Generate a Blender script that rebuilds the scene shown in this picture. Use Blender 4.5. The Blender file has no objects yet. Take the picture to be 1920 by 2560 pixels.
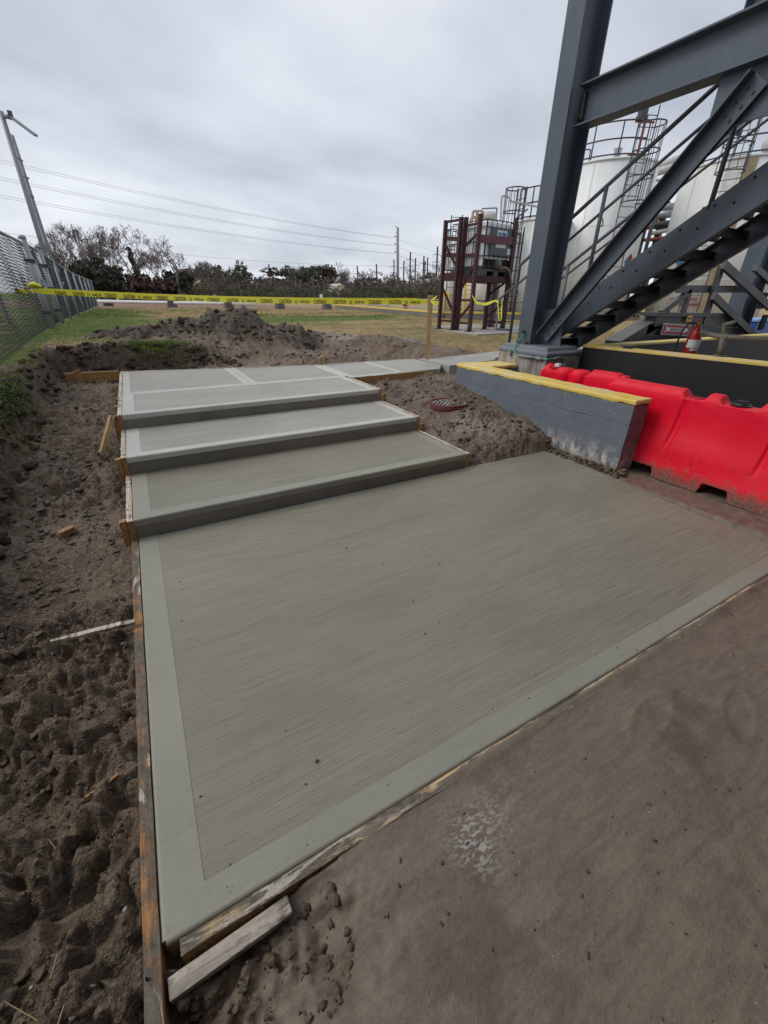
import bpy, bmesh, math, random
import numpy as np
from mathutils import Vector, Matrix

# ------------------------------------------------------------------ camera, light, exposure
SC = bpy.context.scene
COL = SC.collection
CAM_H = 1.55
FPX, PITCH, ROLL, YAW = 1021.0, math.radians(27.78), math.radians(0.70), math.radians(29.555)
_c, _s = math.cos(PITCH), math.sin(PITCH)
_fw = np.array([math.sin(YAW), math.cos(YAW), 0.0])
_rt = np.array([math.cos(YAW), -math.sin(YAW), 0.0])
_up = np.array([0.0, 0.0, 1.0])
CF = _fw * _c - _up * _s
_u0 = _fw * _s + _up * _c
CR = _rt * math.cos(ROLL) + _u0 * math.sin(ROLL)
CU = -_rt * math.sin(ROLL) + _u0 * math.cos(ROLL)
CC = np.array([0.0, 0.0, CAM_H])
cam_data = bpy.data.cameras.new('camera')
cam = bpy.data.objects.new('camera', cam_data)
COL.objects.link(cam)
cam.matrix_world = Matrix(((CR[0], CU[0], -CF[0], 0), (CR[1], CU[1], -CF[1], 0), (CR[2], CU[2], -CF[2], CAM_H), (0, 0, 0, 1)))
cam_data.sensor_fit = 'HORIZONTAL'
cam_data.sensor_width = 36
cam_data.lens = 36 * FPX / 1920
cam_data.clip_start = 0.05
cam_data.clip_end = 2000
SC.camera = cam

SUN_EL, SUN_AZ = math.radians(46), math.radians(-62)      # azimuth from +Y towards +X
world = bpy.data.worlds.new('World')
SC.world = world
world.use_nodes = True
wt = world.node_tree
wt.nodes.clear()
def wn(t, **k):
    n = wt.nodes.new(t)
    for a, v in k.items(): setattr(n, a, v)
    return n
w_out = wn('ShaderNodeOutputWorld')
w_sky = wn('ShaderNodeTexSky', sky_type='NISHITA', sun_disc=False, sun_elevation=SUN_EL, sun_rotation=SUN_AZ)
w_b1 = wn('ShaderNodeBackground'); w_b1.inputs[1].default_value = 0.10
w_b2 = wn('ShaderNodeBackground'); w_b2.inputs[1].default_value = 1.0
w_mix = wn('ShaderNodeMixShader'); w_mix.inputs[0].default_value = 0.94     # cloud cover
w_tc = wn('ShaderNodeTexCoord')
w_sep = wn('ShaderNodeSeparateXYZ')
w_add = wn('ShaderNodeMath', operation='ADD'); w_add.inputs[1].default_value = 0.22
w_max = wn('ShaderNodeMath', operation='MAXIMUM'); w_max.inputs[1].default_value = 0.12
w_dx = wn('ShaderNodeMath', operation='DIVIDE'); w_dy = wn('ShaderNodeMath', operation='DIVIDE')
w_cmb = wn('ShaderNodeCombineXYZ')
w_n1 = wn('ShaderNodeTexNoise'); w_n1.inputs['Scale'].default_value = 0.95; w_n1.inputs['Detail'].default_value = 6; w_n1.inputs['Roughness'].default_value = 0.48
w_n1.inputs['Distortion'].default_value = 0.15
w_map = wn('ShaderNodeMapping'); w_map.inputs['Rotation'].default_value = (0, 0, 0.52); w_map.inputs['Scale'].default_value = (0.80, 1.05, 1); w_map.inputs['Location'].default_value = (0.3, 0.15, 0)
w_rmp = wn('ShaderNodeValToRGB')
e = w_rmp.color_ramp.elements
e[0].position = 0.32; e[0].color = (0.375, 0.405, 0.47, 1)
e[1].position = 0.70; e[1].color = (0.745, 0.775, 0.83, 1)
m = w_rmp.color_ramp.elements.new(0.5); m.color = (0.545, 0.575, 0.638, 1)
L = wt.links.new
L(w_tc.outputs['Generated'], w_sep.inputs[0])
L(w_sep.outputs['Z'], w_add.inputs[0]); L(w_add.outputs[0], w_max.inputs[0])
L(w_sep.outputs['X'], w_dx.inputs[0]); L(w_max.outputs[0], w_dx.inputs[1])
L(w_sep.outputs['Y'], w_dy.inputs[0]); L(w_max.outputs[0], w_dy.inputs[1])
L(w_dx.outputs[0], w_cmb.inputs[0]); L(w_dy.outputs[0], w_cmb.inputs[1])
L(w_cmb.outputs[0], w_map.inputs[0]); L(w_map.outputs[0], w_n1.inputs['Vector'])
L(w_n1.outputs['Fac'], w_rmp.inputs[0])
L(w_sky.outputs[0], w_b1.inputs[0]); L(w_rmp.outputs[0], w_b2.inputs[0])
L(w_b1.outputs[0], w_mix.inputs[1]); L(w_b2.outputs[0], w_mix.inputs[2]); L(w_mix.outputs[0], w_out.inputs[0])

sun_data = bpy.data.lights.new('sun', 'SUN')
sun_data.energy = 1.1
sun_data.angle = math.radians(25)
sun_data.color = (1.0, 0.96, 0.9)
sun = bpy.data.objects.new('sun', sun_data)
COL.objects.link(sun)
_sd = Vector((math.sin(SUN_AZ) * math.cos(SUN_EL), math.cos(SUN_AZ) * math.cos(SUN_EL), math.sin(SUN_EL)))
sun.rotation_euler = _sd.to_track_quat('Z', 'Y').to_euler()

SC.view_settings.view_transform = 'Standard'
SC.view_settings.look = 'None'
SC.view_settings.exposure = 0.34
SC.view_settings.gamma = 1.0
SC.view_settings.use_curve_mapping = False
SC.render.engine = 'CYCLES'

# ------------------------------------------------------------------ survey: sight lines measured from the camera position
def _ray(u, v): return CF + CR * ((u - 960) / FPX) + CU * ((1280 - v) / FPX)
def PZ(u, v, z): d = _ray(u, v); return CC + d * ((z - CAM_H) / d[2])
def PX(u, v, x): d = _ray(u, v); return CC + d * (x / d[0])
def PY(u, v, y): d = _ray(u, v); return CC + d * (y / d[1])
def PD(u, v, r): d = _ray(u, v); return CC + d * (r / math.hypot(d[0], d[1]))
def PV(u, v, b): return PD(u, v, math.hypot(b[0], b[1]))

random.seed(7)
RNG = np.random.default_rng(7)

# ------------------------------------------------------------------ noise (numpy)
def _hash(ix, iy, s):
    with np.errstate(over='ignore'):
        h = (ix.astype(np.int64) * 374761393 + iy.astype(np.int64) * 668265263 + s * 974634617) & 0x7fffffff
        h = ((h ^ (h >> 13)) * 1274126177) & 0x7fffffff
    return ((h ^ (h >> 16)) & 0xffff) / 65535.0
def vnoise(x, y, s=0):
    ix, iy = np.floor(x), np.floor(y)
    fx, fy = x - ix, y - iy
    fx = fx * fx * fx * (fx * (fx * 6 - 15) + 10); fy = fy * fy * fy * (fy * (fy * 6 - 15) + 10)
    a, b, c, d = _hash(ix, iy, s), _hash(ix + 1, iy, s), _hash(ix, iy + 1, s), _hash(ix + 1, iy + 1, s)
    return (a * (1 - fx) + b * fx) * (1 - fy) + (c * (1 - fx) + d * fx) * fy
def fbm(x, y, o=4, s=0, g=0.5):
    t = 0.0; a = 1.0; n = 0.0
    for k in range(o):
        t = t + a * (vnoise(x * 2 ** k + 13.7 * k, y * 2 ** k + 7.1 * k, s + k) - 0.5); n += a; a *= g
    return t / n * 2
def worley(x, y, s=0):
    ix, iy = np.floor(x), np.floor(y)
    best = np.full(np.shape(x), 9.0); cell = np.zeros(np.shape(x))
    for dx in (-1, 0, 1):
        for dy in (-1, 0, 1):
            cx, cy = ix + dx, iy + dy
            px, py = cx + _hash(cx, cy, s), cy + _hash(cx, cy, s + 77)
            d = (x - px) ** 2 + (y - py) ** 2
            k = d < best
            best = np.where(k, d, best); cell = np.where(k, _hash(cx, cy, s + 31), cell)
    return np.sqrt(best), cell
def billow(x, y, o=4, s=0, g=0.5):
    t = 0.0; a = 1.0; n = 0.0
    for k in range(o):
        t = t + a * np.abs(2 * vnoise(x * 2.03 ** k + 11.3 * k, y * 2.03 ** k + 5.7 * k, s + k) - 1); n += a; a *= g
    return t / n
def worley2(x, y, s=0):
    ix, iy = np.floor(x), np.floor(y)
    f1 = np.full(np.shape(x), 9.0); f2 = np.full(np.shape(x), 9.0); cell = np.zeros(np.shape(x))
    for dx in (-1, 0, 1):
        for dy in (-1, 0, 1):
            cx, cy = ix + dx, iy + dy
            d = np.sqrt((x - cx - _hash(cx, cy, s)) ** 2 + (y - cy - _hash(cx, cy, s + 77)) ** 2)
            k = d < f1
            f2 = np.where(k, f1, np.minimum(f2, d)); cell = np.where(k, _hash(cx, cy, s + 31), cell); f1 = np.where(k, d, f1)
    return f1, f2 - f1, cell
def sst(a, b, x):
    t = np.clip((x - a) / (b - a), 0, 1)
    return t * t * (3 - 2 * t)

# ------------------------------------------------------------------ objects
WLOC = {}
def tag(o, label=None, cat=None, group=None, kind=None):
    if label: o['label'] = label
    if cat: o['category'] = cat
    if group: o['group'] = group
    if kind: o['kind'] = kind
    return o
def thing(name, loc, label, cat, group=None):
    o = bpy.data.objects.new(name, None); COL.objects.link(o)
    o.empty_display_size = 0.2
    o.location = Vector([float(a) for a in loc]); WLOC[o] = np.array([float(a) for a in loc])
    return tag(o, label, cat, group)
def link_mesh(name, V, faces, mat, parent=None, smooth=False, attrs=None, mi=None):
    V = np.asarray(V, dtype=float).reshape(-1, 3)
    if parent is not None: loc = WLOC[parent]
    else:
        lo, hi = V.min(0), V.max(0)
        loc = np.array([(lo[0] + hi[0]) / 2, (lo[1] + hi[1]) / 2, lo[2]])
    me = bpy.data.meshes.new(name)
    if isinstance(faces, np.ndarray):
        V2 = V - loc; n = faces.shape[1]; nf = faces.shape[0]
        me.vertices.add(len(V2)); me.vertices.foreach_set('co', V2.astype(np.float32).ravel())
        me.loops.add(nf * n); me.loops.foreach_set('vertex_index', faces.astype(np.int32).ravel())
        me.polygons.add(nf); me.polygons.foreach_set('loop_start', np.arange(0, nf * n, n, dtype=np.int32))
        me.update(calc_edges=True)
        me.validate()
    else:
        me.from_pydata((V - loc).tolist(), [], faces)
        me.update()
    for m_ in (mat if isinstance(mat, (list, tuple)) else [mat]): me.materials.append(m_)
    if mi is not None: me.polygons.foreach_set('material_index', np.asarray(mi, dtype=np.int32))
    if smooth: me.polygons.foreach_set('use_smooth', np.ones(len(me.polygons), dtype=bool))
    if attrs:
        for k, a in attrs.items():
            at = me.attributes.new(k, 'FLOAT', 'POINT'); at.data.foreach_set('value', np.asarray(a, dtype=np.float32))
    o = bpy.data.objects.new(name, me); COL.objects.link(o)
    if parent is not None:
        o.parent = parent; WLOC[o] = WLOC[parent]
    else:
        o.location = Vector(loc.tolist()); WLOC[o] = loc
    return o

class MB:
    def __init__(s): s.v = []; s.f = []
    def add(s, V, F):
        n = len(s.v); s.v.extend([tuple(float(a) for a in p) for p in V]); s.f.extend([tuple(i + n for i in f) for f in F]); return s
    def hexa(s, p):           # 8 points: bottom 4 ccw, top 4 ccw
        return s.add(p, [(3, 2, 1, 0), (4, 5, 6, 7), (0, 1, 5, 4), (1, 2, 6, 5), (2, 3, 7, 6), (3, 0, 4, 7)])
    def box(s, x0, x1, y0, y1, z0, z1):
        return s.hexa([(x0, y0, z0), (x1, y0, z0), (x1, y1, z0), (x0, y1, z0), (x0, y0, z1), (x1, y0, z1), (x1, y1, z1), (x0, y1, z1)])
    def bar(s, a, b, w, h, up=(0, 0, 1)):          # rectangular bar a->b, w sideways, h along up
        a, b = np.array(a, float), np.array(b, float); d = b - a; d /= np.linalg.norm(d)
        up = np.array(up, float)
        if abs(d @ up) > 0.98: up = np.array([1.0, 0, 0])
        sd = np.cross(d, up); sd /= np.linalg.norm(sd); u = np.cross(sd, d)
        q = [(-1, -1), (1, -1), (1, 1), (-1, 1)]
        P = [a + sd * (w / 2 * i) + u * (h / 2 * j) for i, j in q] + [b + sd * (w / 2 * i) + u * (h / 2 * j) for i, j in q]
        return s.add(P, [(0, 1, 2, 3), (7, 6, 5, 4), (1, 0, 4, 5), (2, 1, 5, 6), (3, 2, 6, 7), (0, 3, 7, 4)])
    def prism(s, prof, a, b, X, Y):                # profile (list of 2d) swept a->b; X, Y are its axes
        a, b, X, Y = [np.array(t, float) for t in (a, b, X, Y)]
        n = len(prof)
        P = [a + X * p[0] + Y * p[1] for p in prof] + [b + X * p[0] + Y * p[1] for p in prof]
        F = [(i, (i + 1) % n, n + (i + 1) % n, n + i) for i in range(n)] + [tuple(range(n - 1, -1, -1)), tuple(range(n, 2 * n))]
        return s.add(P, F)
    def tube(s, path, r, n=8, cap=True):
        P = [np.array(p, float) for p in path]; V = []; F = []
        rr = r if isinstance(r, (list, tuple)) else [r] * len(P)
        prev = None
        for i, p in enumerate(P):
            d = P[min(i + 1, len(P) - 1)] - P[max(i - 1, 0)]; d = d / (np.linalg.norm(d) + 1e-12)
            if prev is None:
                t = np.array([0, 0, 1.0]) if abs(d[2]) < 0.9 else np.array([1.0, 0, 0])
                x = np.cross(d, t)
            else: x = prev - d * (prev @ d)
            x = x / (np.linalg.norm(x) + 1e-12); prev = x; y = np.cross(d, x)
            for k in range(n):
                a = 2 * math.pi * k / n
                V.append(p + (x * math.cos(a) + y * math.sin(a)) * rr[i])
        for i in range(len(P) - 1):
            for k in range(n):
                F.append((i * n + k, i * n + (k + 1) % n, (i + 1) * n + (k + 1) % n, (i + 1) * n + k))
        if cap: F += [tuple(range(n - 1, -1, -1)), tuple(range((len(P) - 1) * n, len(P) * n))]
        return s.add(V, F)
    def lathe(s, c, prof, n=24, a0=0, a1=2 * math.pi):   # prof: (r, z) upwards
        V = []; F = []; full = abs(a1 - a0 - 2 * math.pi) < 1e-6; m = n if full else n + 1
        for r, z in prof:
            for k in range(m):
                a = a0 + (a1 - a0) * k / n
                V.append((c[0] + r * math.cos(a), c[1] + r * math.sin(a), c[2] + z))
        for i in range(len(prof) - 1):
            for k in range(n):
                k2 = (k + 1) % m
                F.append((i * m + k, i * m + k2, (i + 1) * m + k2, (i + 1) * m + k))
        if full:
            if prof[0][0] > 1e-4: F.append(tuple(range(n - 1, -1, -1)))
            if prof[-1][0] > 1e-4: F.append(tuple((len(prof) - 1) * n + k for k in range(n)))
        return s.add(V, F)
    def poly(s, pts, z0, z1):                      # vertical prism from a ccw polygon; z1 may be a list
        n = len(pts); zt = z1 if isinstance(z1, (list, tuple)) else [z1] * n; zb = z0 if isinstance(z0, (list, tuple)) else [z0] * n
        P = [(p[0], p[1], b) for p, b in zip(pts, zb)] + [(p[0], p[1], t) for p, t in zip(pts, zt)]
        F = [tuple(range(n - 1, -1, -1)), tuple(range(n, 2 * n))] + [(i, (i + 1) % n, n + (i + 1) % n, n + i) for i in range(n)]
        return s.add(P, F)
    def build(s, name, mat, parent=None, smooth=False, bevel=0, seg=2):
        o = link_mesh(name, s.v, s.f, mat, parent, smooth)
        if bevel:
            bm = bmesh.new(); bm.from_mesh(o.data)
            bmesh.ops.remove_doubles(bm, verts=bm.verts, dist=1e-5)
            ed = [e_ for e_ in bm.edges if len(e_.link_faces) == 2 and e_.calc_face_angle(0) > 0.5]
            bmesh.ops.bevel(bm, geom=ed, offset=bevel, segments=seg, affect='EDGES', profile=0.5, clamp_overlap=True)
            bm.to_mesh(o.data); bm.free()
        return o
def hbeam(mb, a, b, depth, width, tw, tf, up):      # H section a->b; up = web direction
    a, b, up = np.array(a, float), np.array(b, float), np.array(up, float)
    d = (b - a) / np.linalg.norm(b - a); up = up - d * (up @ d); up /= np.linalg.norm(up); sd = np.cross(d, up)
    h, w = depth / 2, width / 2
    mb.prism([(-w, h - tf), (w, h - tf), (w, h), (-w, h)], a, b, sd, up)
    mb.prism([(-w, -h), (w, -h), (w, -h + tf), (-w, -h + tf)], a, b, sd, up)
    mb.prism([(-tw / 2, -h + tf), (tw / 2, -h + tf), (tw / 2, h - tf), (-tw / 2, h - tf)], a, b, sd, up)
    return mb
# ------------------------------------------------------------------ materials
class NT:
    def __init__(s, name):
        s.m = bpy.data.materials.new(name); s.m.use_nodes = True; s.t = s.m.node_tree
        s.b = s.t.nodes['Principled BSDF']; s.tc = s.t.nodes.new('ShaderNodeTexCoord')
    def n(s, t): return s.t.nodes.new(t)
    def l(s, a, b): s.t.links.new(a, b); return s
    def coords(s, sc=(1, 1, 1), rot=(0, 0, 0), loc=(0, 0, 0)):
        mp = s.n('ShaderNodeMapping'); mp.inputs['Scale'].default_value = sc; mp.inputs['Rotation'].default_value = rot; mp.inputs['Location'].default_value = loc
        s.l(s.tc.outputs['Object'], mp.inputs[0]); return mp.outputs[0]
    def noise(s, scale, detail=4, rough=0.55, vec=None, dist=0.0):
        q = s.n('ShaderNodeTexNoise'); q.inputs['Scale'].default_value = scale; q.inputs['Detail'].default_value = detail
        q.inputs['Roughness'].default_value = rough; q.inputs['Distortion'].default_value = dist
        s.l(vec if vec is not None else s.tc.outputs['Object'], q.inputs['Vector']); return q.outputs['Fac']
    def voro(s, scale, vec=None, feat='F1', out='Distance'):
        q = s.n('ShaderNodeTexVoronoi'); q.feature = feat; q.inputs['Scale'].default_value = scale
        s.l(vec if vec is not None else s.tc.outputs['Object'], q.inputs['Vector']); return q.outputs[out]
    def ramp(s, fac, *st):
        r = s.n('ShaderNodeValToRGB'); el = r.color_ramp.elements
        while len(el) < len(st): el.new(0.5)
        for q, (p, c) in zip(el, st):
            q.position = p; q.color = (c if isinstance(c, tuple) else (c, c, c)) + (1,)
        s.l(fac, r.inputs[0]); return r.outputs[0]
    def mix(s, fac, a, b, mode='MIX'):
        q = s.n('ShaderNodeMix'); q.data_type = 'RGBA'; q.blend_type = mode
        for i, x in ((0, fac), (6, a), (7, b)):
            if isinstance(x, (int, float)): q.inputs[i].default_value = x if i == 0 else (x, x, x, 1)
            elif isinstance(x, tuple): q.inputs[i].default_value = x + (1,)
            else: s.l(x, q.inputs[i])
        return q.outputs[2]
    def math(s, op, a, b=0.0):
        q = s.n('ShaderNodeMath'); q.operation = op
        for i, x in ((0, a), (1, b)):
            if isinstance(x, (int, float)): q.inputs[i].default_value = x
            else: s.l(x, q.inputs[i])
        return q.outputs[0]
    def attr(s, k):
        q = s.n('ShaderNodeAttribute'); q.attribute_name = k; return q.outputs['Fac']
    def sepn(s):
        g = s.n('ShaderNodeNewGeometry'); q = s.n('ShaderNodeSeparateXYZ'); s.l(g.outputs['Normal'], q.inputs[0]); return q.outputs
    def sepo(s):
        q = s.n('ShaderNodeSeparateXYZ'); s.l(s.tc.outputs['Object'], q.inputs[0]); return q.outputs
    def bump(s, h, dist=0.01, st=1.0, prev=None):
        q = s.n('ShaderNodeBump'); q.inputs['Strength'].default_value = st; q.inputs['Distance'].default_value = dist
        s.l(h, q.inputs['Height'])
        if prev is not None: s.l(prev, q.inputs['Normal'])
        return q.outputs[0]
    def done(s, col, rough=0.8, nrm=None, metal=0.0, spec=None):
        for k, x in (('Base Color', col), ('Roughness', rough), ('Metallic', metal)):
            if isinstance(x, (int, float)): s.b.inputs[k].default_value = x
            elif isinstance(x, tuple): s.b.inputs[k].default_value = x + (1,)
            else: s.l(x, s.b.inputs[k])
        if spec is not None: s.b.inputs['Specular IOR Level'].default_value = spec
        if nrm is not None: s.l(nrm, s.b.inputs['Normal'])
        return s.m
def tint(c, k): return tuple(min(1.0, a * k) for a in c)
def simple(name, c, rough=0.6, var=0.12, scale=6.0, bump=0.0, metal=0.0, spec=None, bscale=60):
    k = NT(name); f = k.noise(scale, 5)
    col = k.ramp(f, (0.3, tint(c, 1 - var)), (0.7, tint(c, 1 + var)))
    n = k.bump(k.noise(bscale, 3), bump) if bump else None
    return k.done(col, rough, n, metal, spec)

def concrete_trowel(name, c):
    k = NT(name); f = k.noise(2.2, 6, 0.6); g = k.noise(28, 4, 0.6)
    col = k.ramp(f, (0.3, tint(c, 0.88)), (0.7, tint(c, 1.1)))
    col = k.mix(0.25, col, k.ramp(g, (0.35, tint(c, 0.8)), (0.65, tint(c, 1.15))))
    sp = k.ramp(k.voro(24), (0.0, 1.0), (0.045, 1.0), (0.07, 0.0))
    gate = k.ramp(k.noise(5, 3), (0.55, 0.0), (0.65, 1.0))
    col = k.mix(k.math('MULTIPLY', sp, gate), col, (0.03, 0.028, 0.024))
    lap = k.ramp(k.noise(2.4, 2, 0.4, None, 1.5), (0.485, 0.0), (0.50, 1.0), (0.515, 0.0))
    col = k.mix(k.math('MULTIPLY', lap, 0.35), col, tint(c, 0.62))
    col = k.mix(0.5, col, k.ramp(k.noise(1.3, 4, 0.55, k.coords((1, 1, 1), (0, 0, 0), (7, 3, 1))), (0.34, tint(c, 0.84)), (0.64, tint(c, 1.12))))
    sm = k.noise(7, 3, 0.5, k.coords((1, 6, 1)))
    return k.done(col, k.ramp(f, (0.3, 0.42), (0.7, 0.56)), k.bump(k.math('ADD', g, k.math('MULTIPLY', sm, 1.2)), 0.0012))
def concrete_broom(name, c, depth=0.0042):
    k = NT(name)
    v1 = k.coords((2.2, 62, 1)); v2 = k.coords((6.5, 175, 1)); v3 = k.coords((0.8, 15, 1), (0, 0, .012))
    a = k.noise(1.0, 4, 0.6, v1); b = k.noise(1.0, 3, 0.6, v2); g3 = k.noise(1.0, 4, 0.5, v3); big = k.noise(0.9, 4, 0.55)
    h = k.math('ADD', k.math('MULTIPLY', a, 0.9), k.math('MULTIPLY', b, 0.65))
    col = k.ramp(h, (0.60, tint(c, 0.26)), (0.72, tint(c, 0.90)), (0.90, tint(c, 1.28)))
    soft = k.ramp(k.noise(0.8, 3), (0.38, 0.62), (0.62, 0.10))
    col = k.mix(soft, col, k.ramp(h, (0.55, tint(c, 0.86)), (0.95, tint(c, 1.1))))
    col = k.mix(0.34, col, k.ramp(g3, (0.32, tint(c, 0.68)), (0.66, tint(c, 1.18))))
    col = k.mix(0.35, col, k.ramp(big, (0.32, tint(c, 0.8)), (0.66, tint(c, 1.18))))
    dmp = k.ramp(k.noise(1.0, 5, 0.6, k.coords((0.75, 1.7, 1), (0, 0, 0.1), (2, 5, 0)), 0.6), (0.36, 0.86), (0.62, 1.09))
    col = k.mix(1.0, col, dmp, 'MULTIPLY')
    gr = k.noise(220, 2)
    col = k.mix(0.32, col, k.ramp(gr, (0.3, tint(c, 0.5)), (0.7, tint(c, 1.4))))
    ph = k.math('MULTIPLY', k.ramp(k.voro(38), (0.0, 1.0), (0.04, 1.0), (0.065, 0.0)), k.ramp(k.noise(3.5, 4), (0.54, 0.0), (0.62, 0.8)))
    col = k.mix(ph, col, tint(c, 0.22))
    n = k.bump(gr, 0.0008, 0.6, k.bump(h, depth))
    return k.done(col, k.ramp(big, (0.3, 0.42), (0.7, 0.58)), n)
M = {}
CG = (0.30, 0.297, 0.268)
M['trowel'] = concrete_trowel('troweled_concrete', (0.290, 0.284, 0.226))
M['broom'] = concrete_broom('broomed_concrete', (0.252, 0.237, 0.178))
M['trowel_pale'] = concrete_trowel('pale_troweled_concrete', (0.52, 0.51, 0.455))  # paler than the front slab; for the upper steps and walkway
M['broom_pale'] = concrete_broom('pale_broomed_concrete', (0.36, 0.345, 0.295), 0.0018)  # paler broomed panels of the upper steps and walkway
M['riser'] = concrete_broom('shaded_concrete_riser', (0.185, 0.168, 0.135), 0.0015)  # concrete darkened so the riser faces carry their shade in the colour

def soil_mat():
    k = NT('soil_and_grass')
    f = k.noise(1.3, 6, 0.6); g = k.noise(9, 6, 0.65); h = k.noise(55, 5, 0.65)
    dark, mid, lite = (0.058, 0.037, 0.022), (0.205, 0.143, 0.092), (0.45, 0.335, 0.228)
    mud = k.ramp(g, (0.28, dark), (0.52, mid), (0.75, lite))
    mud = k.mix(0.45, mud, k.ramp(f, (0.3, tint(mid, 0.55)), (0.7, tint(lite, 0.9))))
    mud = k.mix(0.3, mud, k.ramp(h, (0.3, tint(dark, 0.9)), (0.75, tint(lite, 1.1))))
    # compacted grey mud
    cm = k.ramp(k.noise(6, 6, 0.62, k.coords((1, 1, 1), (0, 0, 0.5))), (0.3, (0.138, 0.106, 0.075)), (0.7, (0.240, 0.192, 0.140)))
    cm = k.mix(0.35, cm, k.ramp(k.noise(70, 4, 0.7), (0.3, (0.07, 0.050, 0.032)), (0.7, (0.30, 0.234, 0.163))))
    cm = k.mix(0.22, cm, k.ramp(k.noise(260, 3, 0.7), (0.34, (0.05, 0.04, 0.03)), (0.66, (0.36, 0.30, 0.24))))
    cm = k.mix(0.30, cm, k.ramp(k.noise(1.0, 5, 0.65, k.coords((5, 34, 1), (0, 0, 1.15)), 0.8), (0.36, (0.075, 0.057, 0.041)), (0.62, (0.235, 0.188, 0.138))))
    cm = k.mix(k.ramp(k.noise(3.2, 5, 0.65), (0.52, 0.0), (0.66, 0.6)), cm, (0.085, 0.062, 0.044))
    # pale crushed paste specks
    sp = k.ramp(k.voro(120, k.coords((1, .6, 1), (0, 0, .6))), (0.0, 1.0), (0.09, 0.8), (0.14, 0.0))
    gate = k.ramp(k.noise(5.5, 5, 0.7), (0.53, 0.0), (0.66, 1.0))
    cm = k.mix(k.math('MULTIPLY', sp, gate), cm, (0.42, 0.39, 0.35))
    # the trodden smear of dry cement
    lo = k.ramp(k.noise(48, 4, 0.62, k.coords((1, 1.9, 1), (0, 0, 0.35))), (0.50, 0.0), (0.56, 1.0))
    cm = k.mix(k.math('MULTIPLY', lo, k.attr('smear')), cm, (0.40, 0.375, 0.345))
    mud = k.mix(k.math('MULTIPLY', k.attr('dark'), 0.78), mud, k.mix(0.5, k.ramp(h, (0.3, (0.022, 0.015, 0.010)), (0.7, (0.13, 0.094, 0.064))), k.ramp(g, (0.3, (0.020, 0.014, 0.009)), (0.7, (0.14, 0.104, 0.072)))))
    crk = k.ramp(k.noise(22, 5, 0.6, None, 1.6), (0.40, 0.0), (0.56, 1.0))
    crg = k.ramp(k.noise(2.6, 3), (0.42, 0.0), (0.62, 1.0))
    mud = k.mix(k.math('MULTIPLY', k.math('MULTIPLY', crg, 0.75), k.math('SUBTRACT', 1.0, crk)), mud, (0.040, 0.027, 0.018))
    mud = k.mix(k.attr('flat'), mud, cm)
    chalk = k.math('MULTIPLY', k.ramp(k.noise(30, 5, 0.7), (0.45, 0.0), (0.53, 1.0)), k.attr('chalk'))
    mud = k.mix(chalk, mud, (0.5, 0.47, 0.43))
    mud = k.mix(k.attr('brown'), mud, k.ramp(k.noise(14, 5, 0.6), (0.3, (0.12, 0.078, 0.055)), (0.7, (0.25, 0.185, 0.14))))
    # grass
    tan = k.ramp(k.noise(7, 5, 0.7), (0.3, (0.25, 0.17, 0.075)), (0.7, (0.52, 0.39, 0.20)))
    grn = k.ramp(k.noise(9, 5, 0.7), (0.3, (0.065, 0.105, 0.018)), (0.7, (0.19, 0.245, 0.045)))
    gr = k.mix(k.ramp(k.math('ADD', k.math('MULTIPLY', k.noise(0.35, 5, 0.65, k.coords((0.55, 1.3, 1), (0, 0, -0.45))), 0.75), k.math('MULTIPLY', k.attr('green'), 0.55)), (0.42, 0.0), (0.57, 1.0)), tan, grn)
    gm = k.ramp(k.math('ADD', k.attr('grass'), k.math('MULTIPLY', k.math('SUBTRACT', g, 0.5), 0.9)), (0.42, 0.0), (0.58, 1.0))
    col = k.mix(gm, mud, gr)
    dirt = k.ramp(k.noise(0.6, 5, 0.6, k.coords((0.5, 2, 1))), (0.3, (0.21, 0.125, 0.080)), (0.7, (0.34, 0.215, 0.145)))
    col = k.mix(k.attr('dirt'), col, dirt)
    rough = k.mix(gm, k.ramp(k.noise(3.0, 5, 0.6), (0.40, 0.30), (0.62, 0.72)), 0.95)
    wet = k.mix(k.attr('flat'), rough, k.ramp(k.noise(2.0, 5, 0.6), (0.38, 0.42), (0.65, 0.72)))
    hb = k.math('ADD', k.math('MULTIPLY', h, 0.8), k.math('MULTIPLY', k.noise(160, 4, 0.7), 0.35))
    hb = k.math('ADD', hb, k.math('MULTIPLY', crk, k.math('MULTIPLY', crg, 0.5)))
    hb = k.math('ADD', hb, k.math('MULTIPLY', k.noise(24, 4, 0.6, None, 1.2), 1.1))
    n = k.bump(hb, 0.026, 1.0)
    nf = k.bump(k.math('ADD', k.noise(75, 5, 0.75), k.math('MULTIPLY', k.noise(22, 3), 0.5)), 0.0045, 0.7)
    q = k.n('ShaderNodeMix'); q.data_type = 'VECTOR'; k.l(k.attr('flat'), q.inputs[0]); k.l(n, q.inputs[4]); k.l(nf, q.inputs[5])
    return k.done(col, wet, q.outputs[1], spec=0.5)
M['soil'] = soil_mat()
M['clod'] = simple('soil_clod', (0.135, 0.101, 0.072), 0.85, 0.45, 9, 0.01, bscale=50, spec=0.3)
M['far_wire'] = simple('dull_far_wire', (0.085, 0.085, 0.08), 0.8, 0.1)
M['wood_leaf'] = simple('hazed_evergreen_leaf', (0.082, 0.085, 0.066), 0.85, 0.4, 0.6)  # distance haze put into the colour, paler and greyer than nearer evergreens
M['tread'] = simple('dark_stair_tread', (0.028, 0.030, 0.032), 0.6, 0.2, 6)
M['topsoil'] = simple('topsoil_clod', (0.095, 0.070, 0.050), 0.9, 0.5, 9, 0.01, bscale=50, spec=0.2)
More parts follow.
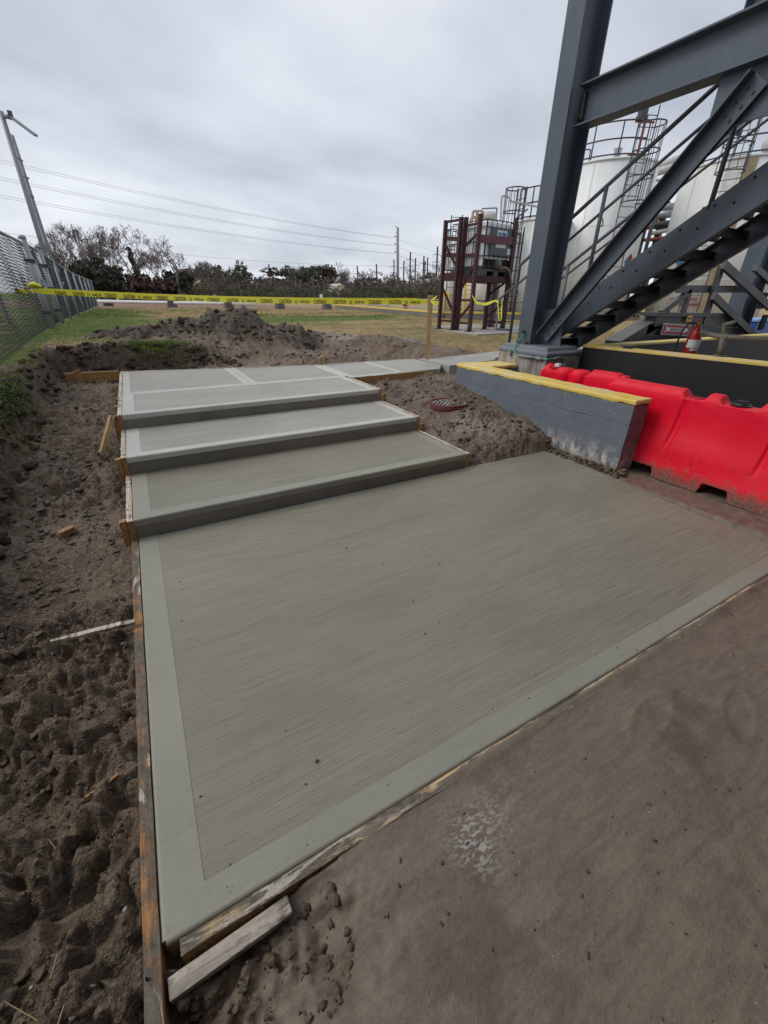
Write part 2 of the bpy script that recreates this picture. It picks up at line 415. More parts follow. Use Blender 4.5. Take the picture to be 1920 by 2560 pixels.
M['clod_grey'] = simple('grey_clod', (0.125, 0.116, 0.10), 0.85, 0.4, 9, 0.01, bscale=50, spec=0.3)
M['gravel'] = simple('pale_gravel', (0.42, 0.39, 0.35), 0.8, 0.25, 20)

def wood(name, c, smear=0.0, scale=(40, 3, 40), along=1, cr=0.0):
    k = NT(name); v = k.coords(scale)
    a = k.noise(1.0, 6, 0.65, v, 0.5); b = k.noise(5, 4, 0.6)
    col = k.ramp(a, (0.3, tint(c, 0.38)), (0.5, tint(c, 0.85)), (0.72, tint(c, 1.25)))
    ht = a
    if smear:
        st = (26, 3.2, 26) if along == 1 else (3.2, 26, 26)
        w1 = k.noise(1.0, 6, 0.7, k.coords(st), 0.7); w2 = k.noise(6, 6, 0.7)
        w = k.math('ADD', k.math('MULTIPLY', w1, 0.5), k.math('MULTIPLY', w2, 0.5))
        s1 = k.ramp(w, (0.62 - 0.22 * smear, 0.0), (0.70 - 0.22 * smear, 1.0))
        mudc = k.ramp(k.noise(40, 5, 0.7), (0.3, (0.060, 0.048, 0.036)), (0.7, (0.185, 0.160, 0.125)))
        col = k.mix(s1, col, mudc)
        p1 = k.noise(1.0, 6, 0.72, k.coords(tuple(q * 0.8 for q in st), (0, 0, 0), (4.1, 2, 0)), 0.9)
        s2 = k.ramp(p1, (0.585 - cr, 0.0), (0.60 - cr, 0.7), (0.66 - cr, 1.0))
        col = k.mix(s2, col, k.ramp(k.noise(60, 4, 0.7), (0.3, (0.36, 0.31, 0.24)), (0.7, (0.62, 0.57, 0.48))))
        ht = k.math('ADD', a, k.math('MULTIPLY', s1, 0.8))
    return k.done(col, 0.75, k.bump(k.math('ADD', ht, b), 0.003))
M['wood'] = wood('pine_lumber', (0.42, 0.235, 0.09))
M['wood_side'] = wood('form_board_pine', (0.40, 0.21, 0.08), 0.35)
M['wood_top'] = wood('cement_smeared_board', (0.44, 0.21, 0.07), 0.92)
M['wood_top_x'] = wood('cement_smeared_front_board', (0.62, 0.45, 0.25), 0.80, (3, 40, 40), 0, 0.055)
M['wood_white'] = wood('cement_caked_board', (0.68, 0.60, 0.47), 0.55)
M['wood_white_x'] = wood('cement_caked_scrap', (0.54, 0.47, 0.39), 0.62, (3, 40, 40), 0, 0.05)
M['wood_clean'] = wood('clean_pine_stake', (0.58, 0.39, 0.19), 0.0, (60, 60, 2.5))

def steel(name, c, rough=0.42):
    k = NT(name); f = k.noise(1.6, 5, 0.6); g = k.noise(5, 5, 0.65, k.coords((3, 3, 0.5)))
    col = k.ramp(f, (0.3, tint(c, 0.84)), (0.7, tint(c, 1.14)))
    col = k.mix(0.3, col, k.ramp(g, (0.35, tint(c, 0.68)), (0.7, tint(c, 1.35))))
    drip = k.math('MULTIPLY', k.ramp(k.noise(1.0, 4, 0.6, k.coords((26, 26, 1.1))), (0.66, 0.0), (0.74, 0.55)), k.ramp(k.noise(2.3, 3), (0.5, 0.0), (0.62, 1.0)))
    col = k.mix(drip, col, tint(c, 2.1))
    chip = k.math('MULTIPLY', k.ramp(k.noise(42, 4, 0.7), (0.66, 0.0), (0.69, 1.0)), k.ramp(k.noise(2.9, 4, 0.6), (0.56, 0.0), (0.64, 0.8)))
    col = k.mix(chip, col, k.ramp(k.noise(70, 2), (0.4, (0.10, 0.05, 0.028)), (0.6, (0.30, 0.30, 0.30))))
    dust = k.ramp(k.sepn()[2], (0.5, 0.0), (0.95, 0.35))
    col = k.mix(dust, col, (0.24, 0.23, 0.21))
    return k.done(col, k.ramp(f, (0.3, rough - 0.07), (0.7, rough + 0.1)), k.bump(k.noise(120, 3), 0.0006))
M['steel'] = steel('dark_grey_painted_steel', (0.080, 0.103, 0.128))
M['steel_dk'] = steel('shop_grey_steel', (0.050, 0.054, 0.057), 0.5)
M['rail'] = steel('grey_handrail_paint', (0.10, 0.112, 0.122), 0.4)
M['galv'] = simple('galvanised_steel', (0.30, 0.32, 0.335), 0.45, 0.15, 8, metal=0.45)
M['wire'] = simple('galvanised_wire', (0.125, 0.14, 0.155), 0.5, 0.15, 3, metal=0.3)
M['maroon'] = simple('maroon_rack_paint', (0.046, 0.005, 0.009), 0.65, 0.3, 8)
M['maroon_beam'] = simple('maroon_beam_paint', (0.10, 0.010, 0.022), 0.45, 0.2, 6)
M['hole'] = simple('flat_recess_black', (0.006, 0.006, 0.006), 0.9, 0.05)  # flat black for bolts, and for painted shade in pit, gaps and recess
M['pale_dot'] = simple('bare_slot_edge', (0.19, 0.13, 0.13), 0.6, 0.1)
M['red'] = None
def red_plastic():
    k = NT('red_polyethylene'); f = k.noise(2.2, 6, 0.62); o = k.sepo(); nz = k.sepn()
    col = k.ramp(f, (0.3, (0.74, 0.003, 0.020)), (0.7, (0.90, 0.007, 0.038)))
    col = k.mix(k.ramp(k.noise(1.1, 5, 0.65, k.coords((1, 1, 2.2))), (0.50, 0.0), (0.66, 0.16)), col, (0.80, 0.07, 0.095))
    dust = k.math('MULTIPLY', k.ramp(nz[2], (0.25, 0.0), (0.9, 0.3)), k.ramp(k.noise(9, 6, 0.7), (0.42, 0.2), (0.6, 1.0)))
    col = k.mix(dust, col, (0.55, 0.16, 0.15))
    sc = k.ramp(k.voro(34), (0.0, 1.0), (0.05, 1.0), (0.085, 0.0)); gt = k.ramp(k.noise(4, 4), (0.53, 0.0), (0.60, 0.8))
    col = k.mix(k.math('MULTIPLY', sc, gt), col, (0.78, 0.36, 0.36))
    scr = k.ramp(k.noise(1.0, 4, 0.6, k.coords((8, 3, 90), (0.5, 0, 0)), 0.4), (0.70, 0.0), (0.73, 0.6))
    col = k.mix(k.math('MULTIPLY', scr, gt), col, (0.70, 0.22, 0.23))
    low = k.math('ADD', o[2], k.math('MULTIPLY', k.math('SUBTRACT', k.noise(7, 6, 0.75, k.coords((1, 1.4, 0.5))), 0.5), 0.34))
    dirt = k.ramp(low, (0.03, 0.92), (0.085, 0.65), (0.15, 0.0))
    col = k.mix(dirt, col, k.ramp(k.noise(40, 4, 0.7), (0.3, (0.10, 0.07, 0.05)), (0.7, (0.26, 0.19, 0.145))))
    spl = k.ramp(k.noise(26, 3, 0.5), (0.66, 0.0), (0.69, 0.8)); up = k.ramp(o[2], (0.1, 1.0), (0.45, 0.0))
    col = k.mix(k.math('MULTIPLY', spl, up), col, (0.22, 0.13, 0.10))
    return k.done(col, k.ramp(f, (0.3, 0.40), (0.7, 0.58)), k.bump(k.noise(50, 4), 0.0015), spec=0.2)
M['red'] = red_plastic()
def wall_paint():
    k = NT('grey_painted_concrete'); f = k.noise(1.8, 5, 0.6); g = k.noise(11, 5, 0.65)
    c = (0.148, 0.168, 0.200)
    col = k.ramp(f, (0.3, tint(c, 0.84)), (0.7, tint(c, 1.12)))
    col = k.mix(0.25, col, k.ramp(g, (0.3, tint(c, 0.7)), (0.7, tint(c, 1.3))))
    o = k.sepo()
    low = k.ramp(o[2], (0.05, 1.0), (0.28, 0.0))
    st = k.ramp(k.noise(13, 6, 0.7, k.coords((1, 1, 0.35))), (0.43, 0.0), (0.50, 1.0))
    col = k.mix(k.math('MULTIPLY', low, st), col, k.ramp(g, (0.3, (0.17, 0.135, 0.105)), (0.6, (0.62, 0.58, 0.53))))
    chip = k.math('MULTIPLY', k.ramp(k.voro(17), (0.0, 1.0), (0.09, 1.0), (0.13, 0.0)), k.ramp(k.noise(3, 4), (0.47, 0.0), (0.55, 1.0)))
    col = k.mix(chip, col, (0.47, 0.45, 0.42))
    foot = k.ramp(o[2], (0.0, 1.0), (0.085, 0.0))
    col = k.mix(k.math('MULTIPLY', foot, k.ramp(g, (0.3, 0.4), (0.55, 1.0))), col, k.ramp(k.noise(25, 5), (0.3, (0.05, 0.035, 0.024)), (0.7, (0.21, 0.165, 0.12))))
    nn = k.bump(g, 0.006, 0.7, k.bump(k.noise(60, 4), 0.003))
    return k.done(col, 0.62, nn)
M['wall'] = wall_paint()
def yellow_worn():
    k = NT('worn_yellow_paint'); f = k.noise(14, 6, 0.7); g = k.noise(4, 5, 0.6)
    col = k.ramp(g, (0.3, (0.74, 0.53, 0.10)), (0.7, (0.84, 0.64, 0.18)))
    col = k.mix(k.ramp(k.math('ADD', f, k.math('MULTIPLY', g, 0.6)), (0.80, 0.0), (0.92, 0.85)), col, (0.62, 0.55, 0.42))
    return k.done(col, 0.6, k.bump(f, 0.004))
M['yellow'] = yellow_worn()
M['yellow_clean'] = simple('yellow_paint', (0.72, 0.50, 0.08), 0.5, 0.1, 5)
def pier_mat():
    k = NT('stained_concrete_pier'); v = k.coords((9, 9, 0.9)); a = k.noise(1.0, 5, 0.65, v, 0.4); b = k.noise(9, 5, 0.6)
    col = k.ramp(a, (0.32, (0.12, 0.085, 0.065)), (0.47, (0.28, 0.24, 0.205)), (0.56, (0.50, 0.475, 0.44)), (0.72, (0.37, 0.33, 0.29)))
    col = k.mix(0.35, col, k.ramp(b, (0.3, (0.12, 0.10, 0.085)), (0.7, (0.42, 0.40, 0.37))))
    return k.done(col, 0.8, k.bump(b, 0.005))
M['pier'] = pier_mat()
M['cap'] = steel('painted_grout_cap', (0.16, 0.19, 0.22), 0.45)
M['black_wall'] = simple('black_coated_concrete', (0.0135, 0.0145, 0.0155), 0.6, 0.25, 5, 0.002)
M['pvc'] = simple('grey_pvc_conduit', (0.22, 0.225, 0.23), 0.5, 0.12, 12)
M['green_wire'] = simple('green_ground_wire', (0.02, 0.30, 0.15), 0.4, 0.1, 12)
M['ring'] = None
def ring_mat():
    k = NT('maroon_cast_iron'); f = k.noise(14, 5, 0.7)
    col = k.mix(k.ramp(f, (0.60, 0.0), (0.66, 1.0)), k.ramp(k.noise(6, 4), (0.3, (0.085, 0.014, 0.013)), (0.7, (0.15, 0.030, 0.026))), (0.28, 0.23, 0.205))
    return k.done(col, 0.6, k.bump(f, 0.003))
M['ring'] = ring_mat()
M['grate'] = simple('worn_grate_iron', (0.36, 0.34, 0.325), 0.5, 0.3, 20)
M['tape'] = simple('yellow_tape', (0.88, 0.81, 0.06), 0.35, 0.05, 4)
M['ink'] = simple('black_print', (0.012, 0.012, 0.010), 0.5, 0.05)
def tank_mat(name, c, rust):
    k = NT(name); f = k.noise(0.9, 5, 0.6); st = k.noise(1.0, 6, 0.65, k.coords((2.6, 2.6, 0.10)), 0.3); st2 = k.noise(1.0, 5, 0.6, k.coords((7, 7, 0.16)))
    col = k.ramp(f, (0.3, tint(c, 0.90)), (0.7, tint(c, 1.05)))
    col = k.mix(k.ramp(st2, (0.50, 0.0), (0.72, 0.22)), col, tint(c, 0.62))
    col = k.mix(k.ramp(st, (0.58, 0.0), (0.74, rust)), col, (0.40, 0.27, 0.15))
    sp = k.math('MULTIPLY', k.ramp(k.noise(9, 4, 0.7), (0.66, 0.0), (0.70, 0.7)), k.ramp(k.noise(1.2, 3), (0.52, 0.0), (0.62, 1.0)))
    col = k.mix(sp, col, (0.26, 0.17, 0.11))
    return k.done(col, 0.45)
M['tank'] = tank_mat('white_tank_paint', (0.80, 0.81, 0.79), 0.18)
M['tank_rust'] = tank_mat('rust_streaked_tank_paint', (0.76, 0.76, 0.73), 0.5)
M['rust_run'] = simple('rust_runs', (0.42, 0.33, 0.20), 0.7, 0.25, 1.5)
M['tank_grey'] = simple('grey_tank_paint', (0.17, 0.165, 0.165), 0.5, 0.12, 3)
M['hdpe'] = simple('milky_polyethylene', (0.80, 0.82, 0.82), 0.4, 0.08, 2)
M['cage'] = simple('cage_steel', (0.055, 0.06, 0.07), 0.5, 0.2, 8)
M['placard'] = simple('grey_placard', (0.075, 0.085, 0.092), 0.5, 0.1, 8)
M['paper'] = simple('pale_paper', (0.62, 0.66, 0.68), 0.6, 0.05)
M['sign_blue'] = simple('sign_blue', (0.03, 0.16, 0.32), 0.5, 0.05)
M['sign_red'] = simple('sign_red', (0.30, 0.012, 0.025), 0.45, 0.08)
M['sign_white'] = simple('sign_white', (0.70, 0.70, 0.70), 0.5, 0.04)
M['ext_red'] = simple('extinguisher_red', (0.36, 0.012, 0.016), 0.3, 0.08)
M['brass'] = simple('brass_fitting', (0.40, 0.27, 0.08), 0.35, 0.1, metal=0.8)
M['black_plastic'] = simple('black_plastic', (0.018, 0.018, 0.02), 0.4, 0.1)
M['olive_pipe'] = simple('weathered_pipe', (0.135, 0.125, 0.10), 0.6, 0.25, 10)
M['blue'] = simple('blue_plastic', (0.015, 0.07, 0.30), 0.4, 0.1)
M['blue_lt'] = simple('pale_blue_lid', (0.16, 0.33, 0.62), 0.4, 0.1)
M['orange'] = simple('orange_label', (0.70, 0.33, 0.02), 0.5, 0.08)
M['pad'] = simple('pale_concrete_pad', (0.36, 0.345, 0.315), 0.8, 0.15, 4)
M['white_pipe'] = simple('white_pipe', (0.72, 0.72, 0.70), 0.5, 0.05)
M['block'] = simple('weathered_concrete_block', (0.115, 0.108, 0.105), 0.9, 0.3, 3)
M['pole_wood'] = simple('creosoted_pole', (0.030, 0.025, 0.022), 0.85, 0.3, 2)
M['pole_steel'] = simple('grey_pole', (0.22, 0.235, 0.255), 0.5, 0.1, 2)
M['line'] = simple('power_line', (0.20, 0.21, 0.225), 0.6, 0.05)
M['bark'] = simple('bare_bark', (0.105, 0.088, 0.078), 0.9, 0.3, 1.5)
M['bark_pale'] = simple('pale_bark', (0.165, 0.142, 0.125), 0.9, 0.25, 1.5)
M['twig'] = simple('twig', (0.140, 0.105, 0.09), 0.9, 0.25, 1.5)
M['leaf_dark'] = simple('evergreen_leaf', (0.044, 0.050, 0.030), 0.75, 0.5, 0.9)  # lightened a little in place of distance haze
M['leaf_brown'] = simple('russet_leaf', (0.092, 0.056, 0.045), 0.8, 0.45, 0.9)
M['leaf_mid'] = simple('dull_green_leaf', (0.078, 0.086, 0.054), 0.75, 0.45, 0.8)
M['leaf_grey'] = simple('grey_brown_twig_mass', (0.150, 0.126, 0.110), 0.9, 0.35, 0.8)
M['brush'] = simple('winter_brush', (0.074, 0.076, 0.038), 0.85, 0.45, 0.5)
M['grass_g'] = simple('green_grass_blade', (0.15, 0.205, 0.030), 0.7, 0.4, 1.2)
M['grass_t'] = simple('straw_grass_blade', (0.38, 0.285, 0.145), 0.8, 0.3, 1.2)
M['weed'] = simple('weed_leaf', (0.065, 0.10, 0.022), 0.7, 0.45, 12)
M['metal_siding'] = simple('pale_metal_siding', (0.42, 0.45, 0.46), 0.5, 0.08, 1)
M['shadow_door'] = simple('dark_opening', (0.05, 0.055, 0.06), 0.7, 0.1)
M['house'] = simple('cream_siding', (0.50, 0.44, 0.34), 0.8, 0.08, 2)
M['roof'] = simple('grey_shingle', (0.12, 0.11, 0.105), 0.9, 0.15, 3)
M['vent'] = simple('pale_vent_metal', (0.50, 0.49, 0.47), 0.5, 0.1, 6)
M['rust_paint'] = simple('rusty_gate', (0.30, 0.085, 0.05), 0.7, 0.3, 8)
M['hose'] = simple('olive_hose', (0.16, 0.15, 0.11), 0.5, 0.15, 20)
# ------------------------------------------------------------------ terrain
_FY = [0, 5, 6, 7.2, 8.95, 11.1, 12.3, 14, 17, 31, 60, 500]
_FL = [.40, .56, .62, .70, .775, .84, .86, .88, .88, .84, .82, .82]
_RY = [0, 5, 6.6, 7.2, 8.0, 9.5, 11, 14, 60, 500]
_RR = [.46, .47, .53, .60, .760, .775, .785, .80, .82, .82]
_TY = [-2, 2.5, 3, 4, 5, 6, 8, 9]
_TZ = [-.065, -.055, -.02, .06, .15, .22, .31, .36]
def field(x, y):
    a = sst(-0.5, 3.5, x)
    return np.interp(y, _FY, _FL) * (1 - a) + np.interp(y, _RY, _RR) * a
def base_z(x, y):
    x = np.asarray(x, float); y = np.asarray(y, float)
    n1 = fbm(x * 1.7, y * 1.7, 3, 5) * 0.10
    F = field(x, y)
    T = np.interp(y, _TY, _TZ)
    wl = 1 - sst(-1.40, -1.14, x + n1 * 0.5)
    a = sst(0.2, 2.4, x)
    y0 = 8.38 * (1 - a) + 7.5 * a; y1 = 8.66 * (1 - a) + 9.6 * a
    a2 = sst(4.2, 5.0, x); y0 = y0 * (1 - a2) + 6.2 * a2; y1 = y1 * (1 - a2) + 7.4 * a2
    wb = sst(y0, y1, y + n1 * 0.5)
    Tb = T * (1 - a) + 0.44 * a
    h = Tb + (F - Tb) * np.maximum(wl, wb)
    # slope between steps and grey wall
    zs = np.interp(y, [3.0, 3.1, 3.95, 4.9, 5.9], [-.02, .02, .12, .27, .33])
    zw = np.interp(y, [2.95, 3.1, 3.45, 3.86, 4.2, 4.64, 5.9], [.02, .17, .27, .33, .38, .43, .46])
    t = np.clip((x - 2.7) / 1.23, 0, 1)
    hs = zs * (1 - t) + zw * t
    hs = hs + 0.05 * np.exp(-((x - 3.45) ** 2 + (y - 3.35) ** 2) / 0.12)
    hs = hs + 0.125 * np.exp(-(((x - 3.2) ** 2 + (y - 4.06) ** 2) / 0.16))
    k = (x > 2.68) & (x < 4.15) & (y > 3.03) & (y < 5.9)
    h = np.where(k, hs, h)
    # low yard by the barrier and the trodden mud in front
    yard = sst(3.85, 3.95, x) * (1 - sst(4.0, 4.1, y)) * np.ones_like(x)
    h = np.where((y < 3.03) & (x > 2.68), -0.004, h)
    h = np.where((x >= 4.15) & (y < 4.15), -0.004, h)
    fr = sst(-0.45, -0.25, x) * (y < 0.66)
    pocket = np.exp(-(((x + 0.10) / 0.30) ** 2 + ((y - 0.46) / 0.17) ** 2) ** 2) * 0.075
    h = np.where(y < 0.66, h * (1 - fr) + (-0.004 - pocket + 0.009 * sst(.10, .34, x) * np.exp(-((y - .635) / .035) ** 2)) * fr, h)
    # spoil heap on the grass
    mx, my = x - 1.55, y - 10.05
    u = mx * 0.93 - my * 0.36; w = mx * 0.36 + my * 0.93
    sh = np.interp(u, [-2.3, -1.5, -0.75, -0.35, -0.05, 0.35, 0.75, 1.05, 1.5, 2.2], [0, .10, .27, .36, .50, .42, .48, .30, .18, 0])
    mound = 0.80 * sh * np.exp(-(np.abs(w) / 0.75) ** 2.2)
    h = h + mound
    return h
def mound_mask(x, y):
    mx, my = x - 1.55, y - 10.05
    u = mx * 0.93 - my * 0.36; w = mx * 0.36 + my * 0.93
    return (1 - sst(1.9, 2.6, np.abs(u))) * (1 - sst(0.7, 1.15, np.abs(w)))
def masks(x, y):
    n = fbm(x * 0.9, y * 0.9, 4, 11)
    n2 = fbm(x * 2.6, y * 2.6, 3, 17)
    lim = np.interp(x, [-1.2, -0.6, -0.2, 0.4, 1.1, 2.5, 4.0, 4.9, 5.4, 6.2], [8.7, 8.95, 9.3, 10.4, 10.9, 10.6, 10.2, 8.4, 7.35, 6.6])
    g = sst(-0.25, 0.45, y - lim + n * 0.9 + n2 * 0.4)
    left = sst(6.2, 8.0, y) * sst(1.3, 1.45, -x + n * 0.15)
    g = np.maximum(g, left)
    tuft = np.exp(-(((x - 0.25) / 0.38) ** 2 + ((y - 8.72) / 0.20) ** 2)) * 0.95
    tuft2 = np.exp(-(((x + 1.38) / 0.10) ** 2 + ((y - 6.2) / 0.45) ** 2)) * 0.8
    g = np.maximum(g, np.maximum(tuft, tuft2))
    g = g * (1 - mound_mask(x, y))
    g = np.where((x > 4.2) & (y < 5.2) & (x < 60), 0, g)
    g = np.where((y < 5.9) & (x < 4.2) & (x > -1.3), 0, g)
    green = np.maximum(np.exp(-(((y - 15 - 0.28 * (x - 3)) / 1.3) ** 2)) * sst(-1, 4, x) * (1 - sst(8, 11, x)), tuft)
    green = np.maximum(green, np.exp(-((x + 1.2) / 1.5) ** 2) * sst(9, 12, y) * (1 - sst(22, 30, y)) * 0.75)
    green = np.maximum(green, np.maximum(tuft2, sst(0, 1, left) * 0.4))
    flat = np.maximum((y < 0.64) * sst(-0.38, 0.05, x - (0.55 - y) * 0.2), ((x > 2.6) & (y < 3.03)) * 1.0)
    flat = np.maximum(flat, ((x >= 4.15) & (y < 4.15)) * 1.0)
    sa, sb_ = PZ(1185, 2112, 0), PZ(1215, 2040, 0)
    smear = np.exp(-(((x - sa[0]) / 0.055) ** 2 + ((y - sa[1]) / 0.075) ** 2)) * 1.0 + np.exp(-(((x - sb_[0]) / 0.13) ** 2 + ((y - sb_[1]) / 0.07) ** 2)) * 0.55
    chalk = np.exp(-(((x - 3.16) / 0.20) ** 2 + ((y - 3.68) / 0.17) ** 2)) * 0.95 + np.exp(-(((x - 3.64) / 0.15) ** 2 + ((y - 3.32) / 0.13) ** 2)) * 0.95 + np.exp(-(((x - 3.3) / 0.5) ** 2 + ((y - 3.5) / 0.4) ** 2)) * 0.35 + np.exp(-(((x - 4.1) / .5) ** 2 + ((y - 9.2) / .35) ** 2)) * 0.5
    brown = ((x > 3.5) & (y < 2.9)) * sst(3.72, 3.86, x + (2.9 - y) * 0.02 + n2 * 0.05) * 0.85
    brown = np.maximum(brown, ((x > 2.7) & (x < 4.0) & (y > 3.05) & (y < 5.9)) * (0.30 + 0.35 * sst(3.5, 4.6, y)))
    dirt = sst(28.3, 30.0, y + n * 2.0 + 0.18 * (x - 4)) * (1 - sst(57, 62, y)) * (1 - sst(15, 22, x + y * 0.2))
    dark = np.maximum(mound_mask(x, y) * 1.0, np.exp(-((y - 8.52) / .22) ** 2) * (x < 1.3) * 0.8)
    dark = np.maximum(dark, sst(-1.12, -1.24, x) * (y < 9) * (y > 2.0) * 0.75)
    return g, green, flat, np.clip(smear, 0, 1), np.clip(chalk, 0, 1), brown, dirt, np.clip(dark, 0, 1)
def footprint(x, y, cx, cy, a, L=0.15, W=0.055, d=0.022):
    ca, sa = math.cos(a), math.sin(a)
    u = (x - cx) * ca + (y - cy) * sa; v = -(x - cx) * sa + (y - cy) * ca
    r = np.sqrt((u / L) ** 2 + (v / W) ** 2)
    return -d * (1 - sst(0.8, 1.05, r)) + d * 0.6 * np.exp(-((r - 1.2) / 0.18) ** 2)
def ground_z(x, y):
    x = np.asarray(x, float); y = np.asarray(y, float)
    h = base_z(x, y)
    g, _, flat, _, _, _, dirt, _ = masks(x, y)
    mm = mound_mask(x, y)
    loose = np.clip(1 - flat - g * 0.95 - dirt, 0, 1)
    loose = np.where((y > 14) | (x > 7) | (x < -2.2), 0, loose)
    near = 1 - sst(2.6, 6.0, y)
    wx, wy = fbm(x * 6, y * 6, 3, 40) * 0.10, fbm(x * 6 + 9, y * 6, 3, 41) * 0.10
    w1, e1, c1 = worley2((x + wx) * 7.5, (y + wy) * 7.5, 3)
    w2, e2, c2 = worley2((x + wx) * 16, (y + wy * .8) * 19, 9)
    w3, e3, c3 = worley2((x + wx * .5) * 37 + 3, (y + wy * .5) * 37, 19)
    patch = sst(-0.30, 0.30, fbm(x * 1.5, y * 1.5, 3, 23))          # lumpy against smeared areas
    big = sst(0.0, 0.40, e1) * (0.25 + c1) * 0.048 * patch * (c1 > 0.40)
    qx, qy = x + fbm(x * 3.3, y * 3.3, 3, 47) * .16, y + fbm(x * 3.3 + 5, y * 3.3, 3, 48) * .16
    b1 = billow(qx * 5.5, qy * 6.5, 5, 101, 0.56); b2 = billow(qx * 17 + 3, qy * 19, 4, 111, 0.58); b3 = billow(qx * 44, qy * 44, 3, 121, 0.6)
    lump = big + (b1 - .25) * 0.112 * (0.22 + 0.78 * patch) + (b2 - .25) * 0.050 * (0.3 + 0.7 * patch) + (b3 - .25) * 0.016
    med = 0
    rough = fbm(x * 3, y * 3, 4, 2) * 0.040 + fbm(x * 13, y * 13, 4, 6, 0.6) * 0.010
    ridg = -(np.clip(np.abs(fbm(qx * 4.5 + 3, qy * 4.5, 3, 44, 0.5)), 0, .09) - .09) * -0.20 * (0.3 + 0.7 * patch)
    slope = np.where((x > 2.68) & (x < 4.15) & (y > 3.03), 0.85, 1.0)
    amp = 0.8 + 0.45 * near
    slope = np.where((x > 2.68) & (x < 4.15) & (y > 3.03), 0.85, 1.0)
    clodn = (1 - sst(1.3, 2.0, y)) * (x < -.33)
    wv, ev, cv = worley2((x + wx * 1.2) * 9.5, (y + wy * 1.2) * 8.0, 203)
    lump = lump + clodn * sst(0.02, 0.42, ev) * (cv > .25) * (0.35 + cv) * np.sqrt(np.clip(1 - (wv * 1.25) ** 2, 0, 1)) * 0.040
    # bank sides crumble more
    bank = sst(-1.05, -1.25, x) * (1 - sst(-1.45, -1.7, x)) + np.exp(-((y - 8.5) / 0.3) ** 2) * (x < 1.2)
    d = (lump + rough + ridg - 0.028) * amp * slope * (1 - 0.6 * np.clip(bank, 0, 1)) + np.clip(bank, 0, 1) * (fbm(x * 6, y * 6, 3, 31, .5) * 0.05 + sst(0, .35, e1) * c1 * 0.05)
    mw, me, mc = worley2(x * 3.1 + wx * 3, y * 3.1 + wy * 3, 91)
    d = d * (1 - .55 * mm) + mm * ( fbm(x * 2.6, y * 2.6, 5, 51, .55) * 0.17 + sst(0, .4, me) * (mc - .3) * 0.12 + (0.4 - np.abs(fbm(x * 5, y * 5, 4, 53, .6))) * 0.10 - .04)
    chunk = np.exp(-((((x - 1.95) / 0.34) ** 2 + ((y - 9.72) / 0.22) ** 2) ** 2)) * 0.15
    d = d + chunk
    h = h + d * loose
    edge = (x > -.55) & (x < -.335) & (y < 3.05)
    lim_ = -.006 - np.clip(-.345 - x, 0, 1) * -.30
    h = np.where(edge, np.minimum(h, lim_), h)
    bx_, by_ = (x + .575) / .155, (y - .40) / .24
    h = np.maximum(h, np.where((x < -.36) & (y < .9), -.055 + .095 * np.sqrt(np.clip(1 - bx_ ** 2 - by_ ** 2, 0, 1)) + fbm(x * 12, y * 12, 3, 205) * .006, -9))
    h = h + footprint(x, y, -0.52, 0.95, 1.35, 0.17, 0.07, 0.035) * (x < -0.34) + footprint(x, y, -0.62, 1.75, 1.2, 0.13, 0.05, 0.02) * (x < -.34) + footprint(x, y, -0.60, 2.35, 1.9, 0.12, 0.05, 0.018) * (x < -.34)
    h = h + flat * (fbm(x * 2.2, y * 2.2, 3, 61) * 0.004 + fbm(x * 40, y * 40, 3, 66) * 0.0016 - 0.002)
    pk = np.exp(-(((x + 0.05) / 0.34) ** 2 + ((y - 0.46) / 0.19) ** 2) ** 2)
    h = h + pk * (y < .64) * ((b1 - .3) * .05 + (b2 - .25) * .035 + (b3 - .25) * .012)
    h = h + flat * (y < .64) * ((billow(x * 9, y * 13, 4, 131, .6) - .25) * .0026 - .001)
    for cx, cy, a_ in ((1.9, 0.25, .4), (1.25, -0.12, 1.0), (1.55, 0.42, .2), (2.3, 0.3, 2.1)):
        h = h + footprint(x, y, cx, cy, a_, 0.14, 0.05, 0.004) * flat
    gz_ = fbm(x * 0.5, y * 0.5, 3, 71) * 0.035 + fbm(x * 6, y * 6, 3, 72) * 0.02
    h = h + np.where(y < 25, g, 0) * gz_
    # cut away beneath the concrete
    inside = (x > -0.335) & (x < 3.80) & (y > np.where(x > .2, 0.640, 0.612)) & (y < 3.03)
    inside = inside | ((x > -0.335) & (x < 2.70) & (y >= 3.0) & (y < 5.86))
    wk = (x > -0.335) & (y > 5.8) & (y < np.interp(x, [-.34, 1.28, 2.72, 4.5], [7.85, 7.58, 7.22, 6.7])) & (y > np.interp(x, [2.7, 4.3], [5.86, 5.6])) & (x < np.interp(y, [5.4, 6.9], [4.2, 4.55]))
    h = np.where(inside, h * 0 - 0.16, h)
    h = np.where(wk, 0.20, h)
    return h
def gz1(x, y): return float(base_z(np.array([x]), np.array([y]))[0])
def gzd(x, y): return float(ground_z(np.array([x]), np.array([y]))[0])

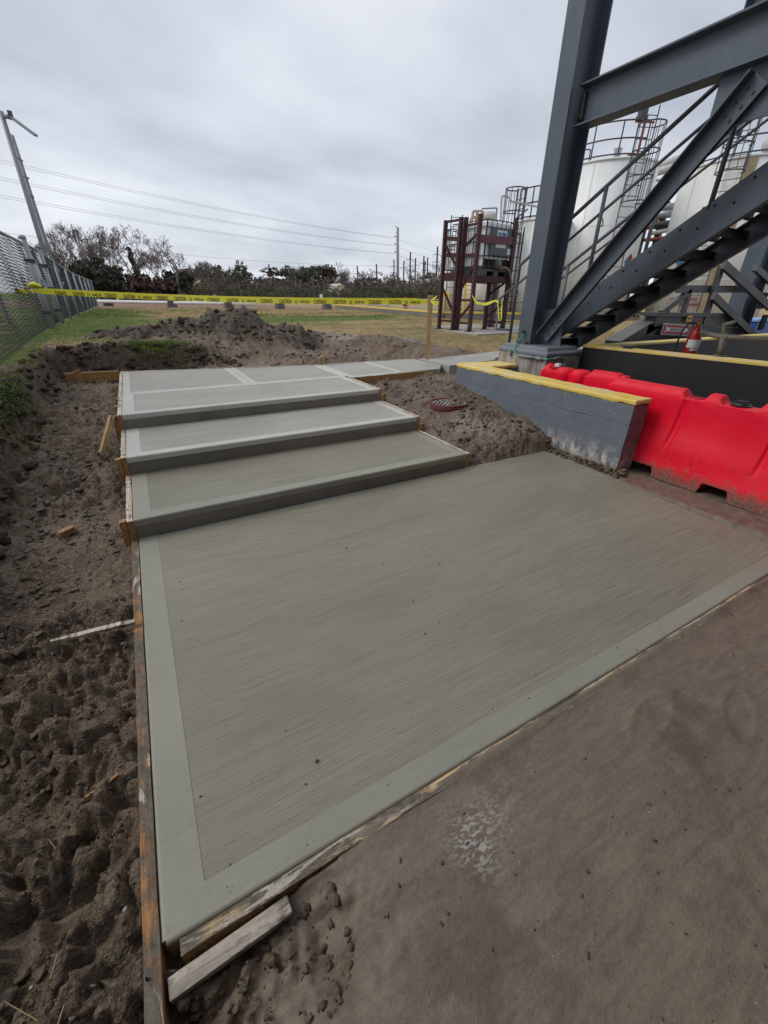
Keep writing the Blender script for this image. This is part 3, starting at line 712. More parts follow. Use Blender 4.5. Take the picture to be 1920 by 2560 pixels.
def graded(segs):
    out = [segs[0][0]]
    for a, b, s0, s1 in segs:
        p = a
        while p < b - 1e-6:
            t = (p - a) / (b - a); p = min(b, p + s0 * (s1 / s0) ** t); out.append(p)
    return np.array(out)
xs = np.concatenate([-graded([(2.2, 6, .12, .6), (6, 60, .6, 12), (60, 500, 12, 120)])[::-1], graded([(-2.2, -1.6, .10, .03), (-1.6, -1.12, .018, .012), (-1.12, -.30, .0095, .0095), (-.30, .3, .012, .012), (.3, 4.2, .021, .021), (4.2, 7.5, .03, .16), (7.5, 24, .3, .8), (24, 120, 1, 14), (120, 600, 20, 120)])[1:]])
ys = graded([(-6, -.7, 1.2, .04), (-.7, -.15, .03, .011), (-.15, 1.6, .0105, .0105), (1.6, 3.2, .012, .014), (3.2, 6.2, .015, .022), (6.2, 12, .026, .045), (12, 20, .06, .4), (20, 60, .5, 2), (60, 140, 3, 12), (140, 700, 20, 140)])
GX, GY = np.meshgrid(xs, ys)
fx, fy = GX.ravel(), GY.ravel()
fz = ground_z(fx, fy)
mk = masks(fx, fy)
V = np.stack([fx, fy, fz], 1)
nx, ny = len(xs), len(ys)
I = np.arange(nx * ny).reshape(ny, nx)
Q = np.stack([I[:-1, :-1].ravel(), I[:-1, 1:].ravel(), I[1:, 1:].ravel(), I[1:, :-1].ravel()], 1)
# no sheet under the thick of the concrete
cxq, cyq = fx[Q].mean(1), fy[Q].mean(1)
keep = ~(((cxq > -0.27) & (cxq < 3.7) & (cyq > 0.70) & (cyq < 2.95)) | ((cxq > -0.27) & (cxq < 2.6) & (cyq > 3.1) & (cyq < 5.8)))
Q, cxq, cyq = Q[keep], cxq[keep], cyq[keep]
gq, dq = mk[0][Q].mean(1), mk[6][Q].mean(1)
kind = np.where(dq > 0.5, 2, np.where((gq > 0.5) | (cyq > 60) | (cxq < -2.2) | (cxq > 7.6), 1, 0))
AT = ('grass', 'green', 'flat', 'smear', 'chalk', 'brown', 'dirt', 'dark')
for kk, nm in ((0, 'mud_ground'), (1, 'grass_field'), (2, 'dirt_road')):
    q = Q[kind == kk]
    uq, inv = np.unique(q, return_inverse=True)
    tag(link_mesh(nm, V[uq], inv.reshape(q.shape), M['soil'], None, True, {a: m_[uq] for a, m_ in zip(AT, mk)}), kind='structure')
del GX, GY

# loose clods and pale crumbs
_ico = bmesh.new(); bmesh.ops.create_icosphere(_ico, subdivisions=1, radius=1.0)
ICO_V = np.array([v.co[:] for v in _ico.verts]); ICO_F = np.array([[v.index for v in f.verts] for f in _ico.faces]); _ico.free()
_ico = bmesh.new(); bmesh.ops.create_icosphere(_ico, subdivisions=2, radius=1.0)
ICO2_V = np.array([v.co[:] for v in _ico.verts]); ICO2_F = np.array([[v.index for v in f.verts] for f in _ico.faces]); _ico.free()
def rocks(name, pts, sizes, mat, flat=0.7, sink=0.3, jag=0.28, fine=False):
    IV, IF = (ICO2_V, ICO2_F) if fine else (ICO_V, ICO_F)
    n = len(pts); VV = np.repeat(IV[None], n, 0)
    if fine:
        f1 = RNG.uniform(1.2, 2.2, (n, 1)); of = RNG.uniform(0, 50, (n, 1))
        w = 1 + jag * (fbm(VV[:, :, 0] * f1 * 1.6 + of, VV[:, :, 1] * f1 * 1.6 + VV[:, :, 2] * 2.3 + of, 4, 90, .7)) * 2.2 + RNG.normal(0, .07, (n, len(IV)))
        VV = np.sign(VV) * np.abs(VV) ** 0.8 * w[:, :, None]
    else: VV = VV * RNG.uniform(1 - jag, 1 + jag, (n, len(IV), 1))
    VV = VV * RNG.uniform(0.5, 1.35, (n, 1, 3)) * np.array([1, 1, flat])
    a = RNG.uniform(0, 6.283, n); ca, sa = np.cos(a)[:, None], np.sin(a)[:, None]
    X = VV[:, :, 0] * ca - VV[:, :, 1] * sa; Y_ = VV[:, :, 0] * sa + VV[:, :, 1] * ca
    VV = np.stack([X, Y_, VV[:, :, 2]], 2) * sizes[:, None, None]
    P = pts.copy(); P[:, 2] += sizes * (flat - sink)
    VV = VV + P[:, None, :]
    F = IF[None] + (np.arange(n) * len(IV))[:, None, None]
    return tag(link_mesh(name, VV.reshape(-1, 3), F.reshape(-1, 3), mat, None, False), kind='stuff')
def scatter(n, x0, x1, y0, y1, ok=None):
    x, y = RNG.uniform(x0, x1, n), RNG.uniform(y0, y1, n)
    if ok is not None:
        k = ok(x, y); x, y = x[k], y[k]
    return np.stack([x, y, ground_z(x, y)], 1)
def psz(n, a, b, p=2.2): return a + (b - a) * RNG.random(n) ** p
cl = [scatter(650, -0.98, -0.36, -0.1, 1.6, lambda x, y: fbm(x * 2.2, y * 2.2, 2, 88) > -0.15), scatter(600, -1.15, -0.36, 1.2, 3.2, lambda x, y: fbm(x * 2, y * 2, 2, 83) > 0.0),
      scatter(900, -1.4, -0.36, 3.2, 8.3, lambda x, y: fbm(x * 2, y * 2, 2, 84) > 0.05)]
cp = np.concatenate(cl); near_k = (cp[:, 1] < 1.3)
sz = np.where(near_k, psz(len(cp), .003, .020, 5), psz(len(cp), .004, .024, 3.5))
rocks('soil_clods', cp, sz, M['clod'], 0.6, 0.45, 0.5, True)
cp = scatter(700, -1.02, -0.50, 2.4, 5.0, lambda x, y: fbm(x * 1.7 + 4, y * 1.7, 3, 85) + (-.75 - x) * 1.2 > 0.05)
cp2 = np.concatenate([scatter(2600, -1.0, -0.345, -0.1, 2.6), scatter(1500, -1.15, -.345, 2.6, 7.5)])
rocks('soil_crumbs', cp2, psz(len(cp2), .0022, .0095, 3), M['clod'], 0.6, 0.4, 0.45)
rocks('grey_clods', cp, psz(len(cp), .004, .024, 3), M['clod_grey'], 0.65, 0.4, 0.5, True)
cp = scatter(300, -0.30, 0.16, 0.26, 0.62, lambda x, y: ((x + .10) / .3) ** 2 + ((y - .46) / .17) ** 2 < 1.0)
rocks('pocket_clods', cp, psz(len(cp), .003, .017, 4), M['clod'], 0.65, 0.4, 0.5, True)
mp = scatter(1500, -1.4, 4.4, 8.7, 11.4, lambda x, y: mound_mask(x, y) > 0.4)
rocks('spoil_clods', mp, psz(len(mp), .010, .075, 4.0), M['topsoil'], 0.6, 0.45, 0.55, True)
bp = np.concatenate([scatter(420, -1.1, 1.2, 8.36, 8.72), scatter(420, -1.42, -1.10, 3.0, 8.4), scatter(160, -1.2, 1.6, 8.1, 8.4)])
rocks('bank_clods', bp, psz(len(bp), .008, .055, 3.0), M['topsoil'], 0.75, 0.55, 0.55, True)
mp = scatter(900, -1.1, 5.2, 7.6, 9.6, lambda x, y: (masks(x, y)[0] < 0.4) & (base_z(x, y) > 0.3))
rocks('graded_soil_clods', mp, psz(len(mp), .006, .04, 4.0), M['clod'], 0.5, 0.4, 0.5, True)
sp = scatter(620, 2.76, 3.9, 3.1, 5.6)
rocks('slope_clods', sp, psz(len(sp), .004, .03, 3.6), M['clod'], 0.6, 0.45, 0.5, True)
sp = np.concatenate([scatter(240, 2.78, 3.9, 3.1, 4.4), scatter(150, -1.0, -0.37, 0, 6), scatter(90, -1, 5, 8, 10.3)])
rocks('white_crumbs', sp, psz(len(sp), .002, .008, 3.5), M['gravel'], 0.7, 0.2, 0.3)
sp = scatter(420, 0.0, 3.2, -0.35, 0.58)
wp = scatter(420, 3.83, 3.99, 2.12, 3.05); wp[:, 2] = np.maximum(wp[:, 2], 0.0) + np.clip((wp[:, 0] - 3.86) * .35, 0, .035)
rocks('wall_foot_rubble', wp, psz(len(wp), .006, .026, 2.5), M['clod'], 0.6, 0.4, 0.5, True)
rocks('mud_crumbs', sp, psz(len(sp), .0018, .008, 4), M['clod'], 0.6, 0.3, 0.35)
sp = scatter(150, 0.0, 3.2, -0.35, 0.58)
rocks('pale_crumbs', sp, psz(len(sp), .0012, .003, 3), M['gravel'], 0.6, 0.3, 0.3)
x = RNG.uniform(-.27, 2.4, 150); y = 0.67 + RNG.random(150) ** 1.7 * 1.9
rocks('slab_crumbs', np.stack([x, y, x * 0], 1), psz(150, .0012, .0046, 3.6), M['clod'], 0.6, 0.2, 0.3)

# ------------------------------------------------------------------ poured concrete
def rect_ring(x0, x1, y0, y1, a, z0, z1, parent, mat, which='LRFB', name='troweled_border'):
    """border bands; a = (left, right, front, back) widths, each band a butt-ended piece of one mesh"""
    l, r, f, b = a; mb = MB()
    if f: mb.box(x0, x1, y0, y0 + f, z0, z1)
    if b: mb.box(x0, x1, y1 - b, y1, z0, z1)
    if l: mb.box(x0, x0 + l, y0 + f, y1 - b, z0, z1)
    if r: mb.box(x1 - r, x1, y0 + f, y1 - b, z0, z1)
    return mb.build(name, mat, parent)
def rounded_edge(mb, a, b, out, r, z0, z1):
    """strip along a->b with its top outer edge rounded; out = outward normal"""
    a, b, out = np.array(a, float), np.array(b, float), np.array(out, float)
    prof = [(0, z0)] + [(0 - r + r * math.cos(t) , z1 - r + r * math.sin(t)) for t in np.linspace(0, math.pi / 2, 6)] + [(-r * 1.001, z0)]
    n = len(prof)
    P = [np.array([a[0], a[1], 0]) + np.array([out[0] * p, out[1] * p, z]) for p, z in prof] + [np.array([b[0], b[1], 0]) + np.array([out[0] * p, out[1] * p, z]) for p, z in prof]
    mb.add(P, [(i, (i + 1) % n, n + (i + 1) % n, n + i) for i in range(n)] + [tuple(range(n - 1, -1, -1)), tuple(range(n, 2 * n))])

slab = thing('landing_slab', (1.7, 1.8, -.12), None, None); slab['kind'] = 'structure'
SX0, SY0, SY1 = -.300, .652, 3.026
mb = MB(); mb.poly([(-.178, .747), (3.66, .747), (3.775, 2.14), (3.83, 2.36), (3.905, 2.93), (3.905, 2.972), (-.178, 2.972), ], -.12, -.0018)
mb.build('broomed_panel', M['broom'], slab)
mb = MB()
mb.box(SX0 + .012, -.178, .747, SY1, -.12, 0.0)                    # left band
mb.box(SX0 + .012, 3.66, SY0 + .012, .747, -.12, 0.0)              # near band
mb.poly([(2.66, 2.972), (3.905, 2.972), (3.925, 3.026), (2.66, 3.026)], -.12, -.0008)
mb.box(-.178, 2.66, 2.972, 3.02, -.12, -.0018)
rounded_edge(mb, (SX0, SY0 + .012), (SX0, SY1), (-1, 0), .012, -.12, 0.0)
rounded_edge(mb, (SX0 + .012, SY0), (3.66, SY0), (0, -1), .012, -.12, 0.0)
mb.build('troweled_border', M['trowel'], slab)

stairs = thing('concrete_steps', (1.2, 4, -.1), 'freshly poured grey concrete steps rising from the wide front slab to the walkway', 'steps')
R1, R2, R3, GRV = 3.026, 3.960, 4.900, 6.000
Zs = (.148, .309, .460)
X1 = 2.672
def step(i, y0, y1, z0, z1, back):
    mt, mbm = (M['trowel'], M['broom']) if i == 0 else (M['trowel_pale'], M['broom_pale'])
    x0 = -.300; r = .014
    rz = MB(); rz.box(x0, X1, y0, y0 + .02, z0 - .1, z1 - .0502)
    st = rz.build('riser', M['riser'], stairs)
    bz = MB()
    bz.box(x0 + .01, X1 - .01, y0 + r, y0 + .098, z1 - .05, z1)
    bz.box(x0 + .01, x0 + .118, y0 + .098, y1, z1 - .05, z1)
    bz.box(X1 - .10, X1 - .01, y0 + .098, y1, z1 - .05, z1)
    rounded_edge(bz, (x0, y0), (X1, y0), (0, -1), r, z1 - .05, z1)
    rounded_edge(bz, (x0, y0 + .0145), (x0, y1), (-1, 0), .010, z1 - .05, z1)
    rounded_edge(bz, (X1, y0 + .0145), (X1, y1), (1, 0), .010, z1 - .05, z1)
    bz.build('troweled_edge', mt, stairs)
    pz = MB(); pz.box(x0 + .118, X1 - .10, y0 + .098, y1, z1 - .05, z1 - .002)
    pz.build('tread', mbm, stairs)
    cz = MB(); cz.box(x0 + .004, X1 - .004, y0 + .021, y1 - .001, z0 - .12, z1 - .051)
    cz.build('core', mt, stairs)
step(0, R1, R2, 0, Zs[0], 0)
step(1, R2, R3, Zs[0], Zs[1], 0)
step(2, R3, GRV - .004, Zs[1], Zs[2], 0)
mb = MB(); mb.box(-.182, X1 - .10, GRV - .075, GRV - .0035, .41, .4605); mb.build('troweled_edge', M['trowel_pale'], stairs)

walk = thing('walkway', (2, 6.8, .36), None, None); walk['kind'] = 'structure'
def yb(x): return float(np.interp(x, [-.34, 1.28, 2.72, 4.5], [7.875, 7.6, 7.25, 6.72]))
def yf(x): return float(np.interp(x, [2.7, 4.3], [5.90, 5.62])) if x > 2.72 else GRV
def wz(x): return .460 + .075 * float(sst(2.7, 4.4, np.array(x)))
def panel(xa, xb, nm, first=False):
    J = .004; xa += J; xb -= J
    b = .085
    n = 2
    def quad(mbx, xa, xb, ya0, ya1, yb0, yb1, dz=0):
        P = [(xa, ya0), (xb, yb0), (xb, yb1), (xa, ya1)]
        mbx.poly(P, .36, [wz(p[0]) - dz for p in P])
    o = MB(); quad(o, xa + b, xb - b, yf(xa + b) + b, yb(xa + b) - .03, yf(xb - b) + b, yb(xb - b) - .03, .002)
    o.build(nm, M['broom_pale'], walk)
    o = MB()
    quad(o, xa, xa + b, yf(xa) + J, yb(xa), yf(xa + b) + J, yb(xa + b))
    quad(o, xb - b, xb, yf(xb - b) + J, yb(xb - b), yf(xb) + J, yb(xb))
    quad(o, xa + b, xb - b, yf(xa + b) + J, yf(xa + b) + b, yf(xb - b) + J, yf(xb - b) + b)
    quad(o, xa + b, xb - b, yb(xa + b) - .03, yb(xa + b), yb(xb - b) - .03, yb(xb - b))
    o.build('troweled_border', M['trowel_pale'], walk)
panel(-.300, 1.262, 'walkway_panel')
panel(1.262, 2.718, 'walkway_panel')
panel(2.718, 3.60, 'walkway_panel')
o = MB(); P = [(3.605, yf(3.605)), (4.18, yf(4.18) - .05), (4.46, 5.95), (4.42, 6.74), (3.605, yb(3.605))]
o.poly(P, .36, [wz(p[0]) - .001 for p in P]); o.build('walkway_panel', M['broom_pale'], walk)
o = MB(); P = [(4.47, 5.72), (8.5, 6.1), (8.5, 6.9), (4.75, 6.55), (4.47, 6.68)]
o.poly(P, .30, [.545, .62, .62, .55, .545]); tag(o.build('old_sidewalk', M['pad']), kind='structure')

# ------------------------------------------------------------------ form boards and stakes
def board(name, pts_a, pts_b, thick, h, side_mat, top_mat, label, group, nrm=None, cat='board'):
    """2x lumber on edge from a to b; (x, y, ztop); thickness to the left of a->b"""
    a, b = np.array(pts_a, float), np.array(pts_b, float)
    d = (b - a) / np.linalg.norm(b - a); s = np.array([-d[1], d[0], 0]); s /= np.linalg.norm(s)
    n = max(2, int(np.linalg.norm(b - a) / .12)); V = []; F = []
    for i in range(n + 1):
        p = a + (b - a) * i / n
        w = (random.random() - .5) * .0035
        V += [p + s * w - np.array([0, 0, h]), p + s * (thick + w) - np.array([0, 0, h]), p + s * (thick + w) , p + s * w]
    mi = []
    for i in range(n):
        k = i * 4
        for j in range(4):
            F.append((k + j, k + (j + 1) % 4, k + 4 + (j + 1) % 4, k + 4 + j)); mi.append(1 if j == 2 else 0)
    F += [(3, 2, 1, 0), (n * 4, n * 4 + 1, n * 4 + 2, n * 4 + 3)]; mi += [0, 0]
    F = [tuple(reversed(f)) for f in F]
    o = link_mesh(name, V, F, [side_mat, top_mat], None, False, None, mi)
    return tag(o, label, cat, group)
GB = 'form boards around the fresh concrete'
board('form_board', (-.303, 0.30, .001), (-.303, 3.02, .001), .040, .09, M['wood_side'], M['wood_top'], 'long mud-smeared form board down the left edge of the front slab', GB)
board('form_board', (-.317, -.30, .006), (-.300, .296, .003), .042, .09, M['wood_side'], M['wood_top'], 'orange-stained board end running past the slab corner at the bottom edge', GB)
board('form_board', (3.60, .648, 0), (-.255, .648, 0), .036, .09, M['wood_side'], M['wood_top_x'], 'half-buried form board along the front edge of the slab beside trodden mud', GB)
board('form_board', (-.302, R1 - .002, Zs[0]), (-.302, R2 - .002, Zs[0]), .038, .17, M['wood_side'], M['wood_white'], 'cement-caked form board at the left end of the lowest step', GB)
board('form_board', (-.302, R2, Zs[1]), (-.302, R3 - .002, Zs[1]), .038, .17, M['wood_side'], M['wood_white'], 'cement-caked form board at the left end of the middle step', GB)
board('form_board', (-.302, R3, Zs[2]), (-.302, 7.90, Zs[2]), .038, .17, M['wood_side'], M['wood_white'], 'cement-caked form board left of the top step and walkway', GB)
board('form_board', (X1 + .040, R1 - .002, Zs[0] + .003), (X1 + .040, R2, Zs[0] + .003), .038, .19, M['wood_side'], M['wood_white'], 'form board at the right end of the lowest step, pale top', GB)
board('form_board', (X1 + .040, R2 - .002, Zs[1] + .003), (X1 + .040, R3, Zs[1] + .003), .038, .19, M['wood_side'], M['wood_white'], 'form board at the right end of the middle step, pale top', GB)
board('form_board', (X1 + .040, R3 - .002, Zs[2] + .003), (X1 + .040, 5.88, Zs[2] + .003), .038, .19, M['wood_side'], M['wood_white'], 'form board at the right end of the top step', GB)
board('form_board', (2.75, 5.895, .457), (4.10, 5.655, .515), -.038, .135, M['wood'], M['wood_white'], 'brown form board under the walkway front above the drain ring', GB)
board('form_board', (-.36, 7.955, .468), (-1.07, 8.00, .468), -.038, .135, M['wood'], M['wood_clean'], 'bare pine board reaching left from the walkway corner into the trench', GB)
board('form_board', (-.34, 7.882, .464), (2.7, 7.262, .464), .03, .12, M['wood_side'], M['wood_white'], 'thin form board along the far edge of the walkway, heap side', GB)
board('form_board', (2.71, 7.26, .468), (4.45, 6.74, .535), .03, .12, M['wood_side'], M['wood_white'], 'thin form board at the far walkway edge beside the yellow-taped stake', GB)
board('form_board', (2.73, 3.032, .006), (3.90, 3.032, .010), .034, .09, M['wood_side'], M['wood_white'], 'thin form board behind the slab below the muddy slope', GB)
def stake(base, top, w, t, label, group='wooden form stakes', rot=0.0, mat='wood', cut=.35, name='form_stake', cat='stake'):
    a, b = np.array(base, float), np.array(top, float); d = (b - a) / np.linalg.norm(b - a)
    ref = np.array([math.cos(rot), math.sin(rot), 0]); ref = ref - d * (ref @ d); ref /= np.linalg.norm(ref); y = np.cross(d, ref)
    q = [(-1, -1), (1, -1), (1, 1), (-1, 1)]
    V = []
    L_ = np.linalg.norm(b - a)
    for p, k in ((a, 1), (a + d * L_ * .5, 1), (b, 1)):
        V += [p + ref * (w / 2 * i * k) + y * (t / 2 * j * k) for i, j in q]
    V[8] = V[8] - d * w * cut * .4; V[11] = V[11] - d * w * cut * .3
    F = [(3, 2, 1, 0), (8, 9, 10, 11)] + [(s * 4 + i, s * 4 + (i + 1) % 4, s * 4 + 4 + (i + 1) % 4, s * 4 + 4 + i) for s in range(2) for i in range(4)]
    o = link_mesh(name, V, F, M[mat]); return tag(o, label, cat, group)
stake((-.370, R1 + .015, -.10), (-.362, R1 + .02, Zs[0] + .008), .038, .052, 'reddish-topped stake against the lowest step board, left side', rot=0)
stake((-.372, R2 + .02, -.02), (-.362, R2 + .02, Zs[1] - .005), .038, .055, 'pale-topped stake against the middle step board, left side', rot=0)
stake((-.372, R3 + .0, .06), (-.362, R3 + .05, Zs[2] - .01), .045, .065, 'stake leaning on the left end of the top step board', rot=0)
stake((-.56, R3 - .12, .12), (-.385, R3 + .02, Zs[2] - .0), .035, .07, 'slanting pine kicker propped against the top step stake', rot=.4, mat='wood_clean')
stake((-.363, 5.55, .15), (-.363, 5.55, Zs[2] - .035), .038, .06, 'stub stake beside the top landing board below the groove', rot=0)
stake((-.363, 5.90, .15), (-.363, 5.90, Zs[2] - .02), .038, .055, 'splintered stub stake just above its neighbour at the landing', rot=0)
stake((-.363, 6.95, .15), (-.363, 6.95, Zs[2] - .045), .038, .06, 'small stake near the far left walkway corner', rot=0)
stake((-.86, 7.94, .27), (-.905, 7.93, .515), .10, .022, 'tapered stake on the bare pine board in the trench', rot=0, mat='wood')
stake((X1 + .068, R2 - .02, .05), (X1 + .068, R2 - .02, Zs[1] - .08), .05, .035, 'short stake by the right end of the middle step', rot=0)
stake((X1 + .066, R3 - .02, .15), (X1 + .066, R3 - .03, Zs[2] - .05), .05, .035, 'short orange stake by the right end of the top step', rot=0)
stake((2.90, 5.84, .25), (2.90, 5.84, .445), .08, .03, 'square stake against the brown walkway front board', rot=0)
stake((X1 + .33, 3.085, -.03), (X1 + .335, 3.085, .045), .065, .022, 'orange wood stub in the mud behind the slab edge', rot=.1)
p = PZ(805, 903, .47)
stake((p[0] + .02, p[1], .30), (p[0] - .01, p[1] + .01, .56), .12, .035, 'short wood block standing at the far walkway edge', rot=.1, mat='wood_clean')
# splintered strip and scrap board in the mud
a, b = PZ(128, 1605, .015), PZ(337, 1553, .03)
def strip(name, a, b, w, h, mat, label, n=9, cat='board'):
    a, b = np.array(a, float), np.array(b, float); d = (b - a); L_ = np.linalg.norm(d); d /= L_; s = np.cross(d, [0, 0, 1.]); s /= np.linalg.norm(s)
    V = []; F = []
    for i in range(n + 1):
        p = a + d * L_ * i / n; k = .55 + .45 * min(1, i / n * 2.5) + random.uniform(-.12, .12); dz = random.uniform(-.003, .003)
        V += [p + s * (w / 2 * k * q) + np.array([0, 0, (h / 2) * r_ + dz]) for q, r_ in ((-1, -1), (1, -1), (1, 1), (-1, 1))]
    F = [(i * 4 + j, i * 4 + (j + 1) % 4, i * 4 + 4 + (j + 1) % 4, i * 4 + 4 + j) for i in range(n) for j in range(4)] + [(3, 2, 1, 0), (n * 4, n * 4 + 1, n * 4 + 2, n * 4 + 3)]
    return tag(link_mesh(name, V, F, mat), label, cat)
strip('broken_lath', a, b, .030, .016, M['wood_white'], 'splintered pale lath lying in the mud left of the slab')
a, b = PZ(213, 1990, .0), PZ(300, 1942, .006); a[2] = gzd(a[0], a[1]) + .012; b[2] = gzd(b[0], b[1]) + .012
strip('broken_lath', a, b, .012, .008, M['wood_side'], 'thin brown sliver half sunk in mud near the slab', 6)
a = np.array([-.262, .553, -.012]); b = np.array([.090, .553, -.010])
mb = MB(); mb.bar((-.292, .567, -.028), (.030, .579, -.026), .048, .026)
o = mb.build('scrap_board', M['wood_white_x'], None, bevel=.003); tag(o, 'flat cement-stained scrap board butted against the front form board', 'board')
p = PZ(168, 1338, .0)
mb = MB(); mb.bar((p[0] - .04, p[1], .015), (p[0] + .05, p[1] + .03, .03), .05, .045)
tag(mb.build('wood_scrap', M['wood_side'], None, bevel=.003), 'small muddy wood block in the trench beside the lowest step', 'wood block')
# ------------------------------------------------------------------ low grey wall with yellow top
wall = thing('low_wall', (4.05, 3.5, 0), 'low grey painted concrete wall with a worn yellow top beside the slab', 'wall')
def rough_prism(name, x0, x1, y0, y1, z0, z1, mat, parent, sx=.07, amp=.003, bev=.012, seed=0):
    """box with a subdivided, slightly uneven skin"""
    bm = bmesh.new()
    bmesh.ops.create_cube(bm, size=1.0)
    for v in bm.verts: v.co = ((x0 + x1) / 2 + v.co.x * (x1 - x0), (y0 + y1) / 2 + v.co.y * (y1 - y0), (z0 + z1) / 2 + v.co.z * (z1 - z0))
    for ax, n in ((0, int((x1 - x0) / sx)), (1, int((y1 - y0) / sx)), (2, int((z1 - z0) / sx))):
        lo, hi = ((x0, x1), (y0, y1), (z0, z1))[ax]
        for k in range(1, n):
            co = [0, 0, 0]; no = [0, 0, 0]; co[ax] = lo + (hi - lo) * k / n; no[ax] = 1
            bmesh.ops.bisect_plane(bm, geom=bm.verts[:] + bm.edges[:] + bm.faces[:], plane_co=co, plane_no=no)
    ed = [e_ for e_ in bm.edges if len(e_.link_faces) == 2 and e_.calc_face_angle(0) > 0.5]
    bmesh.ops.bevel(bm, geom=ed, offset=bev, segments=2, affect='EDGES', profile=0.5, clamp_overlap=True)
    P = np.array([v.co[:] for v in bm.verts])
    d = np.stack([fbm(P[:, 1] * 9 + P[:, 0] * 3, P[:, 2] * 9 + P[:, 0] * 5 + seed, 3, 1 + seed), fbm(P[:, 0] * 9, P[:, 2] * 9 + P[:, 1] * 4 + seed, 3, 4 + seed), fbm(P[:, 0] * 9 + seed, P[:, 1] * 9, 3, 8 + seed)], 1) * amp
    for v, q in zip(bm.verts, d): v.co = v.co + Vector(q.tolist())
    bm.verts.index_update()
    Vv = [tuple(v.co) for v in bm.verts]; Ff = [tuple(v.index for v in f.verts) for f in bm.faces]; bm.free()
    return link_mesh(name, Vv, Ff, mat, parent)
rough_prism('wall_lower_lift', 3.930, 4.176, 2.200, 4.86, -.10, .479, M['wall'], wall, .075, .006, .005, 2)
rough_prism('wall_upper_lift', 3.932, 4.174, 2.202, 4.858, .480, .668, M['wall'], wall, .075, .005, .005, 5)
yc = rough_prism('yellow_cap', 3.926, 4.180, 2.193, 4.87, .664, .720, M['yellow'], wall, .035, .007, .016, 9)
for v in yc.data.vertices:
    if v.co.z < .682: v.co.z += float(fbm(np.array([v.co.y * 13.0 + v.co.x]), np.array([v.co.x * 5.0]), 4, 140)[0]) * .013 + .004
rough_prism('return_wall', 4.180, 4.716, 4.46, 4.86, -.10, .664, M['wall'], wall, .1, .005, .012, 12)
rough_prism('return_cap', 4.182, 4.714, 4.45, 4.875, .666, .715, M['yellow'], wall, .06, .007, .016, 15)

# ------------------------------------------------------------------ concrete pier
PX0, PX1, PY0, PY1, PZT = 4.72, 5.40, 3.98, 4.88, .885
pier = thing('concrete_pier', (5.06, 4.43, 0), 'rust-streaked concrete pier with a chamfered grey cap under the steel column', 'pier')
rough_prism('pier_block', PX0, PX1, PY0, PY1, -.1, PZT - .028, M['pier'], pier, .12, .006, .015, 21)
mb = MB()
def frus(mb, x0, x1, y0, y1, z0, z1, ins):
    mb.hexa([(x0, y0, z0), (x1, y0, z0), (x1, y1, z0), (x0, y1, z0), (x0 + ins, y0 + ins, z1), (x1 - ins, y0 + ins, z1), (x1 - ins, y1 - ins, z1), (x0 + ins, y1 - ins, z1)])
mb.box(PX0 - .006, PX1 + .006, PY0 - .006, PY1 + .006, PZT - .030, PZT + .022)
o = mb.build('cap_edge', M['cap'], pier, bevel=.012)
mb = MB(); frus(mb, PX0 - .004, PX1 + .004, PY0 - .004, PY1 + .004, PZT + .018, PZT + .040, .04); mb.build('cap_slope', M['cap'], pier, bevel=.006)
mb = MB(); frus(mb, PX0 + .04, PX1 - .04, PY0 + .04, PY1 - .04, PZT + .036, PZT + .082, .012); mb.build('cap_top', M['cap'], pier, bevel=.008)

# conduit and ground wire on the pier
cond = thing('ground_conduit', (4.70, 4.2, .7), 'grey plastic conduit with green ground wire wrapped round the pier corner', 'conduit')
xl, yl = PX0 - .022, PY0 - .022
def sm(P, n=6):
    P = [np.array(p, float) for p in P]; out = []
    Q = [2 * P[0] - P[1]] + P + [2 * P[-1] - P[-2]]
    for i in range(1, len(Q) - 2):
        for k in range(n):
            t = k / n; a, b, c_, d = Q[i - 1], Q[i], Q[i + 1], Q[i + 2]
            out.append(.5 * ((2 * b) + (-a + c_) * t + (2 * a - 5 * b + 4 * c_ - d) * t * t + (-a + 3 * b - 3 * c_ + d) * t ** 3))
    out.append(P[-1]); return out
MB().tube(sm([PX(1310, 831, 4.885), PX(1304, 845, 4.80), PX(1289, 862, 4.735), PX(1286, 876, xl), PX(1295, 888, xl)]), .009, 8).build('ground_wire', M['green_wire'], cond, True)
MB().tube([PX(1294, 888, xl), PX(1340, 895.5, xl)], .017, 10).tube([PX(1340, 895.5, xl), PX(1356, 898, xl)], .021, 10).build('conduit_run', M['pvc'], cond, True)
c0 = PX(1369, 899, xl); c1 = np.array([PX0, PY0, c0[2] - .002]); c2 = PY(1382, 898, yl)
MB().tube(sm([PX(1355, 898, xl), c0, (xl + .004, yl + .004, c0[2]), c2], 5), .009, 8).build('ground_wire', M['green_wire'], cond, True)
MB().tube([c2, PY(1401, 893.5, yl)], .017, 10).build('conduit_run', M['pvc'], cond, True)
MB().tube(sm([PY(1400, 894, yl), PY(1408, 897, yl), PY(1410, 908, yl)], 5), .009, 8).build('ground_wire', M['green_wire'], cond, True)
MB().tube([PY(1410, 906, yl), PY(1403, 955, yl)], .018, 10).build('conduit_drop', M['pvc'], cond, True)
MB().box(PX0 - .05, PX0 - .0, 4.60, 4.63, c0[2] - .03, c0[2] + .045).build('strap', M['galv'], cond)
p = PX(1310, 829, 4.89)
MB().tube([p, p + np.array([-.05, 0, 0])], .022, 8).build('clamp', M['cage'], cond)

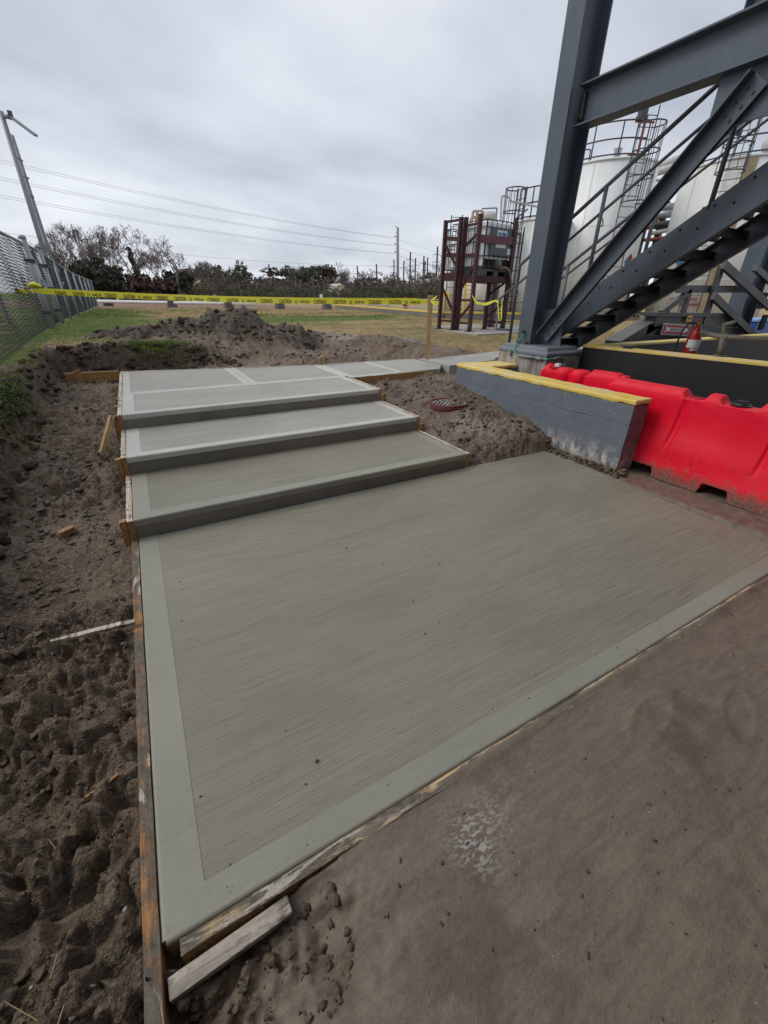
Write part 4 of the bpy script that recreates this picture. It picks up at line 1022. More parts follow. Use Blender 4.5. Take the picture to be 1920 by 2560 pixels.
# ------------------------------------------------------------------ steel stair tower
ZB = PZT + .083
tower = thing('steel_stair_tower', (5.1, 4.5, ZB), 'dark blue-grey steel stair tower with tall column, overhead beam and open treads', 'staircase')
CX0, CX1, CY0, CY1 = 4.90, 5.32, 4.475, 4.725
mb = MB(); hbeam(mb, ((CX0 + CX1) / 2, (CY0 + CY1) / 2, ZB), ((CX0 + CX1) / 2, (CY0 + CY1) / 2, 9.0), CX1 - CX0, CY1 - CY0, .014, .022, (1, 0, 0))
mb.build('column', M['steel'], tower, bevel=.002, seg=1)
BX = 5.11
mb = MB(); hbeam(mb, (BX, 4.47, 3.515), (BX, .2, 3.515), .37, .205, .012, .018, (0, 0, 1))
mb.build('beam', M['steel'], tower, bevel=.002, seg=1)
mb = MB()
mb.box(BX - .05, BX - .0065, 4.40, 4.47, 3.40, 3.63)
mb.build('clip_angle', M['steel_dk'], tower)
MB().box(BX - .013, BX + .013, 2.05, 2.95, 2.95, 3.329).build('upper_gusset', M['steel'], tower)
P = [PX(u, v, BX) for u, v in ((1344, 862), (1349, 776), (1392, 772), (1407, 790), (1400, 866))]
V = [(BX - .008, q[1], max(q[2], ZB)) for q in P] + [(BX + .008, q[1], max(q[2], ZB)) for q in P]
n = 5
link_mesh('base_gusset', V, [tuple(range(n)), tuple(range(2 * n - 1, n - 1, -1))] + [(i, n + i, n + (i + 1) % n, (i + 1) % n) for i in range(n)], M['steel'], tower)
b0 = (PX(1343, 842, 5.055) + PX(1376, 846, 5.055)) / 2; b1 = (PX(1880, 178, 5.055) + PX(1930, 208, 5.055)) / 2
mb = MB()
d = b1 - b0; d /= np.linalg.norm(d); pr = np.cross(d, [1, 0, 0]); pr /= np.linalg.norm(pr)
if pr[2] < 0: pr = -pr
mb.prism([(-.012, -.085), (0, -.085), (0, .085), (-.012, .085)], b0, b1, (1, 0, 0), pr)
mb.prism([(-.012, .073), (-.10, .073), (-.10, .085), (-.012, .085)], b0, b1, (1, 0, 0), pr)
mb.prism([(.026, -.085), (.038, -.085), (.038, .085), (.026, .085)], b0, b1, (1, 0, 0), pr)
mb.prism([(.038, .073), (.11, .073), (.11, .085), (.038, .085)], b0, b1, (1, 0, 0), pr)
mb.build('diagonal_brace', M['steel'], tower)
ST = lambda y: 2.11 + .655 * (3.4 - y)
SD = .385
def stringer(x0, x1, side):
    mb = MB(); yA, yB_ = 5.72, .9
    t0, t1 = np.array([x0 if side > 0 else x1, yA, ST(yA)]), np.array([x0 if side > 0 else x1, yB_, ST(yB_)])
    d = (t1 - t0) / np.linalg.norm(t1 - t0); u = np.array([0, -d[2], d[1]]); u = u if u[2] > 0 else -u
    w = .31 if side > 0 else .25; X = np.array([1.0 * side, 0, 0])
    if side < 0: t0, t1 = t0 - u * .07, t1 - u * .07
    mb.prism([(0, -w), (.010, -w), (.010, 0), (0, 0)], t0, t1, X, u)
    mb.prism([(.010, -.016), (.075, -.016), (.075, 0), (.010, 0)], t0, t1, X, u)
    mb.prism([(.010, -w), (.075, -w), (.075, -w + .016), (.010, -w + .016)], t0, t1, X, u)
    return mb.build('stringer', M['steel'], tower), t0, d, u
SX, SX2 = 5.45, 6.40
_, t0, dS, uS = stringer(SX, SX, 1)
stringer(SX2, SX2, -1)
k = 0
for zt in np.arange(.62, 3.6, .182):
    y = 3.4 - (zt + .10 - 2.11) / .655
    mb = MB(); mb.box(SX + .012, SX2 - .012, y - .14, y + .15, zt - .006, zt + .004)
    mb.box(SX + .012, SX2 - .012, y + .142, y + .15, zt - .085, zt - .006); mb.box(SX + .012, SX2 - .012, y - .14, y - .132, zt - .085, zt - .006)
    mb.box(SX + .0105, SX + .012 + .05, y - .13, y + .14, zt - .05, zt - .007)
    mb.build('stair_tread', M['tread'], tower)
    if 2.0 < y < 4.7:
        for dy in (-.07, .10):
            q = np.array([SX - .004, y + dy, zt - .03])
            bm_ = MB(); bm_.tube([q, q + np.array([.012, 0, 0])], .013, 8).build('bolt', M['hole'], tower)
R1Z = lambda y: 2.53 + .618 * (4.6 - y)
R2Z = lambda y: 1.945 + .618 * (5.435 - y)
rr = .024
mb = MB(); mb.tube([(SX + .02, 5.443, .55), (SX + .02, 5.443, R1Z(5.443)), (SX + .02, .9, R1Z(.9))], rr, 10).build('handrail', M['rail'], tower, True)
L0 = PX(1250, 746, SX + .02); L1 = PX(1247, 822, SX + .02)
mb = MB(); mb.tube([(SX + .02, 5.45, L1[2] + .0), (SX + .02, L0[1], L1[2]), (SX + .02, L0[1], L0[2]), (SX + .02, 5.46, L0[2] + .19), (SX + .02, .9, R1Z(.9) - .287)], .018, 10).build('mid_rail', M['rail'], tower, True)
for y in (4.18, 2.90, 1.6): MB().tube([(SX + .02, y, ST(y) - .05), (SX + .02, y, R1Z(y))], rr, 10).build('rail_post', M['rail'], tower, True)
for y in (5.443, 4.18): MB().tube(sm([(SX + .0, y - .01, R1Z(y) - .30), (SX - .0, y - .06, R1Z(y) - .36), (SX, y - .07, R1Z(y) - .42), (SX, y - .02, R1Z(y) - .40)], 4), .007, 6).build('chain_hook', M['rail'], tower, True)
mb = MB(); mb.tube([(SX2 - .02, 5.66, .55), (SX2 - .02, 5.66, R2Z(5.66)), (SX2 - .02, .9, R2Z(.9))], rr, 10).build('handrail', M['rail'], tower, True)
mb = MB(); mb.tube([(SX2 - .02, 5.66, R2Z(5.66) - .14), (SX2 - .02, .9, R2Z(.9) - .14)], .016, 8).build('mid_rail', M['rail'], tower, True)
for y in (5.28, 4.05, 2.75, 1.5): MB().tube([(SX2 - .02, y, ST(y) - .05), (SX2 - .02, y, R2Z(y))], rr, 10).build('rail_post', M['rail'], tower, True)
for u, v in ((1753, 525), (1790, 500)):
    q = PX(u, v, SX + .04); MB().tube([q - np.array([0, .03, .02]), q + np.array([0, -.03, .02])], .024, 8).build('clamp', M['hole'], tower)
p = PD(1850, 205, 8.2)
mb = MB(); hbeam(mb, (p[0], p[1], 3.40), (p[0], p[1], 9), .34, .20, .012, .02, (.35, .94, 0)); mb.build('upper_post', M['steel'], tower)

# bolted joints
def bolts(pts, ax, r=.014, h=.012):
    ax = np.array(ax, float)
    for p in pts: MB().tube([np.array(p, float), np.array(p, float) + ax * h], r, 6).build('bolt', M['steel_dk'], tower)
bolts([(BX - .0505, y, z) for y in (4.435,) for z in (3.43, 3.49, 3.55, 3.60)], (-1, 0, 0))
for f_ in (.035, .075, .115, .90, .935, .97):
    q = b0 + (b1 - b0) * f_
    for s_ in (-.035, .03): bolts([q + pr * s_ + np.array([-.012, 0, 0])], (-1, 0, 0))
bolts([(x, y, ZB) for x in (CX0 - .03, CX1 + .03) for y in (CY0 + .04, CY1 - .04)], (0, 0, 1), .016, .04)
# unseen landing at the stair head, added to shade stringers and treads
mb = MB(); mb.box(5.00, 9.2, -3.5, 1.55, 3.71, 3.75); mb.build('landing_deck', M['steel_dk'], tower)
for y in (-3.4, -1.0, 1.45): mb = MB(); hbeam(mb, (5.22, y, 3.55), (9.1, y, 3.55), .30, .15, .01, .014, (0, 0, 1)); mb.build('deck_beam', M['steel'], tower)
for x, y in ((9.1, 1.45), (9.1, -3.4), (5.11, -3.4)): mb = MB(); hbeam(mb, (x, y, .0), (x, y, 3.7), .30, .25, .012, .02, (1, 0, 0)); mb.build('column', M['steel'], tower)
# unseen building behind the camera, added to shade risers and foreground
bld = thing('unseen_shade_building', (1.0, -4.2, 0), 'unseen dark metal clad building with a canopy, added behind the camera for shade', 'building')
BY = -2.6
mb = MB()
for i in range(60):
    x0 = -5.0 + i * .25; mb.box(x0, x0 + .25, BY - .08, BY, -.1, 7.5) if i % 2 else mb.box(x0, x0 + .25, BY - .08, BY - .035, -.1, 7.5)
mb.build('wall_cladding', M['placard'], bld)
MB().box(-5.0, 10.0, BY - 7, BY - .09, -.1, 7.5).build('wall_core', M['placard'], bld)
MB().box(-5.2, 10.2, BY - 7.2, BY + .25, 7.5, 7.75).build('roof', M['placard'], bld)
MB().box(-4.5, 8.5, BY + .051, .10, 4.20, 4.35).build('canopy', M['placard'], bld)  # canopy added to darken the ground nearest the camera
for x in (-4.4, -1.2, 8.3): MB().box(x - .06, x + .06, -.12, .0, -.1, 4.199).build('shade_canopy_post', M['steel_dk'], bld)
# ------------------------------------------------------------------ red water-filled barriers
def barrier(name, length, humps, holes, caps, ribs, feet, label, place, group):
    """local frame: runs along -Y from 0; face side -X; base z = 0"""
    root = thing(name, place[0], label, 'barrier', group)
    st = np.arange(0, length + .001, .0125)
    zl = [.0, .06, .125, .150, .20, .26, .32, .40, .48, .56, .64, .70, .745]
    wl = [.232, .232, .230, .222, .205, .192, .176, .142, .118, .104, .097, .094, .092]
    arc = np.linspace(0, math.pi / 2, 6)[1:]
    m = (len(zl) + len(arc)) * 2 - 1
    V = []
    def hump(t): return max([float(sst(a - .02, a + .03, np.array(t)) * (1 - sst(b - .03, b + .02, np.array(t)))) for a, b in humps] + [0])
    def foot(t): return min(1.0, max([float(sst(a - .012, a + .012, np.array(t)) * (1 - sst(b - .012, b + .012, np.array(t)))) for a, b in feet] + [0]))
    for t in st:
        h = .014 + .066 * hump(t); f = foot(t); e_ = min(1, .9 + .1 * min(t, length - t) / .03)
        half = []
        for z, w in zip(zl, wl):
            zz = z if z > .11 else (z * f + .105 * (1 - f) if z > .05 else .0 * f + .10 * (1 - f))
            dx = 0
            if .26 < z < .72:
                for r_ in ribs: dx = max(dx, .017 * float(1 - sst(.012, .034, np.array(abs(t - r_)))))
            if .15 < z < .5: dx += .012 * math.sin(t * 4.2 + .6) * math.exp(-((z - .34) / .12) ** 2)
            half.append(((w - dx) * e_, zz))
        hw = .092 * e_ if hump(t) < .5 else .088 * e_
        half += [(hw * math.cos(q), .745 + h * math.sin(q)) for q in arc]
        full = [(-w, z) for w, z in half] + [(w, z) for w, z in reversed(half[:-1])]
        V += [(x_, -t, z) for x_, z in full]
    V = np.array(V); n = len(st); F = []
    for i in range(n - 1):
        for j in range(m - 1): F.append((i * m + j, i * m + j + 1, (i + 1) * m + j + 1, (i + 1) * m + j))
        F.append((i * m + m - 1, i * m, (i + 1) * m, (i + 1) * m + m - 1))
    F += [tuple(range(m - 1, -1, -1)), tuple((n - 1) * m + j for j in range(m))]
    a = place[1]; ca, sa = math.cos(a), math.sin(a); o3 = WLOC[root]
    def W(P): P = np.asarray(P, float); return np.stack([P[:, 0] * ca - P[:, 1] * sa + o3[0], P[:, 0] * sa + P[:, 1] * ca + o3[1], P[:, 2] + o3[2]], 1)
    o = link_mesh('barrier_body', W(V), F, M['red'], root, True); bm = bmesh.new(); bm.from_mesh(o.data)
    for e_ in bm.edges:
        if len(e_.link_faces) == 2 and e_.calc_face_angle(0) > .42: e_.smooth = False
    bm.to_mesh(o.data); bm.free()
    for t in holes:
        hb = MB(); hb.lathe((0, 0, 0), [(.0, .0035), (.036, .0035), (.042, .010), (.048, .0)], 20)
        q = np.array(hb.v); q[:, 1] *= 1.5; q += np.array([0, -t, .757])
        link_mesh('lift_hole_disc', W(q), hb.f, M['sign_red'], root, True)  # raised dark red disc stands in for the shade of a hole
    for t in caps:
        hb = MB(); hb.lathe((0, 0, .757), [(.075, 0), (.078, .010), (.062, .014), (.058, .022), (0, .024)], 24); hb.box(-.012, .012, -.045, .045, .78, .80)
        q = np.array(hb.v) + np.array([0, -t, 0]); link_mesh('filler_cap', W(q), hb.f, M['black_plastic'], root)
    return root, W
GR = 'red water-filled barriers behind the grey wall'
barrier('water_barrier', 2.45, [(.02, .76), (.93, 1.07), (1.34, 1.49), (1.68, 2.43)], [.845, 1.60], [1.185], [.80, 1.53], [(0, .20), (.775, 1.205), (1.43, 1.95), (2.2, 2.45)],
        'long red plastic water barrier with a black filler cap, scuffed at its feet', ((4.386, 2.755, 0), 0), GR)
rt2, W2 = barrier('water_barrier', 1.0, [(.02, .12), (.62, .98)], [], [], [], [(0, .2), (.7, 1)],
        'shorter red barrier piece by the pier with curved knuckle ends and white plug', ((4.52, 3.80, 0), math.radians(8)), GR)
for t, r_ in ((.30, .115), (.50, .115)):
    hb = MB(); hb.lathe((0, 0, 0), [(r_, .25), (r_, .72), (r_ * .93, .775), (r_ * .7, .80), (0, .805)], 20)
    link_mesh('knuckle', W2(np.array(hb.v) + np.array([-.02, -t, 0])), hb.f, M['red'], rt2, True)
hb = MB(); hb.lathe((0, 0, 0), [(.052, .35), (.052, .76), (.045, .79), (0, .795)], 16)
link_mesh('hook_pin', W2(np.array(hb.v) + np.array([-.03, -1.02, .015])), hb.f, M['red'], rt2, True)
hb = MB(); hb.box(-.03, .03, -.03, .03, .80, .835)
link_mesh('plug', W2(np.array(hb.v) + np.array([0, -.17, 0])), hb.f, M['sign_white'], rt2)

# ------------------------------------------------------------------ black containment wall
cont = thing('containment_wall', (6, 3, 0), 'black-coated concrete containment wall with a yellow painted top edge', 'wall')
A_, B_ = (5.475, 4.02), (5.78, 1.0)
P = [A_, (5.93, -1.5), (6.13, -1.5), (5.98, 1.0), (5.69, 3.83), (13.5, 3.83), (13.5, 4.02)]
P = [(5.475, 4.02), (5.93, -1.5), (6.13, -1.5), (5.69, 3.83), (13.5, 3.86), (13.5, 4.06)]
P = P[::1]
def ccw(P): return P if sum(P[i][0] * P[(i + 1) % len(P)][1] - P[(i + 1) % len(P)][0] * P[i][1] for i in range(len(P))) > 0 else P[::-1]
mb = MB(); mb.poly(ccw([(5.475, 4.02), (5.93, -1.5), (6.13, -1.5), (5.69, 4.02)]), -.1, .955); mb.build('wall_front', M['black_wall'], cont)
mb = MB(); mb.poly(ccw([(5.69, 3.84), (13.5, 3.88), (13.5, 4.07), (5.69, 4.02)]), -.1, .955); mb.build('wall_back', M['black_wall'], cont)
mb = MB(); mb.poly(ccw([(5.468, 4.027), (5.922, -1.5), (6.138, -1.5), (5.698, 4.027)]), .952, .985); mb.build('yellow_top', M['yellow'], cont, bevel=.006)
mb = MB(); mb.poly(ccw([(5.70, 3.83), (13.5, 3.87), (13.5, 4.08), (5.70, 4.027)]), .952, .984); mb.build('yellow_top', M['yellow'], cont, bevel=.006)
mb = MB(); mb.box(5.42, 5.60, 4.03, 5.0, .0, .90); tag(mb.build('concrete_curb', M['pad'], None, bevel=.01), 'small bare concrete curb end behind the corner of the black wall', 'curb')
p = PX(1571, 864, 5.60); mb = MB(); mb.box(p[0] - .03, p[0] + .03, p[1] - .04, p[1] + .04, .986, 1.02); mb.box(p[0] - .015, p[0] + .015, p[1] - .07, p[1] + .07, .986, 1.0)
tag(mb.build('junction_box', M['black_plastic'], None, bevel=.004), 'little black junction box on the yellow wall top near its corner', 'box')

# ------------------------------------------------------------------ fire extinguisher
EX = np.array([6.03, 2.90, .765])
ext = thing('fire_extinguisher', EX, 'red fire extinguisher with black hose standing inside the black wall', 'extinguisher')
MB().lathe(EX, [(.070, 0), (.076, .02), (.076, .37), (.068, .42), (.045, .475), (.03, .49), (.03, .52)], 28).build('cylinder_body', M['ext_red'], ext, True)
MB().lathe(EX, [(.0772, .27), (.0772, .36)], 28, math.radians(160), math.radians(300)).build('label_band', M['sign_white'], ext, True)
MB().lathe(EX, [(.0772, .235), (.0772, .262)], 28, math.radians(200), math.radians(270)).build('data_plate', M['paper'], ext, True)
MB().tube([EX + (0, 0, .515), EX + (0, 0, .56)], .022, 12).build('valve', M['brass'], ext)
MB().bar(EX + (0.02, 0, .56), EX + (-.10, -.03, .585), .022, .008).build('lever', M['ext_red'], ext)
MB().bar(EX + (0.02, 0, .545), EX + (-.09, -.03, .545), .022, .008).build('carry_handle', M['ext_red'], ext)
MB().tube(sm([EX + (0, .02, .54), EX + (-.05, .09, .53), EX + (-.09, .13, .40), EX + (-.10, .12, .2), EX + (-.10, .10, .08)]), .011, 8).build('hose', M['black_plastic'], ext, True)
# pipes on the wall
pp = thing('pipe_run', (5.75, 2.0, .98), 'weathered olive pipe with tee and elbow standing on the yellow wall top', 'pipe')
X_ = 5.82
q0, q1, q2, q3 = PX(1800, 889, X_), PX(1808, 842, X_), PX(1812, 812, X_), PX(1838, 805, X_)
MB().tube([q0, q1], .034, 12).build('riser_pipe', M['olive_pipe'], pp, True)
MB().tube([q0 - (0, 0, .012), q0 + (0, 0, .008)], .062, 14).build('flange', M['olive_pipe'], pp)
MB().tube([PX(1752, 831, X_ + .08), q1 + (0, .05, 0), q1, PX(1990, 852, X_)], .026, 12).build('level_pipe', M['olive_pipe'], pp, True)
MB().tube(sm([q1, q2 - (0, 0, .02), q2, q3]), .020, 10).build('branch_pipe', M['olive_pipe'], pp, True)
MB().tube([q1 + (0, .04, 0), q1 - (0, .05, 0)], .036, 12).tube([q1 + (0, 0, -.03), q1 + (0, 0, .05)], .030, 12).build('tee_fitting', M['olive_pipe'], pp)

# ------------------------------------------------------------------ second steel frame on the right
YF = 4.55
fr = thing('steel_platform_frame', PY(1740, 800, YF), 'dark grey steel platform frame with crossing braces behind the containment wall', 'platform')
def fb(name, a, b, w, t=.06, y=YF, mat='steel_dk'):
    MB().bar(PY(a[0], a[1], y), PY(b[0], b[1], y), t, w, (0, 1, 0) if False else (0, 0, 1)).build(name, M[mat], fr)
def fb2(name, a, b, wpx, y=YF, dep=.07, mat='steel_dk'):
    a3, b3 = PY(a[0], a[1], y), PY(b[0], b[1], y); d = b3 - a3; L_ = np.linalg.norm(d); d /= L_
    n_ = np.array([-d[2], 0, d[0]]); w = wpx
    P = [a3 + n_ * w / 2, a3 - n_ * w / 2, b3 - n_ * w / 2, b3 + n_ * w / 2]
    V = [q for q in P] + [q + np.array([0, dep, 0]) for q in P]
    mb = MB(); mb.add(V, [(0, 1, 2, 3), (7, 6, 5, 4), (0, 4, 5, 1), (1, 5, 6, 2), (2, 6, 7, 3), (3, 7, 4, 0)]); return mb.build(name, M[mat], fr)
fb2('brace', (1814, 661), (1930, 769), .13, YF - .10)
fb2('brace', (1788, 740), (1895, 845), .12, YF - .10)
fb2('upright', (1810, 664), (1762, 812), .12, YF)
fb2('cross_bar', (1700, 723), (1866, 723), .12, YF + .08)
fb2('brace', (1655, 784), (1730, 728), .10, YF + .08)
fb2('upright', (1726, 735), (1711, 786), .09, YF + .09)
fb2('upright', (1672, 768), (1664, 838), .10, YF + .12)
fb2('top_flange', (1642, 786), (1845, 788), .06, YF - .02, .3)
fb2('skid_beam', (1640, 799), (1850, 803), .22, YF + .02, .2)
fb2('lower_flange', (1618, 826), (1870, 834), .20, YF + .03, .2)
fb2('ramp_plate', (1552, 866), (1650, 806), .17, YF + .03, .3)
fb2('skid_web', (1600, 850), (1900, 858), .30, YF + .06, .25)
a3 = PY(1903, 630, YF + .1); a4 = PY(1843, 784, YF + .1)
mb = MB()
q = PY(1875, 705, YF + .1)
hbeam(mb, (q[0] + .42, YF + .25, .1), (q[0] + .42, YF + .25, 3.0), .6, .3, .03, .03, (1, 0, 0)); mb.build('column', M['steel'], fr)
for v in (690, 745, 800):
    q = PY(1912, v, YF - .1); MB().box(q[0] - .06, q[0] + .16, YF - .08, YF - .05, q[2] - .2, q[2] + .1).build('batten_gap_black', M['hole'], fr)  # solid black block imitates the shaded gap between battens
fb2('brace', (1893, 669), (1960, 730), .10, YF - .14)
fb2('stair_string', (1800, 845), (1880, 925), .09, YF - .16)
fb2('stair_string', (1876, 836), (1960, 920), .09, YF + .12)
for (u, v) in ((1828, 869), (1858, 897), (1888, 925)):
    q = PY(u, v, YF - .12); MB().box(q[0] - .02, q[0] + .62, YF - .12, YF + .2, q[2] - .02, q[2]).build('stair_tread', M['steel_dk'], fr)
def sign_mesh(name, text, size, mat, parent, org, xdir, zdir, off=(0, 0, 0), bold=.0, align='CENTER', sx=1.0):
    cu = bpy.data.curves.new('print', 'FONT'); cu.body = text; cu.size = size; cu.align_x = align; cu.align_y = 'CENTER'; cu.offset = bold; cu.resolution_u = 3
    o = bpy.data.objects.new('print', cu); COL.objects.link(o)
    dg = bpy.context.evaluated_depsgraph_get()
    me = bpy.data.meshes.new_from_object(o.evaluated_get(dg))
    V = np.array([v.co[:] for v in me.vertices]); F = [tuple(p.vertices) for p in me.polygons]
    bpy.data.objects.remove(o); bpy.data.curves.remove(cu); bpy.data.meshes.remove(me)
    xd, zd = np.array(xdir, float), np.array(zdir, float)
    W = np.array(org, float) + np.array(off) + V[:, :1] * sx * xd + V[:, 1:2] * zd
    return link_mesh(name, W, F, mat, parent)
# extinguisher arrow sign and orange tag
s0, s1 = PY(1656, 822.5, YF - .03), PY(1722, 826, YF - .03)
xd = (s1 - s0) / np.linalg.norm(s1 - s0); wd = np.linalg.norm(s1 - s0); cen = (s0 + s1) / 2
sg = thing('arrow_sign', cen, 'dark red extinguisher sign with a white arrow on the skid beam', 'sign')
zd = np.array([0, 0, 1.0]); yn = np.array([0, -1, 0.0])
def plate(name, cx, cz, w, h, t, mat, parent, dy=0.0):
    c_ = cen + xd * cx + zd * cz + yn * dy
    P = [c_ - xd * w / 2 - zd * h / 2, c_ + xd * w / 2 - zd * h / 2, c_ + xd * w / 2 + zd * h / 2, c_ - xd * w / 2 + zd * h / 2]
    V = P + [q + yn * t for q in P]
    return MB().add(V, [(3, 2, 1, 0), (4, 5, 6, 7), (0, 1, 5, 4), (1, 2, 6, 5), (2, 3, 7, 6), (3, 0, 4, 7)]).build(name, M[mat], parent)
plate('backing', 0, 0, wd * 1.03, .185, .008, 'sign_white', sg)
plate('red_field', 0, 0, wd, .160, .003, 'sign_red', sg, .009)
ar = [(-.36, -.03), (.27, -.03), (.27, -.065), (.46, 0), (.27, .065), (.27, .03), (-.36, .03), (-.42, .06), (-.39, 0), (-.42, -.06)]
V = [cen + xd * (a * wd) + zd * b * 1.0 + yn * .0135 for a, b in ar]
link_mesh('arrow', V, [(0, 1, 5, 6), (2, 3, 4), (2, 4, 5, 1), (0, 6, 7, 8), (0, 8, 9)], M['sign_white'], sg)
sign_mesh('lettering', 'FIRE EXTINGUISHER', .062, M['ink'], sg, cen + yn * .016, xd, zd, sx=.88 * wd / .66 * .66, bold=.001)
q = PY(1723, 796, YF - .03)
lb = thing('caution_label', q, 'small orange label on the dark skid beam above the arrow sign', 'label')
MB().box(q[0] - .085, q[0] + .085, YF - .04, YF - .031, q[2] - .05, q[2] + .05).build('plate', M['orange'], lb)
MB().box(q[0] - .06, q[0] + .06, YF - .043, YF - .041, q[2] - .014, q[2] + .014).build('print_bar', M['ink'], lb)
q = PY(1888, 818, 5.6)
bt = thing('blue_tote', (q[0] + .6, 5.9, .0), 'blue plastic tote with a paler lid behind the steel frame', 'tote')
MB().box(q[0] + .0, q[0] + 1.5, 5.6, 6.4, .0, q[2] + .12).build('tub', M['blue'], bt, bevel=.03); MB().box(q[0] - .04, q[0] + 1.55, 5.56, 6.44, q[2] + .121, q[2] + .20).build('lid', M['blue_lt'], bt, bevel=.02)

# ------------------------------------------------------------------ drain ring with grate
c_ = PZ(1122, 1004.5, .375); RX, RY_ = float(c_[0]), float(c_[1])
ring = thing('drain_ring', (RX, RY_, .26), 'maroon iron drain ring with a slotted grate set in the mud slope', 'drain')
R_ = .240
MB().lathe((RX, RY_, 0), [(R_ - .006, .12), (R_, .368), (R_ - .006, .375), (R_ - .018, .375), (R_ - .022, .31), (R_ - .022, .12)], 40).build('ring', M['ring'], ring, True)
MB().lathe((RX, RY_, .26), [(0, 0), (R_ - .023, 0)], 28).build('pit_black', M['hole'], ring)  # black disc, the darkness of the pit put into its colour
for i in range(9):
    x_ = (i - 4) * .047; h_ = math.sqrt(max(0, (R_ - .026) ** 2 - x_ ** 2))
    a_ = math.radians(128); ca, sa = math.cos(a_), math.sin(a_)
    MB().bar((RX + x_ * ca + h_ * sa, RY_ + x_ * sa - h_ * ca, .350), (RX + x_ * ca - h_ * sa, RY_ + x_ * sa + h_ * ca, .350), .017, .007).build('grate_bar', M['grate'], ring)
MB().lathe((RX, RY_, .335), [(R_ - .042, 0), (R_ - .042, .022), (R_ - .0225, .022), (R_ - .0225, 0)], 32).build('grate_rim', M['grate'], ring)
# ------------------------------------------------------------------ chain link fence on the left
FX = -1.60
def f_base(y): return float(np.interp(y, [4, 7.2, 8.95, 11.1, 12.3, 14, 17, 32], [.55, .70, .775, .84, .86, .89, .89, .90]))
def f_top(y): return float(np.interp(y, [4, 10.4, 12.5, 14, 16.1, 22, 32.5], [2.47, 2.46, 2.46, 2.44, 2.36, 2.22, 2.20]))
fence = thing('chain_link_fence', (FX, 18, .8), 'galvanised chain link fence running along the left side of the grass', 'fence')
def weave(y0, y1, name, pitch=.053, step=.0285, r=.0031):
    n = int((y1 - y0) / pitch); V = []; F = []
    js = np.arange(n); yy = y0 + js * pitch
    m = 62
    k = np.arange(m)
    zb = np.interp(yy, [4, 7.2, 8.95, 11.1, 12.3, 14, 17, 32], [.55, .70, .775, .84, .86, .89, .89, .90])[:, None] + .0
    zt = np.interp(yy, [4, 10.4, 12.5, 14, 16.1, 22, 32.5], [2.47, 2.46, 2.46, 2.44, 2.36, 2.22, 2.20])[:, None]
    Z_ = zb + (zt - zb) * k[None] / (m - 1)
    Z_ = Z_ + (fbm(yy[:, None] * 1.1 + Z_ * .3, Z_ * 1.7, 3, 13) * .045 + .010 * np.sin(yy[:, None] * 7 + Z_ * 3)) * np.sin(math.pi * k[None] / (m - 1)) ** .4
    Y_ = yy[:, None] + .012 * fbm(yy[:, None] * 2, Z_ * 3, 2, 14) + np.where(k % 2 == 0, 0, pitch * 1.04)[None]
    X_ = FX + np.where(k % 2 == 0, -.004, .004)[None] + .012 * np.sin(Z_ * 5 + yy[:, None] * 1.3) + .02 * fbm(yy[:, None] * .5 + Z_ * 0, Z_ * 1.2, 2, 3)
    C_ = np.stack([X_ + 0 * Y_, Y_, Z_], 2)
    off = np.array([[r, 0, r * .6], [-r * .6, 0, r], [-r * .4, 0, -r * 1.1]])
    P = (C_[:, :, None, :] + off[None, None]).reshape(-1, 3)
    idx = np.arange(n * m * 3).reshape(n, m, 3)
    Q = []
    for a in range(3):
        b = (a + 1) % 3
        Q.append(np.stack([idx[:, :-1, a], idx[:, :-1, b], idx[:, 1:, b], idx[:, 1:, a]], 2).reshape(-1, 4))
    o = link_mesh(name, P, np.concatenate(Q), M['wire'], fence); o['kind'] = 'stuff'
weave(4.6, 12.2, 'woven_wire'); weave(12.3, 14.3, 'woven_wire'); weave(14.4, 32.2, 'woven_wire')
MB().tube([(FX, y, f_top(y) - .02) for y in (4.6, 7, 9, 10.4, 12.25)], .026, 8).build('top_rail', M['galv'], fence, True)
MB().tube([(FX, y, f_top(y) + .0) for y in (12.3, 13.2, 14, 16, 19, 22, 26, 32.2)], .022, 8).build('top_rail', M['galv'], fence, True)
for y in (12.0, 13.9):
    mb = MB(); mb.tube([(FX + .06, y, .5), (FX + .06, y, f_top(y) + .06)], .062 if y < 13 else .055, 12)
    mb.lathe((FX + .06, y, f_top(y) + .06), [(.066, -.03), (.066, .01), (.05, .035), (0, .045)], 12)
    mb.build('terminal_post', M['galv'], fence, True)
    for z in (1.15, 1.62, 2.1): MB().box(FX - .02, FX + .15, y - .075, y + .075, z, z + .05).build('hinge_band', M['cage'], fence)
for y in (16.4, 19.0, 21.6, 24.2, 26.8, 29.4, 32.1):
    MB().tube([(FX + .03, y, .4), (FX + .03, y, f_top(y) + .02)], .030, 8).build('line_post', M['galv'], fence, True)
MB().tube([(FX - .9, 13.4, .8), (FX - .9, 13.4, 3.0)], .035, 8).build('fence_post', M['galv'])
tag(bpy.data.objects['fence_post'], 'lone grey post sticking up behind the fence near its gate posts', 'post')

